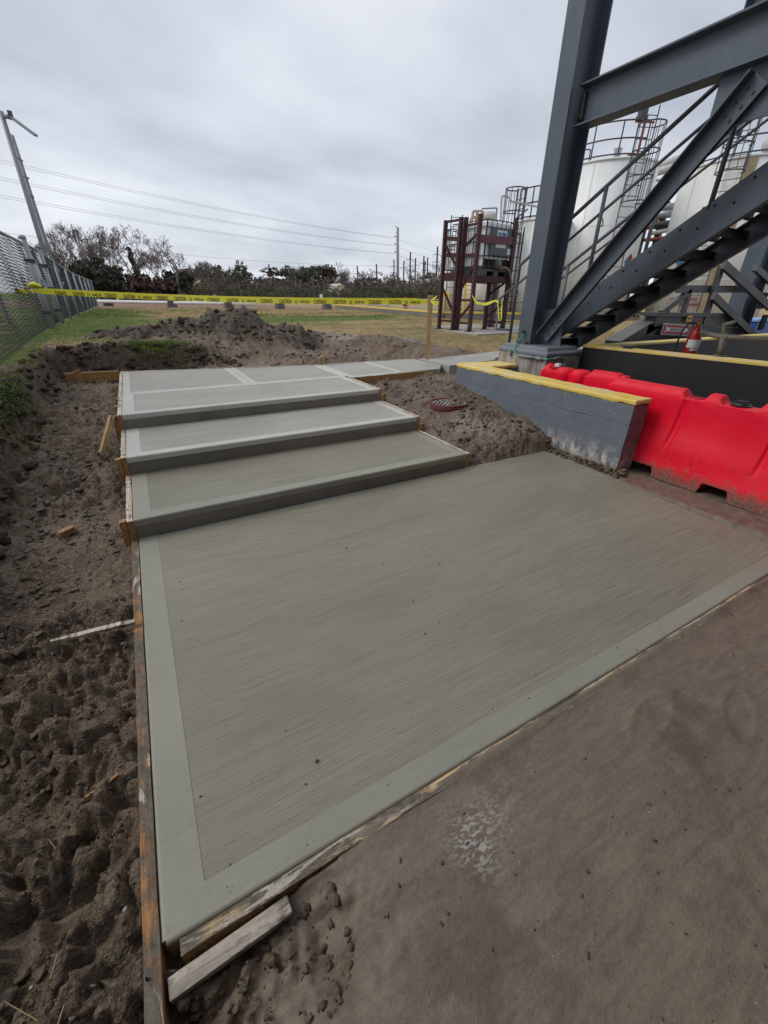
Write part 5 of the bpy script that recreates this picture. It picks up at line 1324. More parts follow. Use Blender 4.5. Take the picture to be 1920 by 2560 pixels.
# ------------------------------------------------------------------ caution tape and its stake
sb = PZ(1069, 897, .55); stp = PV(1061, 738, sb)
stake((sb[0], sb[1], .40), (sb[0] - .03, sb[1] - .02, float(stp[2])), .085, .04, 'tall pine stake at the walkway edge holding the yellow tape', rot=-.5, mat='wood_clean', group=None, cut=.0, name='tape_stake')
TA = np.array([-1.545, 10.75, 1.585]); TB = PV(1066, 753, sb + np.array([0, 0, 0])); TB = np.array([sb[0] - .03, sb[1] - .035, float(TB[2])])
tp = thing('caution_tape', (TA + TB) / 2, 'yellow barricade tape with black print stretched from the fence to the stake', 'tape')
tdir = TB - TA; TL = np.linalg.norm(tdir); tdir /= TL; th_ = np.array([tdir[0], tdir[1], 0]); th_ /= np.linalg.norm(th_); tn = np.array([th_[1], -th_[0], 0.0])
def tape_pt(t, z, o=0.0):
    p = TA + tdir * t
    sag = -.055 * math.sin(math.pi * t / TL)
    tw = .012 * math.sin(t * 1.3) * (1 if z > 0 else -1)
    return p + np.array([0, 0, z + sag]) + tn * (o + tw * abs(z) * 6)
W_ = .098
def ribbon(name, f, n, w, mat, parent):
    V = []; F = []
    for i in range(n + 1):
        a, b = f(i / n); V += [a, b]
    F = [(i * 2, i * 2 + 2, i * 2 + 3, i * 2 + 1) for i in range(n)]
    return link_mesh(name, V, F, mat, parent, True)
def taper(t): return min(1, .25 + t / .35) * min(1, .2 + (TL - t) / .3)
ribbon('tape_band', lambda k: (tape_pt(k * TL, -W_ / 2 * taper(k * TL)), tape_pt(k * TL, W_ / 2 * taper(k * TL))), 90, W_, M['tape'], tp)
def tape_text(txt, t, size, z, bold, sx=.56):
    o = sign_mesh('lettering', txt, size, M['ink'], tp, (0, 0, 0), (1, 0, 0), (0, 0, 1), bold=bold)
    me = o.data; L_ = WLOC[tp]
    for v in me.vertices:
        lx, lz = v.co.x + L_[0], v.co.z + L_[2]
        q = tape_pt(t + lx * sx, z + lz, .0035); v.co = Vector((q - L_).tolist())
t = .62; per = (TL - 1.0) / 6.6
words = 0
while t < TL - .3:
    tape_text('CUIDADO', t, .088, -.018, .0012)
    if t + per * .36 < TL - .25: tape_text('CAUTION', t + per * .36, .088, -.018, .0012)
    if t + per * .70 < TL - .25:
        tape_text('WHITE CAP', t + per * .72, .052, -.020, .0012, .62)
        c0_ = t + per * .56; rg = MB(); V = []; F = []
        for i in range(17):
            a = 2 * math.pi * i / 16
            for r_ in (.016, .024): V.append(tape_pt(c0_ + r_ * math.cos(a), -.020 + r_ * math.sin(a), .0035))
        F = [(i * 2, i * 2 + 1, i * 2 + 3, i * 2 + 2) for i in range(16)]
        link_mesh('roundel', V, F, M['ink'], tp)
    t += per
# knot and tails on the fence
rk = random.Random(4)
V = []; F = []
for i in range(13):
    a = i / 12; c0_ = TA + tdir * (.02 + .30 * a) + np.array([0, 0, .055 + .04 * math.sin(a * 3.1)]); hw = .010 + .036 * math.sin(a * math.pi) ** .7
    V += [c0_ + np.array([0, 0, -hw]) + tn * .015 * math.sin(i * 1.7), c0_ + np.array([0, 0, hw]) + tn * (.03 + .02 * math.sin(i * 2.3)), c0_ + np.array([0, 0, hw * .3]) + tn * .06]
F = [(i * 3 + j, i * 3 + 3 + j, i * 3 + 3 + (j + 1) % 3, i * 3 + (j + 1) % 3) for i in range(12) for j in range(3)]
link_mesh('knot', V, F, M['tape'], tp, True)
ribbon('tail', lambda k: (TA + np.array([-.02 - .05 * k, -.95 * k, -.045 - .02 * k + .006 * math.sin(9 * k)]), TA + np.array([.01 - .05 * k, -.95 * k, .0 + .035 * k])), 12, .1, M['tape'], tp)
# tape wraps on the stake
V = []; F = []
for i in range(9):
    a = i / 8 * 2 * math.pi; V += [TB + np.array([.028 + .05 * math.cos(a), .036 + .05 * math.sin(a), -.035 + .02 * math.sin(a * 2)]), TB + np.array([.028 + .052 * math.cos(a), .036 + .052 * math.sin(a), .03 + .03 * math.cos(a * 2)])]
link_mesh('stake_wrap', V, [(i * 2, i * 2 + 2, i * 2 + 3, i * 2 + 1) for i in range(8)], M['tape'], tp)
for k_, dz in ((.10, .075), (.14, -.02), (.09, -.06)):
    ribbon('tail', lambda k: (TB + tn * (.02 + .05 * k) + th_ * k_ * k + np.array([0, 0, dz * k - .012]), TB + tn * (.02 + .05 * k) + th_ * k_ * k + np.array([0, 0, dz * k + .018])), 4, .03, M['tape'], tp)

# ------------------------------------------------------------------ pallet rack with tote
ZP = .79
pad = MB(); P = [PZ(1066, 820, ZP), PZ(1193, 836, ZP), PZ(1330, 829, ZP), PZ(1300, 808, ZP), PZ(1120, 811, ZP)]
pad.poly(ccw([(q[0], q[1]) for q in P]), .55, ZP); tag(pad.build('rack_pad', M['pad']), kind='structure')
rk0 = PZ(1173, 829, ZP)
rack = thing('pallet_rack', (7.9, 9.3, ZP), 'maroon pallet rack frame with slotted uprights standing on a pale pad', 'rack')
RA, RB, RC = PZ(1097, 822, ZP), PZ(1131, 825, ZP), PZ(1173, 829, ZP)
RF, RE, RDD = PZ(1254, 825, ZP), PZ(1210, 823, ZP), PZ(1224, 818, ZP)
def upright(p, ztop, w=.085, d=.075):
    mb = MB(); x, y = p[0], p[1]
    mb.box(x - w / 2, x + w / 2, y - d / 2, y + d / 2, ZP, ztop); o = mb.build('upright', M['maroon'], rack)
    hl = MB()
    for z in np.arange(ZP + .1, ztop - .05, .075):
        for dx in (-.018, .018): hl.box(x + dx - .007, x + dx + .007, y - d / 2 - .003, y - d / 2 - .0005, z, z + .022)
        hl.box(x - w / 2 - .003, x - w / 2 - .0005, y - .012, y + .012, z + .03, z + .055)
    h = hl.build('slot_marks', M['pale_dot'], o); h['kind'] = 'stuff'
    MB().box(x - .11, x + .11, y - .09, y + .09, ZP, ZP + .012).build('foot_plate', M['maroon'], rack)
ZT = lambda p, u, v: float(PV(u, v, p)[2])
upright(RA, ZT(RA, 1114.6, 551)); upright(RB, ZT(RB, 1151, 543)); RB2 = RB + np.array([.10, -.06, 0]); upright(RB2, ZT(RB2, 1163, 543)); upright(RC, ZT(RC, 1200.7, 534.6))
upright(RF, ZT(RF, 1284, 545)); RF2 = RF + np.array([.13, .10, 0]); upright(RF2, ZT(RF2, 1291, 561)); upright(RE, 2.35); upright(RDD, 2.35)
def rbar(a, za, b, zb, w=.05, name='rack_brace', mat='maroon', d=.04):
    MB().bar((a[0], a[1], za), (b[0], b[1], zb), d, w).build(name, M[mat], rack)
zv = lambda p, u, v: float(PV(u, v, p)[2])
rbar(RA, zv(RA, 1114, 555), RB, zv(RB, 1147, 549)); rbar(RA, zv(RA, 1113, 596), RB, zv(RB, 1145, 598), .09, 'rack_beam'); rbar(RA, zv(RA, 1112, 638), RB, zv(RB, 1144, 638), .09, 'rack_beam')
rbar(RA, zv(RA, 1111, 690), RB, zv(RB, 1140, 690), .14, 'rack_beam'); rbar(RA, zv(RA, 1113, 608), RB, zv(RB, 1138, 672)); rbar(RA, zv(RA, 1107, 714), RB, zv(RB, 1131, 785)); rbar(RA, zv(RA, 1108, 700), RB, zv(RB, 1138, 700)); rbar(RA, zv(RA, 1100, 801), RB, zv(RB, 1130, 803))
rbar(RB2, zv(RB2, 1163, 564), RC, zv(RC, 1197, 558)); rbar(RB2, zv(RB2, 1157, 618), RC, zv(RC, 1194, 580)); rbar(RB2, zv(RB2, 1155, 638), RC, zv(RC, 1190, 636)); rbar(RB2, zv(RB2, 1148, 728), RC, zv(RC, 1186, 656)); rbar(RB2, zv(RB2, 1146, 750), RC, zv(RC, 1178, 751)); rbar(RB2, zv(RB2, 1141, 800), RC, zv(RC, 1176, 757)); rbar(RB2, zv(RB2, 1142, 806), RC, zv(RC, 1171, 809))
rbar(RC, zv(RC, 1198, 596), RF, zv(RF, 1276, 603), .16, 'rack_beam', 'maroon_beam', .05)
ZS = zv(RC, 1188, 690)
for a, b in ((RC, RF), (RB2, RDD), (RB2, RC), (RE, RF)): rbar(a, ZS - .06, b, ZS - .06, .13, 'shelf_beam')
mb = MB(); mb.add([(RC[0], RC[1], ZS), (RF[0], RF[1], ZS), (RF2[0], RF2[1] + .8, ZS), (RB2[0], RB2[1], ZS), (RC[0], RC[1], ZS + .02), (RF[0], RF[1], ZS + .02), (RF2[0], RF2[1] + .8, ZS + .02), (RB2[0], RB2[1], ZS + .02)], [(3, 2, 1, 0), (4, 5, 6, 7), (0, 1, 5, 4), (1, 2, 6, 5), (2, 3, 7, 6), (3, 0, 4, 7)]).build('shelf', M['maroon'], rack)
rbar(RE, zv(RE, 1214, 797), RF, zv(RF, 1262, 752)); rbar(RE, zv(RE, 1214, 803), RF, zv(RF, 1246, 806)); rbar(RE, zv(RE, 1226, 740), RF, zv(RF, 1243, 700))
rbar(RF, zv(RF, 1262, 680), RF2, zv(RF2, 1280, 640)); rbar(RF, zv(RF, 1255, 642), RF2, zv(RF2, 1270, 642), .06)
MB().bar((RF[0], RF[1], ZT(RF, 1284, 546)), (RF[0] + .28, RF[1] - .05, ZT(RF, 1284, 546) + .20), .03, .03).build('loose_rod', M['cage'], rack)
lad = MB(); la = RF2 + np.array([.28, .0, 0]); lz = ZT(la, 1296, 568)
lad.tube([(la[0], la[1], ZP), (la[0], la[1], lz)], .018, 6)
for z in np.arange(ZP + .2, lz - .1, .3): lad.bar((la[0], la[1], z), (la[0] - .22, la[1] + .1, z), .02, .02)
lad.build('rack_ladder', M['maroon'], rack)
# tote on the shelf
tc = (RC + RF) / 2 + np.array([.10, .62, 0])
ex = (RF - RC); ex[2] = 0; ex /= np.linalg.norm(ex); ey = np.array([-ex[1], ex[0], 0])
tote = thing('bulk_tote', (tc[0], tc[1], ZS + .02), 'white caged bulk liquid tote with grey placard on the rack shelf', 'tote')
def tw_(x, y, z): return tc + ex * x + ey * y + np.array([0, 0, ZS + .02 - tc[2] + z])
def tbox(mb, x0, x1, y0, y1, z0, z1): return mb.hexa([tw_(x0, y0, z0), tw_(x1, y0, z0), tw_(x1, y1, z0), tw_(x0, y1, z0), tw_(x0, y0, z1), tw_(x1, y0, z1), tw_(x1, y1, z1), tw_(x0, y1, z1)])
hx, hy = .50, .56
tbox(MB(), -hx + .03, hx - .03, -hy + .03, hy - .03, .16, 1.13).build('tank_bottle', M['hdpe'], tote, bevel=.07, seg=3)
pl = MB()
for x0 in (-hx, -.08, hx - .16): tbox(pl, x0, x0 + .16, -hy, hy, .0, .10)
tbox(pl, -hx, hx, -hy, hy, .10, .15); pl.build('pallet', M['cage'], tote)
for z in (.20, .42, .72, 1.0, 1.14):
    mb = MB(); mb.tube([tw_(-hx, -hy, z), tw_(hx, -hy, z), tw_(hx, hy, z), tw_(-hx, hy, z), tw_(-hx, -hy, z)], .012, 6).build('cage_bar', M['cage'], tote)
for i in range(7):
    x_ = -hx + 2 * hx * i / 6; MB().tube([tw_(x_, -hy - .012, .14), tw_(x_, -hy - .012, 1.15)], .010, 6).build('cage_bar', M['cage'], tote)
for i in range(7):
    y_ = -hy + 2 * hy * i / 6
    for s in (-1, 1): MB().tube([tw_(s * (hx + .012), y_, .14), tw_(s * (hx + .012), y_, 1.15)], .010, 6).build('cage_bar', M['cage'], tote)
tbox(MB(), -.34, hx - .03, -hy - .035, -hy - .026, .44, .99).build('placard', M['placard'], tote)
tbox(MB(), -.16, .20, -hy - .040, -hy - .036, .60, .95).build('label_sheet', M['paper'], tote)
for i, (x0, x1, z) in enumerate(((-.12, -.03, .88), (0, .17, .88), (-.12, -.03, .70), (0, .17, .78), (0, .17, .71))): tbox(MB(), x0, x1, -hy - .043, -hy - .041, z - .03, z + .03).build('print_block', M['sign_blue'], tote)
tbox(MB(), .28, .40, -hy - .040, -hy - .036, .47, .60).build('label_sheet', M['paper'], tote)
tbox(MB(), -hx + .05, hx - .05, -hy + .01, -hy + .04, .15, .36).build('valve_recess_black', M['hole'], tote)  # black block painted as the shade of the valve recess
MB().lathe(tw_(0, -hy - .02, .16), [(.10, 0), (.10, .12), (.07, .18), (0, .19)], 16).build('valve_cover', M['olive_pipe'], tote, True)
MB().lathe(tw_(0, 0, 1.12), [(.11, 0), (.11, .05), (0, .055)], 20).build('lid', M['cage'], tote)
hs0 = tw_(.05, -hy - .06, .16)
hs = MB(); hs.tube(sm([hs0, hs0 + np.array([.18, -.04, .02]), hs0 + np.array([.36, -.02, -.12]), hs0 + np.array([.50, .02, -.42]), hs0 + np.array([.58, .04, -.62])]), .03, 10)
tag(hs.build('drain_hose', M['hose'], None, True), 'olive hose curving down from the tote valve beside the rack upright', 'hose')
q = PZ(1236, 818, ZP); gp = MB(); gp.tube([(q[0] + .15, q[1] + .4, ZP), (q[0] + .15, q[1] + .4, 3.1)], .17, 20)
tag(gp.build('grey_standpipe', M['tank_grey'], None, True), 'wide grey vertical pipe standing behind the rack', 'pipe')
# short tape from the rack to the handrail
ta, tb = PV(1178, 737, RC) + np.array([-.02, -.06, 0]), PX(1247, 752, SX + .0)
t2 = thing('sagging_tape', (ta + tb) / 2, 'short sagging yellow tape tied from the rack to the stair handrail with hanging ends', 'tape')
ribbon('tape_band', lambda k: (ta + (tb - ta) * k + np.array([0, 0, -.02 - .16 * math.sin(math.pi * min(1, k * 1.1)) * (1 - .6 * k) - .03 * abs(math.sin(k * 7))]), ta + (tb - ta) * k + np.array([0, 0, .004 - .16 * math.sin(math.pi * min(1, k * 1.1)) * (1 - .6 * k)])), 24, .05, M['tape'], t2)
for u0, u1, v1 in ((1255, 1252, 800), (1244, 1246, 801)):
    e0, e1 = PX(u0, 752, SX - .02), PX(u1, v1, SX - .02)
    ribbon('hanging_end', lambda k: (e0 + (e1 - e0) * k + np.array([0, -.010 - .016 * math.sin(3 * k) * k, 0]), e0 + (e1 - e0) * k + np.array([.02 * k, .004 + .02 * k, 0])), 8, .04, M['tape'], t2)

# ------------------------------------------------------------------ storage tanks
def polar(p): return math.atan2(p[0], p[1])
def tank(label, ul, ur, vt, r, vref, mat='tank', z0=.75, n=48, roof=.25, group=None):
    """upright tank between sight lines ul and ur (at row vref) at distance r"""
    a, b = PD(ul, vref, r), PD(ur, vref, r)
    th0, th1 = polar(a), polar(b); half = (th1 - th0) / 2; mid = (th0 + th1) / 2
    rad = r * math.sin(half); c0_ = np.array([r * math.sin(mid), r * math.cos(mid), z0])
    vt_u, vt_v = vt; zt = float(PD(vt_u, vt_v, r - rad)[2])
    t = thing('storage_tank', c0_, label, 'tank', group)
    MB().lathe((c0_[0], c0_[1], 0), [(rad, z0 - .2), (rad, zt)], n).build('shell', M[mat], t, True)
    MB().lathe((c0_[0], c0_[1], 0), [(rad + .03, zt - .06), (rad + .03, zt + .0), (rad - .02, zt + .01), (rad * .5, zt + roof * .6), (.01, zt + roof)], n).build('roof', M[mat], t, True)
    sm_ = MB()
    for z in np.arange(z0 + 1.5, zt - .3, 1.8): sm_.lathe((c0_[0], c0_[1], 0), [(rad + .002, z), (rad + .008, z + .012), (rad + .002, z + .024)], n)
    for a_ in np.linspace(0, 6.283, 10): sm_.bar((c0_[0] + (rad + .004) * math.cos(a_), c0_[1] + (rad + .004) * math.sin(a_), z0), (c0_[0] + (rad + .004) * math.cos(a_), c0_[1] + (rad + .004) * math.sin(a_), zt - .1), .02, .02)
    if len(sm_.v): sm_.build('weld_seam', M[mat], t, True)
    return t, c0_, rad, zt
def cage_ladder(t, c, rad, ang, z0, z1, zc, wid=.5, cr=.36, mat='cage'):
    """ladder at angle ang on the shell with a hoop cage from zc up"""
    o = np.array([math.sin(ang), math.cos(ang), 0]); s = np.array([o[1], -o[0], 0]); b = np.array([c[0], c[1], 0]) + o * (rad + .14)
    mb = MB()
    for k in (-1, 1): mb.tube([b + s * wid / 2 * k + (0, 0, z0), b + s * wid / 2 * k + (0, 0, z1)], .022, 6)
    for z in np.arange(z0 + .2, z1, .32): mb.bar(b - s * wid / 2 + (0, 0, z), b + s * wid / 2 + (0, 0, z), .022, .022)
    mb.build('ladder', M[mat], t)
    mb = MB(); cc = b + o * .33
    zz = list(np.arange(zc, z1 + .05, .72))
    for z in zz:
        mb.tube([cc + (o * math.cos(q) + s * math.sin(q)) * cr * (1.0) + (0, 0, z) for q in np.linspace(-2.5, 2.5, 15)], .022, 5)
    for q in np.linspace(-2.2, 2.2, 9):
        mb.tube([cc + (o * math.cos(q) + s * math.sin(q)) * cr + (0, 0, zc), cc + (o * math.cos(q) + s * math.sin(q)) * cr + (0, 0, zz[-1])], .013, 5)
    mb.build('ladder_cage', M[mat], t)
def roof_rail(t, c, rad, zt, a0, a1, mat='cage', h=1.0):
    n = max(4, int(abs(a1 - a0) * rad / .9)); mb = MB()
    pt = lambda a, z: (c[0] + rad * math.sin(a), c[1] + rad * math.cos(a), z)
    A = np.linspace(a0, a1, n * 4 + 1)
    for h_ in (h, h * .52, .08): mb.tube([pt(a, zt + h_) for a in A], .026, 5)
    for a in np.linspace(a0, a1, n + 1): mb.tube([pt(a, zt), pt(a, zt + h)], .026, 5)
    mb.build('roof_railing', M[mat], t)
back = lambda c: math.atan2(-c[0], -c[1])
T1, c1, r1_, z1_ = tank('tall white storage tank with a caged ladder behind the steel column', 1398, 1636, (1545, 392), 22.5, 470, 'tank')
bA = back(c1)
cage_ladder(T1, c1, r1_, bA - .50, .9, z1_ + 1.35, z1_ - 1.4, .62, .42)
roof_rail(T1, c1, r1_ * .96, z1_ + .02, bA - .65, bA + 2.6)
g = MB(); o_ = np.array([math.sin(bA - .50), math.cos(bA - .50), 0]); s_ = np.array([o_[1], -o_[0], 0]); q = np.array([c1[0], c1[1], 0]) + o_ * (r1_ * .98)
for h_ in (.05, .95): g.bar(q - s_ * .35 + (0, 0, z1_ + h_), q + s_ * .35 + (0, 0, z1_ + h_), .05, .05)
g.bar(q + (0, 0, z1_ + .05), q + (0, 0, z1_ + .95), .05, .05); g.build('ladder_gate', M['rust_paint'], T1)
q = PD(1605, 292, 22.5 - r1_); MB().tube([q, q + np.array([0, 0, .22])], .16, 12).tube([q + (0, 0, -.06), q], .20, 12).build('beacon', M['cage'], T1)
q = np.array([c1[0], c1[1], z1_ + .25]) + np.array([-.5, -.6, 0]); MB().lathe(q, [(.13, 0), (.13, .18), (.17, .2), (0, .26)], 16).build('roof_vent', M['vent'], T1, True)
q2_ = q + np.array([.9, -.3, -.1]); MB().tube(sm([q2_, q2_ + (.25, 0, .15), q2_ + (.4, 0, .5), q2_ + (.55, 0, .55)]), .03, 6).build('gauge_pipe', M['galv'], T1)
T3, c3, r3_, z3_ = tank('large white tank with brown rust runs at the far right behind the stairs', 1690, 2010, (1800, 396), 23.5, 500, 'tank_rust')
bA3 = back(c3)
aa = bA3 + .18
cage_ladder(T3, c3, r3_, aa, .9, z3_ + 1.2, z3_ - .5, .62, .42)
roof_rail(T3, c3, r3_ * .97, z3_ + .02, bA3 - 1.3, bA3 + 1.3)
rr_ = MB(); rr_.lathe((c3[0], c3[1], 0), [(r3_ + .012, .7), (r3_ + .012, z3_ - .08)], 8, math.pi / 2 - (aa - .30), math.pi / 2 - (aa - .14)); rr_.build('rust_run', M['rust_run'], T3, True)
MB().tube([(c3[0] + r3_ * .6 * math.sin(aa - .5), c3[1] + r3_ * .6 * math.cos(aa - .5), z3_ + .35), (c3[0] + r3_ * .9 * math.sin(aa - .6), c3[1] + r3_ * .9 * math.cos(aa - .6), z3_ + .35)], .22, 12).build('roof_duct', M['vent'], T3, True)
def on_shell(c, rad, u, v):
    d = _ray(u, v); ox, oy = -c[0], -c[1]
    A = d[0] ** 2 + d[1] ** 2; B = 2 * (d[0] * ox + d[1] * oy); C_ = ox * ox + oy * oy - rad * rad
    k = (-B - math.sqrt(max(0, B * B - 4 * A * C_))) / (2 * A); p = CC + d * k
    nrm = np.array([p[0] - c[0], p[1] - c[1], 0]) / rad; return p, nrm
for txt, u, v in (('NO SMOKING', 1708, 748), ('OR OPEN FLAMES', 1708, 761)):
    p, nr = on_shell(c3, r3_, u, v); p = p + nr * .02 - np.array([nr[1], -nr[0], 0]) * 0
    xd_ = np.array([-nr[1], nr[0], 0]);
    sign_mesh('lettering', txt, .155, M['sign_red'], T3, p, xd_, (0, 0, 1), bold=.002)
def hazmat(parent, c, rad, u, v, s=.34):
    p, nr = on_shell(c, rad, u, v); x_ = np.array([-nr[1], nr[0], 0]); z_ = np.array([0, 0, 1.0]); p = p + nr * .02
    for (dx, dz, mt) in ((-.5, 0, 'sign_blue'), (0, .5, 'sign_red'), (.5, 0, 'yellow_clean'), (0, -.5, 'sign_white')):
        q = p + x_ * dx * s + z_ * dz * s; h = s * .48
        link_mesh('hazard_diamond', [q - x_ * h, q - z_ * h, q + x_ * h, q + z_ * h], [(0, 1, 2, 3)], M[mt], parent)
hazmat(T1, c1, r1_, 1572, 655, .30)
hazmat(T3, c3, r3_, 1716, 650, .45)
T2, c2, r2_, z2_ = tank('white tank left of the steel column with a narrow caged ladder', 1282, 1420, (1330, 545), 21.0, 600, 'tank')
cage_ladder(T2, c2, r2_, back(c2) + .85, .9, z2_ + 1.0, z2_ - .5, .5, .36)
roof_rail(T2, c2, r2_ * .96, z2_, back(c2) - .3, back(c2) + 1.3)
T4, c4, r4_, z4_ = tank('squat white tank seen behind the caged tote', 1168, 1296, (1235, 572), 20.2, 600, 'tank')
roof_rail(T4, c4, r4_ * .95, z4_, back(c4) + .2, back(c4) + 1.5, h=.45)
q = PD(1219, 556, 19.5); MB().lathe(q - (0, 0, .3), [(.22, 0), (.22, .25), (.32, .3), (.32, .5), (.24, .62), (0, .66)], 20).build('roof_vent', M['vent'], T4, True)
g = MB()
for a, b in (((1178, 560), (1183, 528)), ((1183, 528), (1207, 528)), ((1207, 528), (1206, 560)), ((1190, 560), (1193, 530)), ((1180, 545), (1205, 543))): g.bar(PD(*a, 18.9), PD(*b, 18.9), .07, .07)
g.build('hatch_frame', simple('peach_primer', (0.5, 0.36, 0.26), 0.7, 0.15), T4)
g = MB()
for a, b in (((1204, 522), (1242, 520)), ((1242, 520), (1240, 562)), ((1206, 545), (1241, 541))): g.bar(PD(*a, 20.5), PD(*b, 20.5), .05, .05)
g.build('pipe_frame', M['galv'], T4)
T5, c5, r5_, z5_ = tank('narrow white tank with black ladder at the left of the rack', 1112, 1150, (1132, 610), 21.5, 690, 'tank')
cage_ladder(T5, c5, r5_, back(c5), .8, z5_ + 1.0, z5_ - 1.0, .45, .34)
MB().tube(sm([PD(1251, 555, 20), PD(1254, 500, 20), PD(1258, 490, 20), PD(1272, 494, 20), PD(1278, 503, 20), PD(1300, 508, 20), PD(1345, 517, 20)], 5), .036, 8).build('vent_pipe', M['vent'])
tag(bpy.data.objects['vent_pipe'], 'white swan-neck vent pipe rising above the tanks left of the column', 'pipe')
for v0, v1, nm in ((1140, 1150, 'a'), (1160, 1192, 'b')): pass
# yellow ladders under the rack level
yl_ = thing('yellow_ladder', PD(1165, 790, 18.5), 'yellow ladder standing against the white tanks behind the rack', 'ladder')
g = MB()
for u0, u1 in ((1165, 1158), (1182, 1177)): g.tube([PD(u0, 700, 18.5), PD(u1, 793, 18.5)], .045, 6)
for i in range(8): t = i / 8; g.bar(PD(1165 - 7 * t, 702 + 90 * t, 18.5), PD(1182 - 5 * t, 702 + 90 * t, 18.5), .04, .04)
g.build('ladder_frame', M['yellow_clean'], yl_)
yb_ = thing('yellow_bollard', PD(1106, 790, 18.6), 'yellow steel guard frame left of the rack uprights', 'guard')
g = MB(); g.tube(sm([PD(1104, 792, 18.6), PD(1107, 740, 18.6), PD(1114, 734, 18.6), PD(1121, 740, 18.6), PD(1119, 760, 18.6)], 3), .07, 8); g.build('guard_pipe', M['yellow_clean'], yb_, True)
# pipe rack between the tanks
prk = thing('pipe_bridge', PD(1650, 700, 24), 'rusty pipe bridge with stacked pipes between the two big tanks', 'pipes')
for (u0, v0, u1, v1, r_, m_) in ((1630, 420, 1700, 395, .12, 'vent'), (1632, 432, 1705, 412, .16, 'vent'), (1630, 452, 1690, 446, .05, 'galv'), (1598, 585, 1690, 508, .08, 'rust_paint'), (1645, 520, 1690, 515, .13, 'galv'), (1640, 538, 1688, 532, .16, 'galv'), (1636, 560, 1690, 556, .10, 'cage'), (1620, 585, 1690, 572, .08, 'vent'), (1610, 600, 1680, 592, .06, 'rust_paint')):
    MB().tube([PD(u0, v0, 25), PD(u1, v1, 25)], r_, 8).build('pipe', M[m_], prk, True)
for u, v0, v1 in ((1634, 440, 700), (1668, 505, 720), (1612, 560, 720), (1652, 560, 720)):
    q = PD(u, v0, 25.2); MB().box(q[0] - .1, q[0] + .1, q[1] - .1, q[1] + .1, .7, q[2]).build('rack_post', M['steel_dk'], prk)
for v in (570, 600, 640):
    q0_, q1_ = PD(1612, v, 25.2), PD(1690, v - 5, 25.2); MB().bar(q0_, q1_, .12, .14).build('rack_beam', M['steel_dk'], prk)
# low curbs and pipe railings by the tank yard
def curb(name, pts, h, w, label):
    t = thing(name, pts[0], label, 'curb'); a, b = np.array(pts[0]), np.array(pts[1])
    MB().bar(a + (0, 0, h / 2 - .1), b + (0, 0, h / 2 - .1), w, h + .2).build('curb_body', M['tank_grey'], t); MB().bar(a + (0, 0, h + .03), b + (0, 0, h + .03), w + .02, .06).build('curb_top', M['yellow_clean'], t)
curb('yard_curb', (PZ(842, 770, .80), PZ(1112, 796, .80)), .18, .25, 'long low curb with yellow top at the edge of the grass left of the rack')
curb('yard_curb', (PZ(1112, 796, .80), PZ(1300, 800, .80)), .2, .25, 'low yellow-topped curb running behind the maroon rack')
def railing(label, pts, r=.03, h0=.0, mat='galv'):
    t = thing('pipe_railing', pts[0][1], label, 'railing', 'steel pipe railings of the tank yard')
    for a, b in zip(pts[:-1], pts[1:]):
        MB().tube([a[0], b[0]], r, 6).build('top_pipe', M[mat], t, True); MB().tube([(a[0] * .45 + a[1] * .55), (b[0] * .45 + b[1] * .55)], r * .8, 6).build('mid_pipe', M[mat], t, True)
    for a, b in pts: MB().tube([a, b], r, 6).build('railing_post', M[mat], t, True)
def rp(u, v, vt, z=.82):
    b = PZ(u, v, z); return (PV(u, vt, b), b)
railing('silver pipe railing beyond the grass in line with the white pipe', [rp(820, 766, 745), rp(880, 768, 746), rp(920, 770, 747), rp(970, 774, 749)])
railing('silver pipe railing nearer the rack left of the taped stake', [rp(920, 775, 748), rp(1018, 785, 748), rp(1075, 791, 749), rp(1105, 794, 750)])
railing('thin dark railing in front of the white tanks right of the rack', [rp(1140, 794, 748, .8), rp(1210, 797, 752, .8), rp(1285, 799, 756, .8), rp(1380, 800, 758, .8)], .022, 0, 'cage')
railing('grey railing below the far right tank with the red lettering', [rp(1590, 800, 770, .8), rp(1660, 800, 772, .8), rp(1760, 800, 768, .8), rp(1860, 800, 765, .8)], .03, 0, 'galv')
hy = PZ(1013, 781, .82); h_ = thing('fire_hydrant', hy, 'small red hydrant by the silver railing left of the stake', 'hydrant')
MB().lathe(hy, [(.16, 0), (.16, .06), (.11, .07), (.11, .5), (.14, .52), (.13, .62), (.05, .72), (0, .74)], 14).build('hydrant_body', M['ext_red'], h_, True); MB().tube([hy + (-.2, 0, .4), hy + (.2, 0, .4)], .05, 8).build('hose_outlet', M['ext_red'], h_, True)
# ------------------------------------------------------------------ white pipe barrier on concrete blocks
BL = [PZ(u, v, .82) for u, v in ((271, 766), (431, 768), (573, 771), (700, 772), (818, 773))]
for i, (p, lb_) in enumerate(zip(BL, ('leaning concrete block nearest the fence under the white pipe', 'concrete block under the white pipe left of the soil heap', 'concrete block behind the soil heap peak', 'concrete block under the tape right of the soil heap', 'concrete block farthest right under the tape'))):
    mb = MB(); a = .25 * (i == 0) + .1 * i; w = .30
    q = [(p[0] + w * sx_ * math.cos(a) - .22 * sy_ * math.sin(a), p[1] + w * sx_ * math.sin(a) + .22 * sy_ * math.cos(a)) for sx_, sy_ in ((-1, -1), (1, -1), (1, 1), (-1, 1))]
    mb.hexa([(x, y, .70) for x, y in q] + [(p[0] + (x - p[0]) * .72 + .06 * (i == 0), p[1] + (y - p[1]) * .72, 1.26) for x, y in q])
    tag(mb.build('concrete_block', M['block'], None, bevel=.04), lb_, 'block', 'concrete blocks carrying the white pipe')
pa, pb = PV(236, 753, BL[0]), PV(640, 760, BL[2] + (BL[3] - BL[2]) * .5)
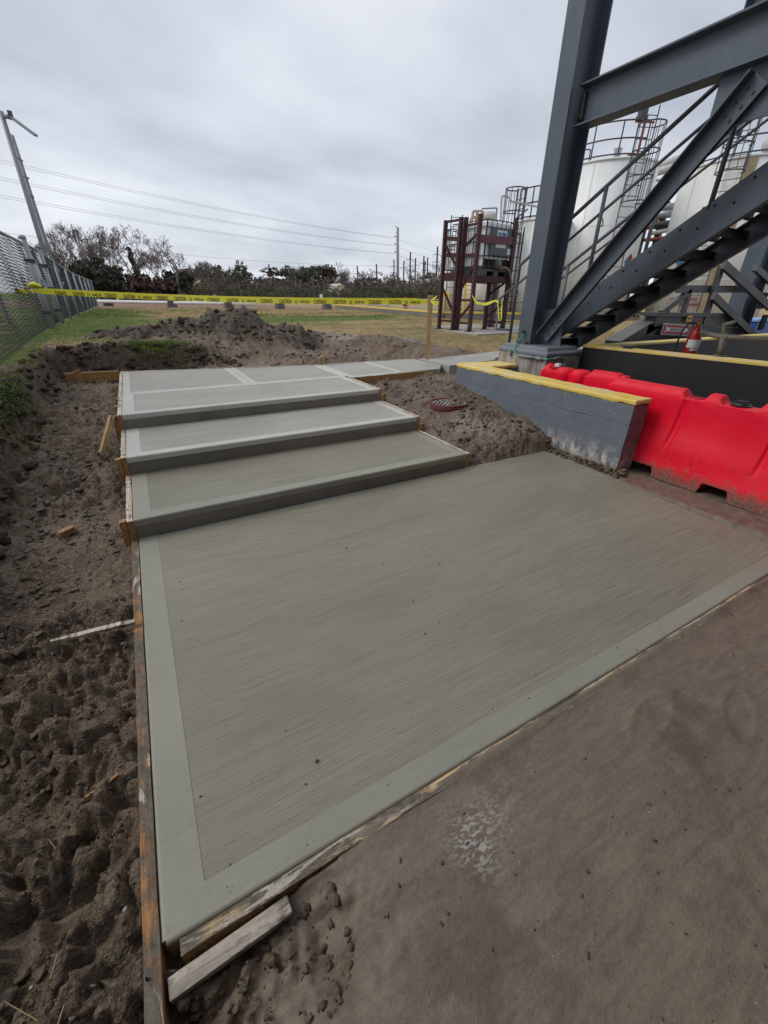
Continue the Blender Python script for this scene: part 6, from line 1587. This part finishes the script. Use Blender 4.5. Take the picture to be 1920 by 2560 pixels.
mb = MB(); mb.tube([pa + (pa - pb) * .05, PV(431, 757, BL[1]), PV(573, 758.5, BL[2]), pb], .10, 10)
tag(mb.build('white_pipe', M['white_pipe'], None, True), 'long white horizontal pipe resting on the concrete blocks', 'pipe')
# far boundary fence
yfar = 58
bf = thing('boundary_fence', (20, yfar, .8), 'thin far chain link boundary fence below the brush', 'fence')
fa, fb_ = PZ(285, 757.5, .82), PZ(880, 757.5, .82); R0 = 62
A3, B3 = PD(285, 757, R0), PD(1040, 757, R0 + 6)
for h_ in (.05, 1.9): MB().tube([A3 + (0, 0, h_ + .82 - A3[2]), B3 + (0, 0, h_ + .82 - B3[2])], .025, 4).build('fence_rail', M['far_wire'], bf)
for i in range(24):
    p = A3 + (B3 - A3) * i / 23; MB().tube([(p[0], p[1], .7), (p[0], p[1], 2.75)], .035, 5).tube([(p[0], p[1], 2.75), (p[0] - .2, p[1] - .1, 3.1)], .025, 4).build('fence_post', M['far_wire'], bf)
wv = MB(); Lb = np.linalg.norm(B3 - A3); db = (B3 - A3) / Lb
for i in range(int(Lb / .45)):
    for s in (1, -1):
        a = A3 + db * i * .45; b = a + db * 2.0 * s
        if 0 <= (b - A3) @ db <= Lb: wv.add([(a[0], a[1], .85), (a[0], a[1] + .01, .87), (b[0], b[1] + .01, 2.72), (b[0], b[1], 2.70)], [(0, 1, 2, 3)])
o = wv.build('woven_wire', M['far_wire'], bf); o['kind'] = 'stuff'
for u, lb_ in ((537, 'small white sign on the far boundary fence behind the heap'), (803, 'small white sign on the far boundary fence toward the poles')):
    p = PD(u, 740, 61.5); mb = MB(); mb.box(p[0] - .22, p[0] + .22, p[1] - .02, p[1] + .02, p[2] - .22, p[2] + .22); tag(mb.build('fence_sign', M['sign_white']), lb_, 'sign')

# ------------------------------------------------------------------ poles and lines
def pole(name, u, v, u2, r, rad, mat, label, cat, group=None, zb=.6):
    top, bot = PD(u, v, r), PD(u2, 745, r); t = thing(name, (top[0], top[1], zb), label, cat, group)
    MB().tube([(bot[0], bot[1], zb), top], [rad * 1.25, rad], 8).build('shaft', M[mat], t, True); return t, top
t, p = pole('light_pole', 2, 278, 146, 36, .115, 'pole_steel', 'tall grey light pole leaning over the fence at the far left', 'light pole')
a0_ = PD(8, 290, 36); a1_ = PD(28, 293, 35.6); a2_ = PD(60, 315, 35); a3_ = PD(90, 339, 34.5)
MB().tube([a0_, a1_], .10, 8).build('arm', M['pole_steel'], t, True); MB().bar(a1_, a3_, .20, .10).build('lamp_head', M['pole_steel'], t); MB().bar(a1_ - (0, 0, .1), a1_ + (0, 0, .25), .2, .2).build('bracket', M['cage'], t)
t, p = pole('utility_pole', 30, 338, 160, 40, .095, 'pole_steel', 'second paler pole standing just behind the light pole', 'pole')
for u0, v0, u1, v1 in ((42, 394, 56, 402), (56, 440, 72, 446), (70, 487, 84, 492)): MB().bar(PD(u0, v0, 38.5), PD(u1, v1, 40), .07, .09).build('standoff', M['cage'], t)
MB().tube(sm([PD(22, 331, 40), PD(30, 340, 39.6), PD(37, 380, 39.2), PD(45, 395, 39)]), .03, 5).build('cable', M['line'], t)
t, p = pole('distant_pole', 188, 578, 240, 58, .13, 'pole_steel', 'thin distant pole rising among bare trees beyond the fence', 'pole')
MB().box(p[0] - .22, p[0] + .22, p[1] - .1, p[1] + .1, p[2] - .5, p[2] + .1).build('pole_head', M['cage'], t)
T_, tp_ = pole('transmission_pole', 994.5, 569, 994.5, 170, .42, 'pole_steel', 'tall pale steel transmission pole with three short arms', 'pylon')
AR = []
for v in (591, 610, 630):
    e_ = PD(986, v, 170); b_ = PD(994.5, v + 1.5, 170); MB().bar(b_, e_, .22, .30).build('arm', M['pole_steel'], T_); MB().tube([PD(992, v - 13, 170), e_], .07, 5).build('insulator', M['vent'], T_); AR.append(e_)
MB().bar(PD(994.5, 572, 170), PD(988, 564, 170), .15, .2).build('arm', M['pole_steel'], T_)
pls = [(672, 660, 677, 118, 'power pole peeking above the left of the far tree line'), (816, 660, 818, 112, 'power pole above the middle of the far tree line'), (893, 665, 897, 108, 'power pole standing clear between tree line gaps'), (941, 660, 944, 106, 'power pole left of the pylon with one short bar'), (985, 649, 985, 125, 'dark power pole tight against the pylon on its left'),
       (1010, 652, 1008, 125, 'slim brown power pole just right of the pylon'), (1026, 630, 1024, 115, 'tall dark power pole with drooping jumper cables right of the pylon'), (1039, 645, 1036, 122, 'dark power pole with a pair of short bars'), (1060, 640, 1055, 118, 'dark power pole in front of the warehouse gable, leftmost of three'), (1063, 652, 1060, 130, 'thin dark power pole in front of the warehouse, middle of three'), (1069, 644, 1068, 130, 'dark power pole in front of the warehouse, right of three'), (1094, 616, 1089, 108, 'tallest dark power pole with cross bars next to the rack')]
for i, (u, v, u2, r, lb_) in enumerate(pls):
    t, p = pole('power_pole', u, v, u2, r, .15 if i < 5 else .17, 'pole_wood', lb_, 'power pole', 'wooden power poles by the far trees', .8)
    k = (745 - v)
    n_arm = (0, 0, 1, 1, 2, 1, 2, 2, 1, 0, 2, 3)[i]
    for j in range(n_arm):
        z = p[2] - 1.6 - 1.4 * j
        mb = MB(); mb.tube(sm([(p[0] - 1.25, p[1] - .4, z - .12), (p[0] - .7, p[1] - .2, z + .12), (p[0], p[1], z), (p[0] + .7, p[1] + .2, z + .12), (p[0] + 1.25, p[1] + .4, z - .12)]), .055, 5); mb.build('cross_arm', M['pole_wood'], t)
        for s in (-1, 1): MB().tube([(p[0] + s * 1.1, p[1], z - .02), (p[0] + s * 1.1, p[1], z - .55)], .05, 5).build('insulator', M['vent'], t)
    if i in (6, 11):
        for j in range(7): x_ = -1.2 + .4 * j; MB().tube(sm([(p[0] + x_, p[1], p[2] - 3.4), (p[0] + x_ + .15, p[1], p[2] - 4.1 - .25 * (j % 2)), (p[0] + x_ + .35, p[1], p[2] - 3.5)], 4), .045, 4).build('jumper', M['pole_wood'], t)
GW = 'overhead power lines'
def wire(a, b, sag, r, label, n=26):
    P = [a + (b - a) * k / n + np.array([0, 0, -sag * 4 * (k / n) * (1 - k / n)]) for k in range(n + 1)]
    o = MB().tube(P, r, 4, False).build('power_line', M['line'], None, True); tag(o, label, 'power line', GW); return o
for (vl, vm, e_, nm) in ((393, 591, AR[0], 'top'), (438, 610, AR[1], 'middle'), (484, 630, AR[2], 'bottom')):
    for dz, w_ in ((0, 'upper'), (-.45, 'lower')):
        a = PD(-60, vl - 8, 130) + np.array([0, 0, dz]); b = e_ + np.array([-.2, 0, -.4 + dz * .3])
        wire(a, b, 1.2, .024, f'{w_} wire of the {nm} pair crossing the sky to the pylon')
    a = e_ + np.array([0, 0, -.5]); b = PD(1120, {'top': 633, 'middle': 655, 'bottom': 672}[nm], 210); wire(a, b, .6, .03, f'wire running right from the {nm} arm of the pylon', 8)
wire(PD(-60, 571, 120), PD(985, 665, 125), 1.5, .022, 'lowest thin line sagging across the sky above the trees')
wire(PD(1010, 656, 125), PD(1100, 690, 120), .3, .03, 'short slack line between the poles right of the pylon', 6)
# warehouse and houses
w0, w1 = PD(1042, 745, 100), PD(1180, 745, 90); wz0 = .8; zt0, zt1 = float(PD(1042, 706, 100)[2]), float(PD(1140, 684, 94)[2])
wh = thing('warehouse', (w0 + w1) / 2, 'pale metal warehouse with sloped roof behind the power poles', 'warehouse')
a, b = w0.copy(), w1.copy(); a[2] = b[2] = wz0; dd = np.array([8., 10., 0])
V = [a, b, b + dd, a + dd, a + (0, 0, zt0 - wz0), b + (0, 0, zt1 - wz0 + .6), b + dd + (0, 0, zt1 - wz0 + .6), a + dd + (0, 0, zt0 - wz0)]
MB().hexa(V).build('wall', M['metal_siding'], wh)
V2 = [q + np.array([0, -.3, .02]) for q in V[4:6]] + [q + np.array([.3, .3, .02]) for q in V[6:8]]
MB().hexa(V2 + [q + np.array([0, 0, .25]) for q in V2]).build('roof', M['vent'], wh)
for k0, k1 in ((.03, .10), (.14, .30), (.36, .44), (.52, .62)):
    p0, p1 = a + (b - a) * k0 + (-.05, -.06, 0), a + (b - a) * k1 + (-.05, -.06, 0); hh = 2.6 if k0 < .3 else 3.2
    MB().hexa([p0, p1, p1 + (.04, .04, 0), p0 + (.04, .04, 0), p0 + (0, 0, hh), p1 + (0, 0, hh), p1 + (.04, .04, hh), p0 + (.04, .04, hh)]).build('bay_door', M['shadow_door'], wh)
p0, p1 = a + (b - a) * .05 + (-.6, -.8, 3.0), a + (b - a) * .5 + (-.6, -.8, 3.0); MB().bar(p0, p1, 1.0, .25).build('canopy', M['steel_dk'], wh)
q = PD(1024, 744, 92); bx = thing('transformer_box', q, 'grey transformer cabinet left of the warehouse', 'cabinet'); MB().box(q[0] - 1.0, q[0] + 1.0, q[1] - .5, q[1] + .5, .8, 3.0).build('cabinet', M['pole_steel'], bx, bevel=.05); MB().box(q[0] - 1.1, q[0] + 1.4, q[1] - .6, q[1] + .6, 3.0, 3.2).build('cabinet_top', M['vent'], bx)
for u, v, s_, lb_ in ((508, 722, 2.0, 'cream gabled house glimpsed through the brush'), (432, 722, 1.6, 'cream gable end half hidden behind bare trunks'), (852, 733, 2.2, 'low house with grey roof among the far trees')):
    q = PD(u, v, 78); z_ = q[2]; hs_ = thing('house', (q[0], q[1], .8), lb_, 'house')
    MB().box(q[0] - s_, q[0] + s_, q[1], q[1] + 6, .7, z_ - .2).build('wall', M['house'], hs_); MB().prism([(-s_ - .3, 0), (s_ + .3, 0), (0, s_ * .75)], (q[0], q[1] - .2, z_ - .2), (q[0], q[1] + 6.2, z_ - .2), (1, 0, 0), (0, 0, 1)).build('roof', M['roof'] if s_ > 3 else M['house'], hs_)

# ------------------------------------------------------------------ trees
def bare_tree(base, h, spread, seed, depth=6, lean=(0, 0), trunk=.16, first=.25, mult=1.0, droop=0.0):
    R = random.Random(seed); limb = MB(); tw = []
    def grow(p, d, L_, r, k):
        n = 3 if k < 3 else 2; P = [p]; rr_ = [r]; q = p
        for i in range(n):
            d = d + np.array([R.gauss(0, .13), R.gauss(0, .13), R.gauss(.03, .08) - droop * k * .05]); d /= np.linalg.norm(d)
            q = q + d * L_ / n; P.append(q); rr_.append(r * (1 - .35 * (i + 1) / n))
        if k <= 3: limb.tube(P, rr_, 5 if k < 2 else 4, False)
        else:
            for a, b, ra, rb in zip(P[:-1], P[1:], rr_[:-1], rr_[1:]): tw.append((a, b, max(ra, .012), max(rb, .009)))
        if k >= depth: return
        nb = R.choice((2, 3, 3)) if k < 4 else R.choice((2, 2, 3))
        for j in range(nb):
            a = R.uniform(0, 6.283); sp_ = R.uniform(.35, .95) * spread
            x = np.cross(d, [0, 0, 1.0]) if abs(d[2]) < .95 else np.array([1.0, 0, 0]); x /= np.linalg.norm(x); y = np.cross(d, x)
            nd = d * math.cos(sp_) + (x * math.cos(a) + y * math.sin(a)) * math.sin(sp_); nd[2] += .12
            t_ = R.uniform(.55, 1.0) if j else 1.0; i0 = min(n - 1, int(t_ * n)); pp_ = P[i0] + (P[i0 + 1] - P[i0]) * (t_ * n - i0) if t_ < 1 else P[-1]
            grow(pp_, nd / np.linalg.norm(nd), L_ * R.uniform(.62, .84), r * (.62 if j else .7) * R.uniform(.8, 1), k + 1)
    grow(np.array(base, float), np.array([lean[0], lean[1], 1.0]) / math.sqrt(1 + lean[0] ** 2 + lean[1] ** 2), h * first, trunk, 0)
    return limb, tw
def twig_mesh(name, tw, mat, parent, rs=1.0):
    A = np.array([t[0] for t in tw]); B = np.array([t[1] for t in tw]); ra = np.array([t[2] for t in tw])[:, None] * rs; rb = np.array([t[3] for t in tw])[:, None] * rs
    s1 = np.array([.82, .57, 0.0]); 
    d = B - A; x = np.cross(d, np.array([0.3, .8, .2])); x /= np.linalg.norm(x, axis=1, keepdims=True); y = np.cross(d, x); y /= np.linalg.norm(y, axis=1, keepdims=True)
    P = []
    for k in range(3):
        a = 2 * math.pi * k / 3; o = x * math.cos(a) + y * math.sin(a); P.append(A + o * ra); P.append(B + o * rb)
    V = np.stack(P, 1).reshape(-1, 3); n = len(tw); i = np.arange(n)[:, None] * 6
    Q = np.concatenate([i + np.array([0, 2, 3, 1]), i + np.array([2, 4, 5, 3]), i + np.array([4, 0, 1, 5])])
    return link_mesh(name, V, Q, mat, parent)
def leaf_cloud(n, c, rad, size, seed, clump=14, core=.35):
    R = np.random.default_rng(seed); c = np.array(c, float); rad = np.array(rad, float)
    k = max(3, n // clump); u = R.normal(size=(k, 3)); u /= np.linalg.norm(u, axis=1, keepdims=True); rr_ = (core + (1 - core) * R.random((k, 1)) ** .5) * (.8 + .35 * R.random((k, 1)))
    cc = u * rr_ * rad
    P = np.repeat(cc, clump, 0) + R.normal(size=(k * clump, 3)) * rad * .13
    P = P + c; m_ = len(P)
    a = R.normal(size=(m_, 3)); a /= np.linalg.norm(a, axis=1, keepdims=True); b = np.cross(a, R.normal(size=(m_, 3))); b /= np.linalg.norm(b, axis=1, keepdims=True)
    s = size * R.uniform(.5, 1.3, (m_, 1))
    V = np.stack([P - a * s, P + b * s * .55, P + a * s, P - b * s * .55], 1).reshape(-1, 3)
    return V, np.arange(m_ * 4).reshape(-1, 4)
def bushes(name, clouds, mat, parent=None):
    V = []; F = []; n = 0
    for v, f in clouds: V.append(v); F.append(f + n); n += len(v)
    return link_mesh(name, np.concatenate(V), np.concatenate(F), mat, parent)
GB_, GE = 'bare trees beyond the fence', 'dark evergreens beyond the fence'
bt_ = [(246, 757, 560, 62, .95, 11, .14, 'slender bare tree behind the dark evergreen clump, tall and leaning left', (-.12, 0), .30, 'bark'),
       (316, 757, 557, 63, .9, 12, .17, 'tall bare tree with upright limbs left of the ivy trunk', (-.06, 0), .26, 'bark'),
       (366, 757, 562, 61, .9, 13, .20, 'tall bare tree whose lower trunk is wrapped in rusty vines', (-.10, 0), .36, 'bark'),
       (452, 757, 585, 60, 1.2, 15, .20, 'wide spreading pale bare tree with low drooping limbs', (.02, 0), .13, 'bark_pale'),
       (432, 757, 622, 60, 1.1, 17, .13, 'low bare tree with limbs reaching left under the wide one', (-.4, 0), .24, 'bark_pale'),
       (476, 757, 650, 60, 1.1, 18, .11, 'low bare tree arching to the right past the wide one', (.75, 0), .30, 'bark_pale'),
       (150, 745, 607, 48, .7, 21, .09, 'thin bare tree just behind the fence rail, leftmost', (-.05, 0), .30, 'bark'),
       (176, 745, 600, 52, .65, 22, .09, 'thin bare tree left of the distant pole', (-.1, 0), .30, 'bark'),
       (206, 750, 606, 56, .65, 23, .09, 'thin bare tree right of the distant pole', (-.02, 0), .30, 'bark'),
       (230, 752, 600, 60, .6, 24, .09, 'thin bare tree between the distant pole and the dark evergreens', (.0, 0), .30, 'bark')]
for u, v, vt, r, sp_, sd, tr, lb_, ln, fi, bk in bt_:
    b = PD(u, v, r); b[2] = .8; top = float(PD(u, vt, r)[2]); h = top - .8
    tr_ = thing('bare_tree', b, lb_, 'tree', GB_)
    limb, tw = bare_tree(b, h, sp_, sd, 8 if tr > .1 else 7, ln, tr * .62, fi)
    # scale crown to the sighted height
    zmax = max(t[1][2] for t in tw); k = h / (zmax - .8)
    limb.v = [tuple(b + (np.array(q) - b) * k) for q in limb.v]; tw = [(b + (t[0] - b) * k, b + (t[1] - b) * k, t[2], t[3]) for t in tw]
    limb.build('trunk', M[bk], tr_, True); o = twig_mesh('twigs', tw, M['twig'], tr_, 1.2); o['kind'] = 'stuff'
    if sd == 13:
        V = []; cl_ = []
        for i in range(16): z = .9 + i * .33; cl_.append(leaf_cloud(90, (b[0] - .10 * i * .33 * 1.0, b[1], z), (.55 - .018 * i, .5, .35), .15, 60 + i, 10, .2))
        bushes('vine_leaves', cl_, M['leaf_brown'], tr_)['kind'] = 'stuff'
eg = [(285, 700, 640, 57, (95, 58), 31, 'leaf_dark', 'large dark evergreen mass beside the end of the fence', 3200), (185, 700, 655, 50, (35, 45), 32, 'leaf_dark', 'dark evergreen shrub showing over the fence rail', 900), (345, 715, 680, 58, (55, 42), 33, 'leaf_brown', 'russet vine-covered shrub at the foot of the ivy trunk', 1300), (437, 712, 672, 62, (58, 42), 34, 'leaf_dark', 'rounded dark evergreen behind the wide bare tree', 1700), (395, 720, 690, 60, (40, 36), 35, 'leaf_brown', 'reddish thicket between the ivy trunk and the rounded evergreen', 1000)]
for u, v, vt, r, (wu, hv), sd, mt, lb_, n in eg:
    c0_ = PD(u, v, r); w = abs(PD(u + wu, v, r) - PD(u, v, r)); rx = math.hypot(w[0], w[1]); rz_ = abs(float(PD(u, v - hv, r)[2]) - float(c0_[2]))
    b = np.array([c0_[0], c0_[1], .8]); t = thing('evergreen_shrub', b, lb_, 'shrub', GE)
    rn = random.Random(sd); cl_ = []
    for i in range(7):
        a = rn.uniform(-1, 1); cl_.append(leaf_cloud(n // 7, (c0_[0] + a * rx * .55, c0_[1] + rn.uniform(-1, 1), c0_[2] + rn.uniform(-.5, .45) * rz_), (rx * .5, 2.0, rz_ * rn.uniform(.4, .6)), .30, sd * 10 + i, 12, .1))
    bushes('foliage', cl_, M[mt], t)['kind'] = 'stuff'
    st_ = MB()
    for i in range(5): st_.tube([(b[0] + rn.uniform(-.5, .5) * rx, b[1], .7), (c0_[0] + rn.uniform(-.6, .6) * rx, c0_[1], c0_[2])], [.09, .04], 5)
    st_.build('stems', M['bark'], t)
# small pale tree in the middle distance
b = PD(606, 757, 64); b[2] = .8; h = float(PD(603, 670, 64)[2]) - .8; t = thing('small_tree', b, 'small pale-trunked tree with sparse green crown in front of the far tree line', 'tree')
limb, tw = bare_tree(b, h, .6, 41, 4, (-.1, 0), .13, .5); zmax = max(q[1][2] for q in tw); k = h / (zmax - .8)
limb.v = [tuple(b + (np.array(q) - b) * k) for q in limb.v]; limb.build('trunk', M['bark_pale'], t, True)
c0_ = PD(603, 685, 64); o = bushes('crown', [leaf_cloud(150, c0_ + (rx_, 0, rz_), (.8, .8, .7), .20, 44 + i, 8, .1) for i, (rx_, rz_) in enumerate(((0, .6), (-.7, 0), (.7, -.1)))], M['leaf_mid'], t); o['kind'] = 'stuff'
# the far wood, one mass, with haze lightened into its leaf colours
cl_d, cl_m, cl_b, cl_g = [], [], [], []
R_ = random.Random(5); skirts = []
tw_all = []; lm = MB()
for i in range(64):
    u = 470 + 640 * (i + R_.uniform(-.4, .4)) / 64; r = R_.uniform(84, 102)
    vt = 684 + R_.uniform(-18, 14) + 10 * math.sin(u * .021) - (14 if 690 < u < 830 else 0)
    top = float(PD(u, vt, r)[2]); c0_ = PD(u, 745, r); hgt = top - .8
    kind_ = R_.random(); dst = cl_d if kind_ < .26 else cl_b if kind_ < .38 else cl_m if kind_ < .50 else cl_g
    if dst is cl_g or R_.random() < .3:
        lb2, tw2 = bare_tree((c0_[0], c0_[1], .8), hgt * 1.05, .75, 500 + i, 5, (R_.uniform(-.1, .1), 0), .13, .28)
        zmax = max(q[1][2] for q in tw2); kk = hgt * 1.06 / (zmax - .8); bb = np.array([c0_[0], c0_[1], .8])
        lm.add([tuple(bb + (np.array(q) - bb) * kk) for q in lb2.v], lb2.f); tw_all += [(bb + (q[0] - bb) * kk, bb + (q[1] - bb) * kk, q[2] * 1.5, q[3] * 1.5) for q in tw2]
        if dst is cl_g: continue
    for j in range(5):
        dst.append(leaf_cloud(200, (c0_[0] + R_.uniform(-1.6, 1.6), c0_[1] + R_.uniform(-1, 1), .8 + hgt * R_.uniform(.40, .86)), (R_.uniform(1.1, 2.2), 1.6, hgt * R_.uniform(.12, .2)), .26, 900 + i * 7 + j, 12, .1))
for nm, c_, mt in (('evergreen_wood', cl_d, 'wood_leaf'), ('green_wood', cl_m, 'leaf_mid'), ('russet_wood', cl_b, 'leaf_brown')): tag(bushes(nm, c_, M[mt]), kind='stuff')
tag(lm.build('wood_trunks', M['bark'], None, True), kind='stuff'); tag(twig_mesh('wood_twigs', tw_all, M['leaf_grey'], None, 1.4), kind='stuff')
bz = []
for i in range(120):
    u = 250 + 880 * i / 120 + R_.uniform(-4, 4); r = R_.uniform(66, 76); c0_ = PD(u, 750, r); hh = R_.uniform(1.2, 2.3) * (1.25 if u < 560 else 1)
    bz.append(leaf_cloud(170, (c0_[0], c0_[1], .8 + hh * .5), (1.3, 1.1, hh * .6), .17, 2000 + i, 10, .05))
tag(bushes('winter_thicket', bz, M['brush']), kind='stuff')
bz = []
for i in range(90):
    u = 430 + 680 * i / 90 + R_.uniform(-4, 4); r = R_.uniform(80, 84); c0_ = PD(u, 750, r); hh = R_.uniform(2.4, 3.8)
    bz.append(leaf_cloud(170, (c0_[0], c0_[1], .8 + hh * .5), (1.8, 1.2, hh * .6), .24, 3000 + i, 10, .05))
tag(bushes('wood_undergrowth', bz, M['leaf_grey']), kind='stuff')

# ------------------------------------------------------------------ grass blades and weeds
def blades(name, x, y, hmin, hmax, w, mat, lean=.5, up=0.0):
    n = len(x); z = ground_z(x, y) - .008 + up; a = RNG.uniform(0, 6.283, n); h = RNG.uniform(hmin, hmax, n); lx = RNG.normal(0, lean, n) * h; ly = RNG.normal(0, lean, n) * h
    dx, dy = np.cos(a) * w, np.sin(a) * w
    V = np.stack([np.stack([x - dx, y - dy, z], 1), np.stack([x + dx, y + dy, z], 1), np.stack([x + lx, y + ly, z + h], 1)], 1).reshape(-1, 3)
    return tag(link_mesh(name, V, np.arange(n * 3).reshape(-1, 3), mat), kind='stuff')
def gsc(n, x0, x1, y0, y1, p=1.0, gth=.55, gr=None):
    x = RNG.uniform(x0, x1, n); y = y0 + (y1 - y0) * RNG.random(n) ** p; mk_ = masks(x, y); k = (mk_[0] > gth) & (mk_[6] < .4) & ~((x > 4.2) & (y < 6.6) & (x < 8.5))
    pat = fbm(x * .45, y * .9, 4, 77) * .8 + mk_[1] * .9 - .12
    if gr is not None: k &= (pat > gr[0]) & (pat < gr[1])
    return x[k], y[k]
x, y = gsc(110000, -1.6, 12, 6.2, 20, 1.5, .5, (.02, 9)); blades('green_grass', x, y, .015, .055, .004, M['grass_g'])
x, y = gsc(90000, -1.6, 12, 6.2, 20, 1.5, .5, (-9, .10)); blades('straw_grass', x, y, .012, .045, .004, M['grass_t'], .9)
x, y = gsc(30000, -1.5, 14, 17, 34, 1.2, .5, (.05, 9)); blades('far_green_grass', x, y, .03, .08, .012, M['grass_g'])
x, y = gsc(24000, -1.5, 14, 17, 34, 1.2, .5, (-9, .10)); blades('far_straw_grass', x, y, .03, .07, .012, M['grass_t'], .9)
n = 2600; x = RNG.normal(.25, .30, n); y = RNG.normal(8.74, .13, n); blades('grass_tuft', x, y, .03, .11, .005, M['grass_g'], .7)
n = 1500; x = RNG.normal(-1.36, .07, n); y = RNG.normal(6.2, .4, n); blades('bank_grass', x, y, .02, .07, .004, M['grass_g'], .6)
# weeds on the bank at the left frame edge
wc = []
for i in range(26): yy_ = RNG.uniform(4.4, 6.0); xx_ = -1.27 - RNG.uniform(0, .12) + (yy_ - 4.4) * -.02; wc.append(leaf_cloud(60, (xx_, yy_, gz1(xx_, yy_) + .04), (.10, .14, .09), .020, 4000 + i, 6, .1))
tag(bushes('bank_weeds', wc, M['weed']), kind='stuff')
n = 900; x = RNG.uniform(-1.42, -1.15, n); y = RNG.uniform(4.2, 6.4, n); blades('bank_weed_stems', x, y, .03, .12, .003, M['grass_g'], .7)
# roots hanging at the cut bank and dry stalks
rt_ = []
for i in range(170):
    x0 = RNG.uniform(-1.1, 1.1); y0 = 8.42 + RNG.normal(0, .05); z0 = .45 + RNG.uniform(0, .24); p = np.array([x0, y0, z0]); q = p + np.array([RNG.normal(0, .04), -RNG.uniform(.0, .06), -RNG.uniform(.03, .16)]); rt_.append((p, q, .003, .0015))
tag(twig_mesh('hanging_roots', rt_, M['clod'], None), kind='stuff')
st = []
for (u, v, L_) in ((600, 0, 0),): pass
for i in range(26):
    x0, y0 = RNG.uniform(-.95, -.38), RNG.uniform(.3, 5.5); z0 = gzd(x0, y0) + .008; a = RNG.uniform(0, 6.28); l_ = RNG.uniform(.03, .12); st.append((np.array([x0, y0, z0]), np.array([x0 + math.cos(a) * l_, y0 + math.sin(a) * l_, z0 + .012]), .0018, .0012))
tag(twig_mesh('dry_stalks', st, M['grass_t'], None), kind='stuff')
rs_ = []
for i in range(9):
    a = -1.2 + i * .22; p = np.array([3.70, 3.22, .19]); q = p + np.array([math.cos(a) * .16, -abs(math.sin(a)) * .12 - .03, -.09 + .015 * i]); rs_.append((p + RNG.normal(0, .015, 3), q, .004, .002))
tag(twig_mesh('root_tangle', rs_, M['bark_pale'], None), kind='stuff')
# small stone on the broomed slab
for (u, v, s_, mt, lb_) in ((792, 1902, .009, 'ext_red', 'single reddish pebble on the broomed slab'), (1062, 1583, .006, 'clod', 'dark crumb lying on the middle of the broomed slab')):
    p = PZ(u, v, .003); o = MB(); o.add([p + np.array(q) * s_ * np.array([1, .8, .6]) for q in ICO_V], [tuple(f) for f in ICO_F]); tag(o.build('pebble', M[mt] if mt != 'ext_red' else simple('reddish_stone', (.13, .075, .06), .8, .2)), lb_, 'pebble')
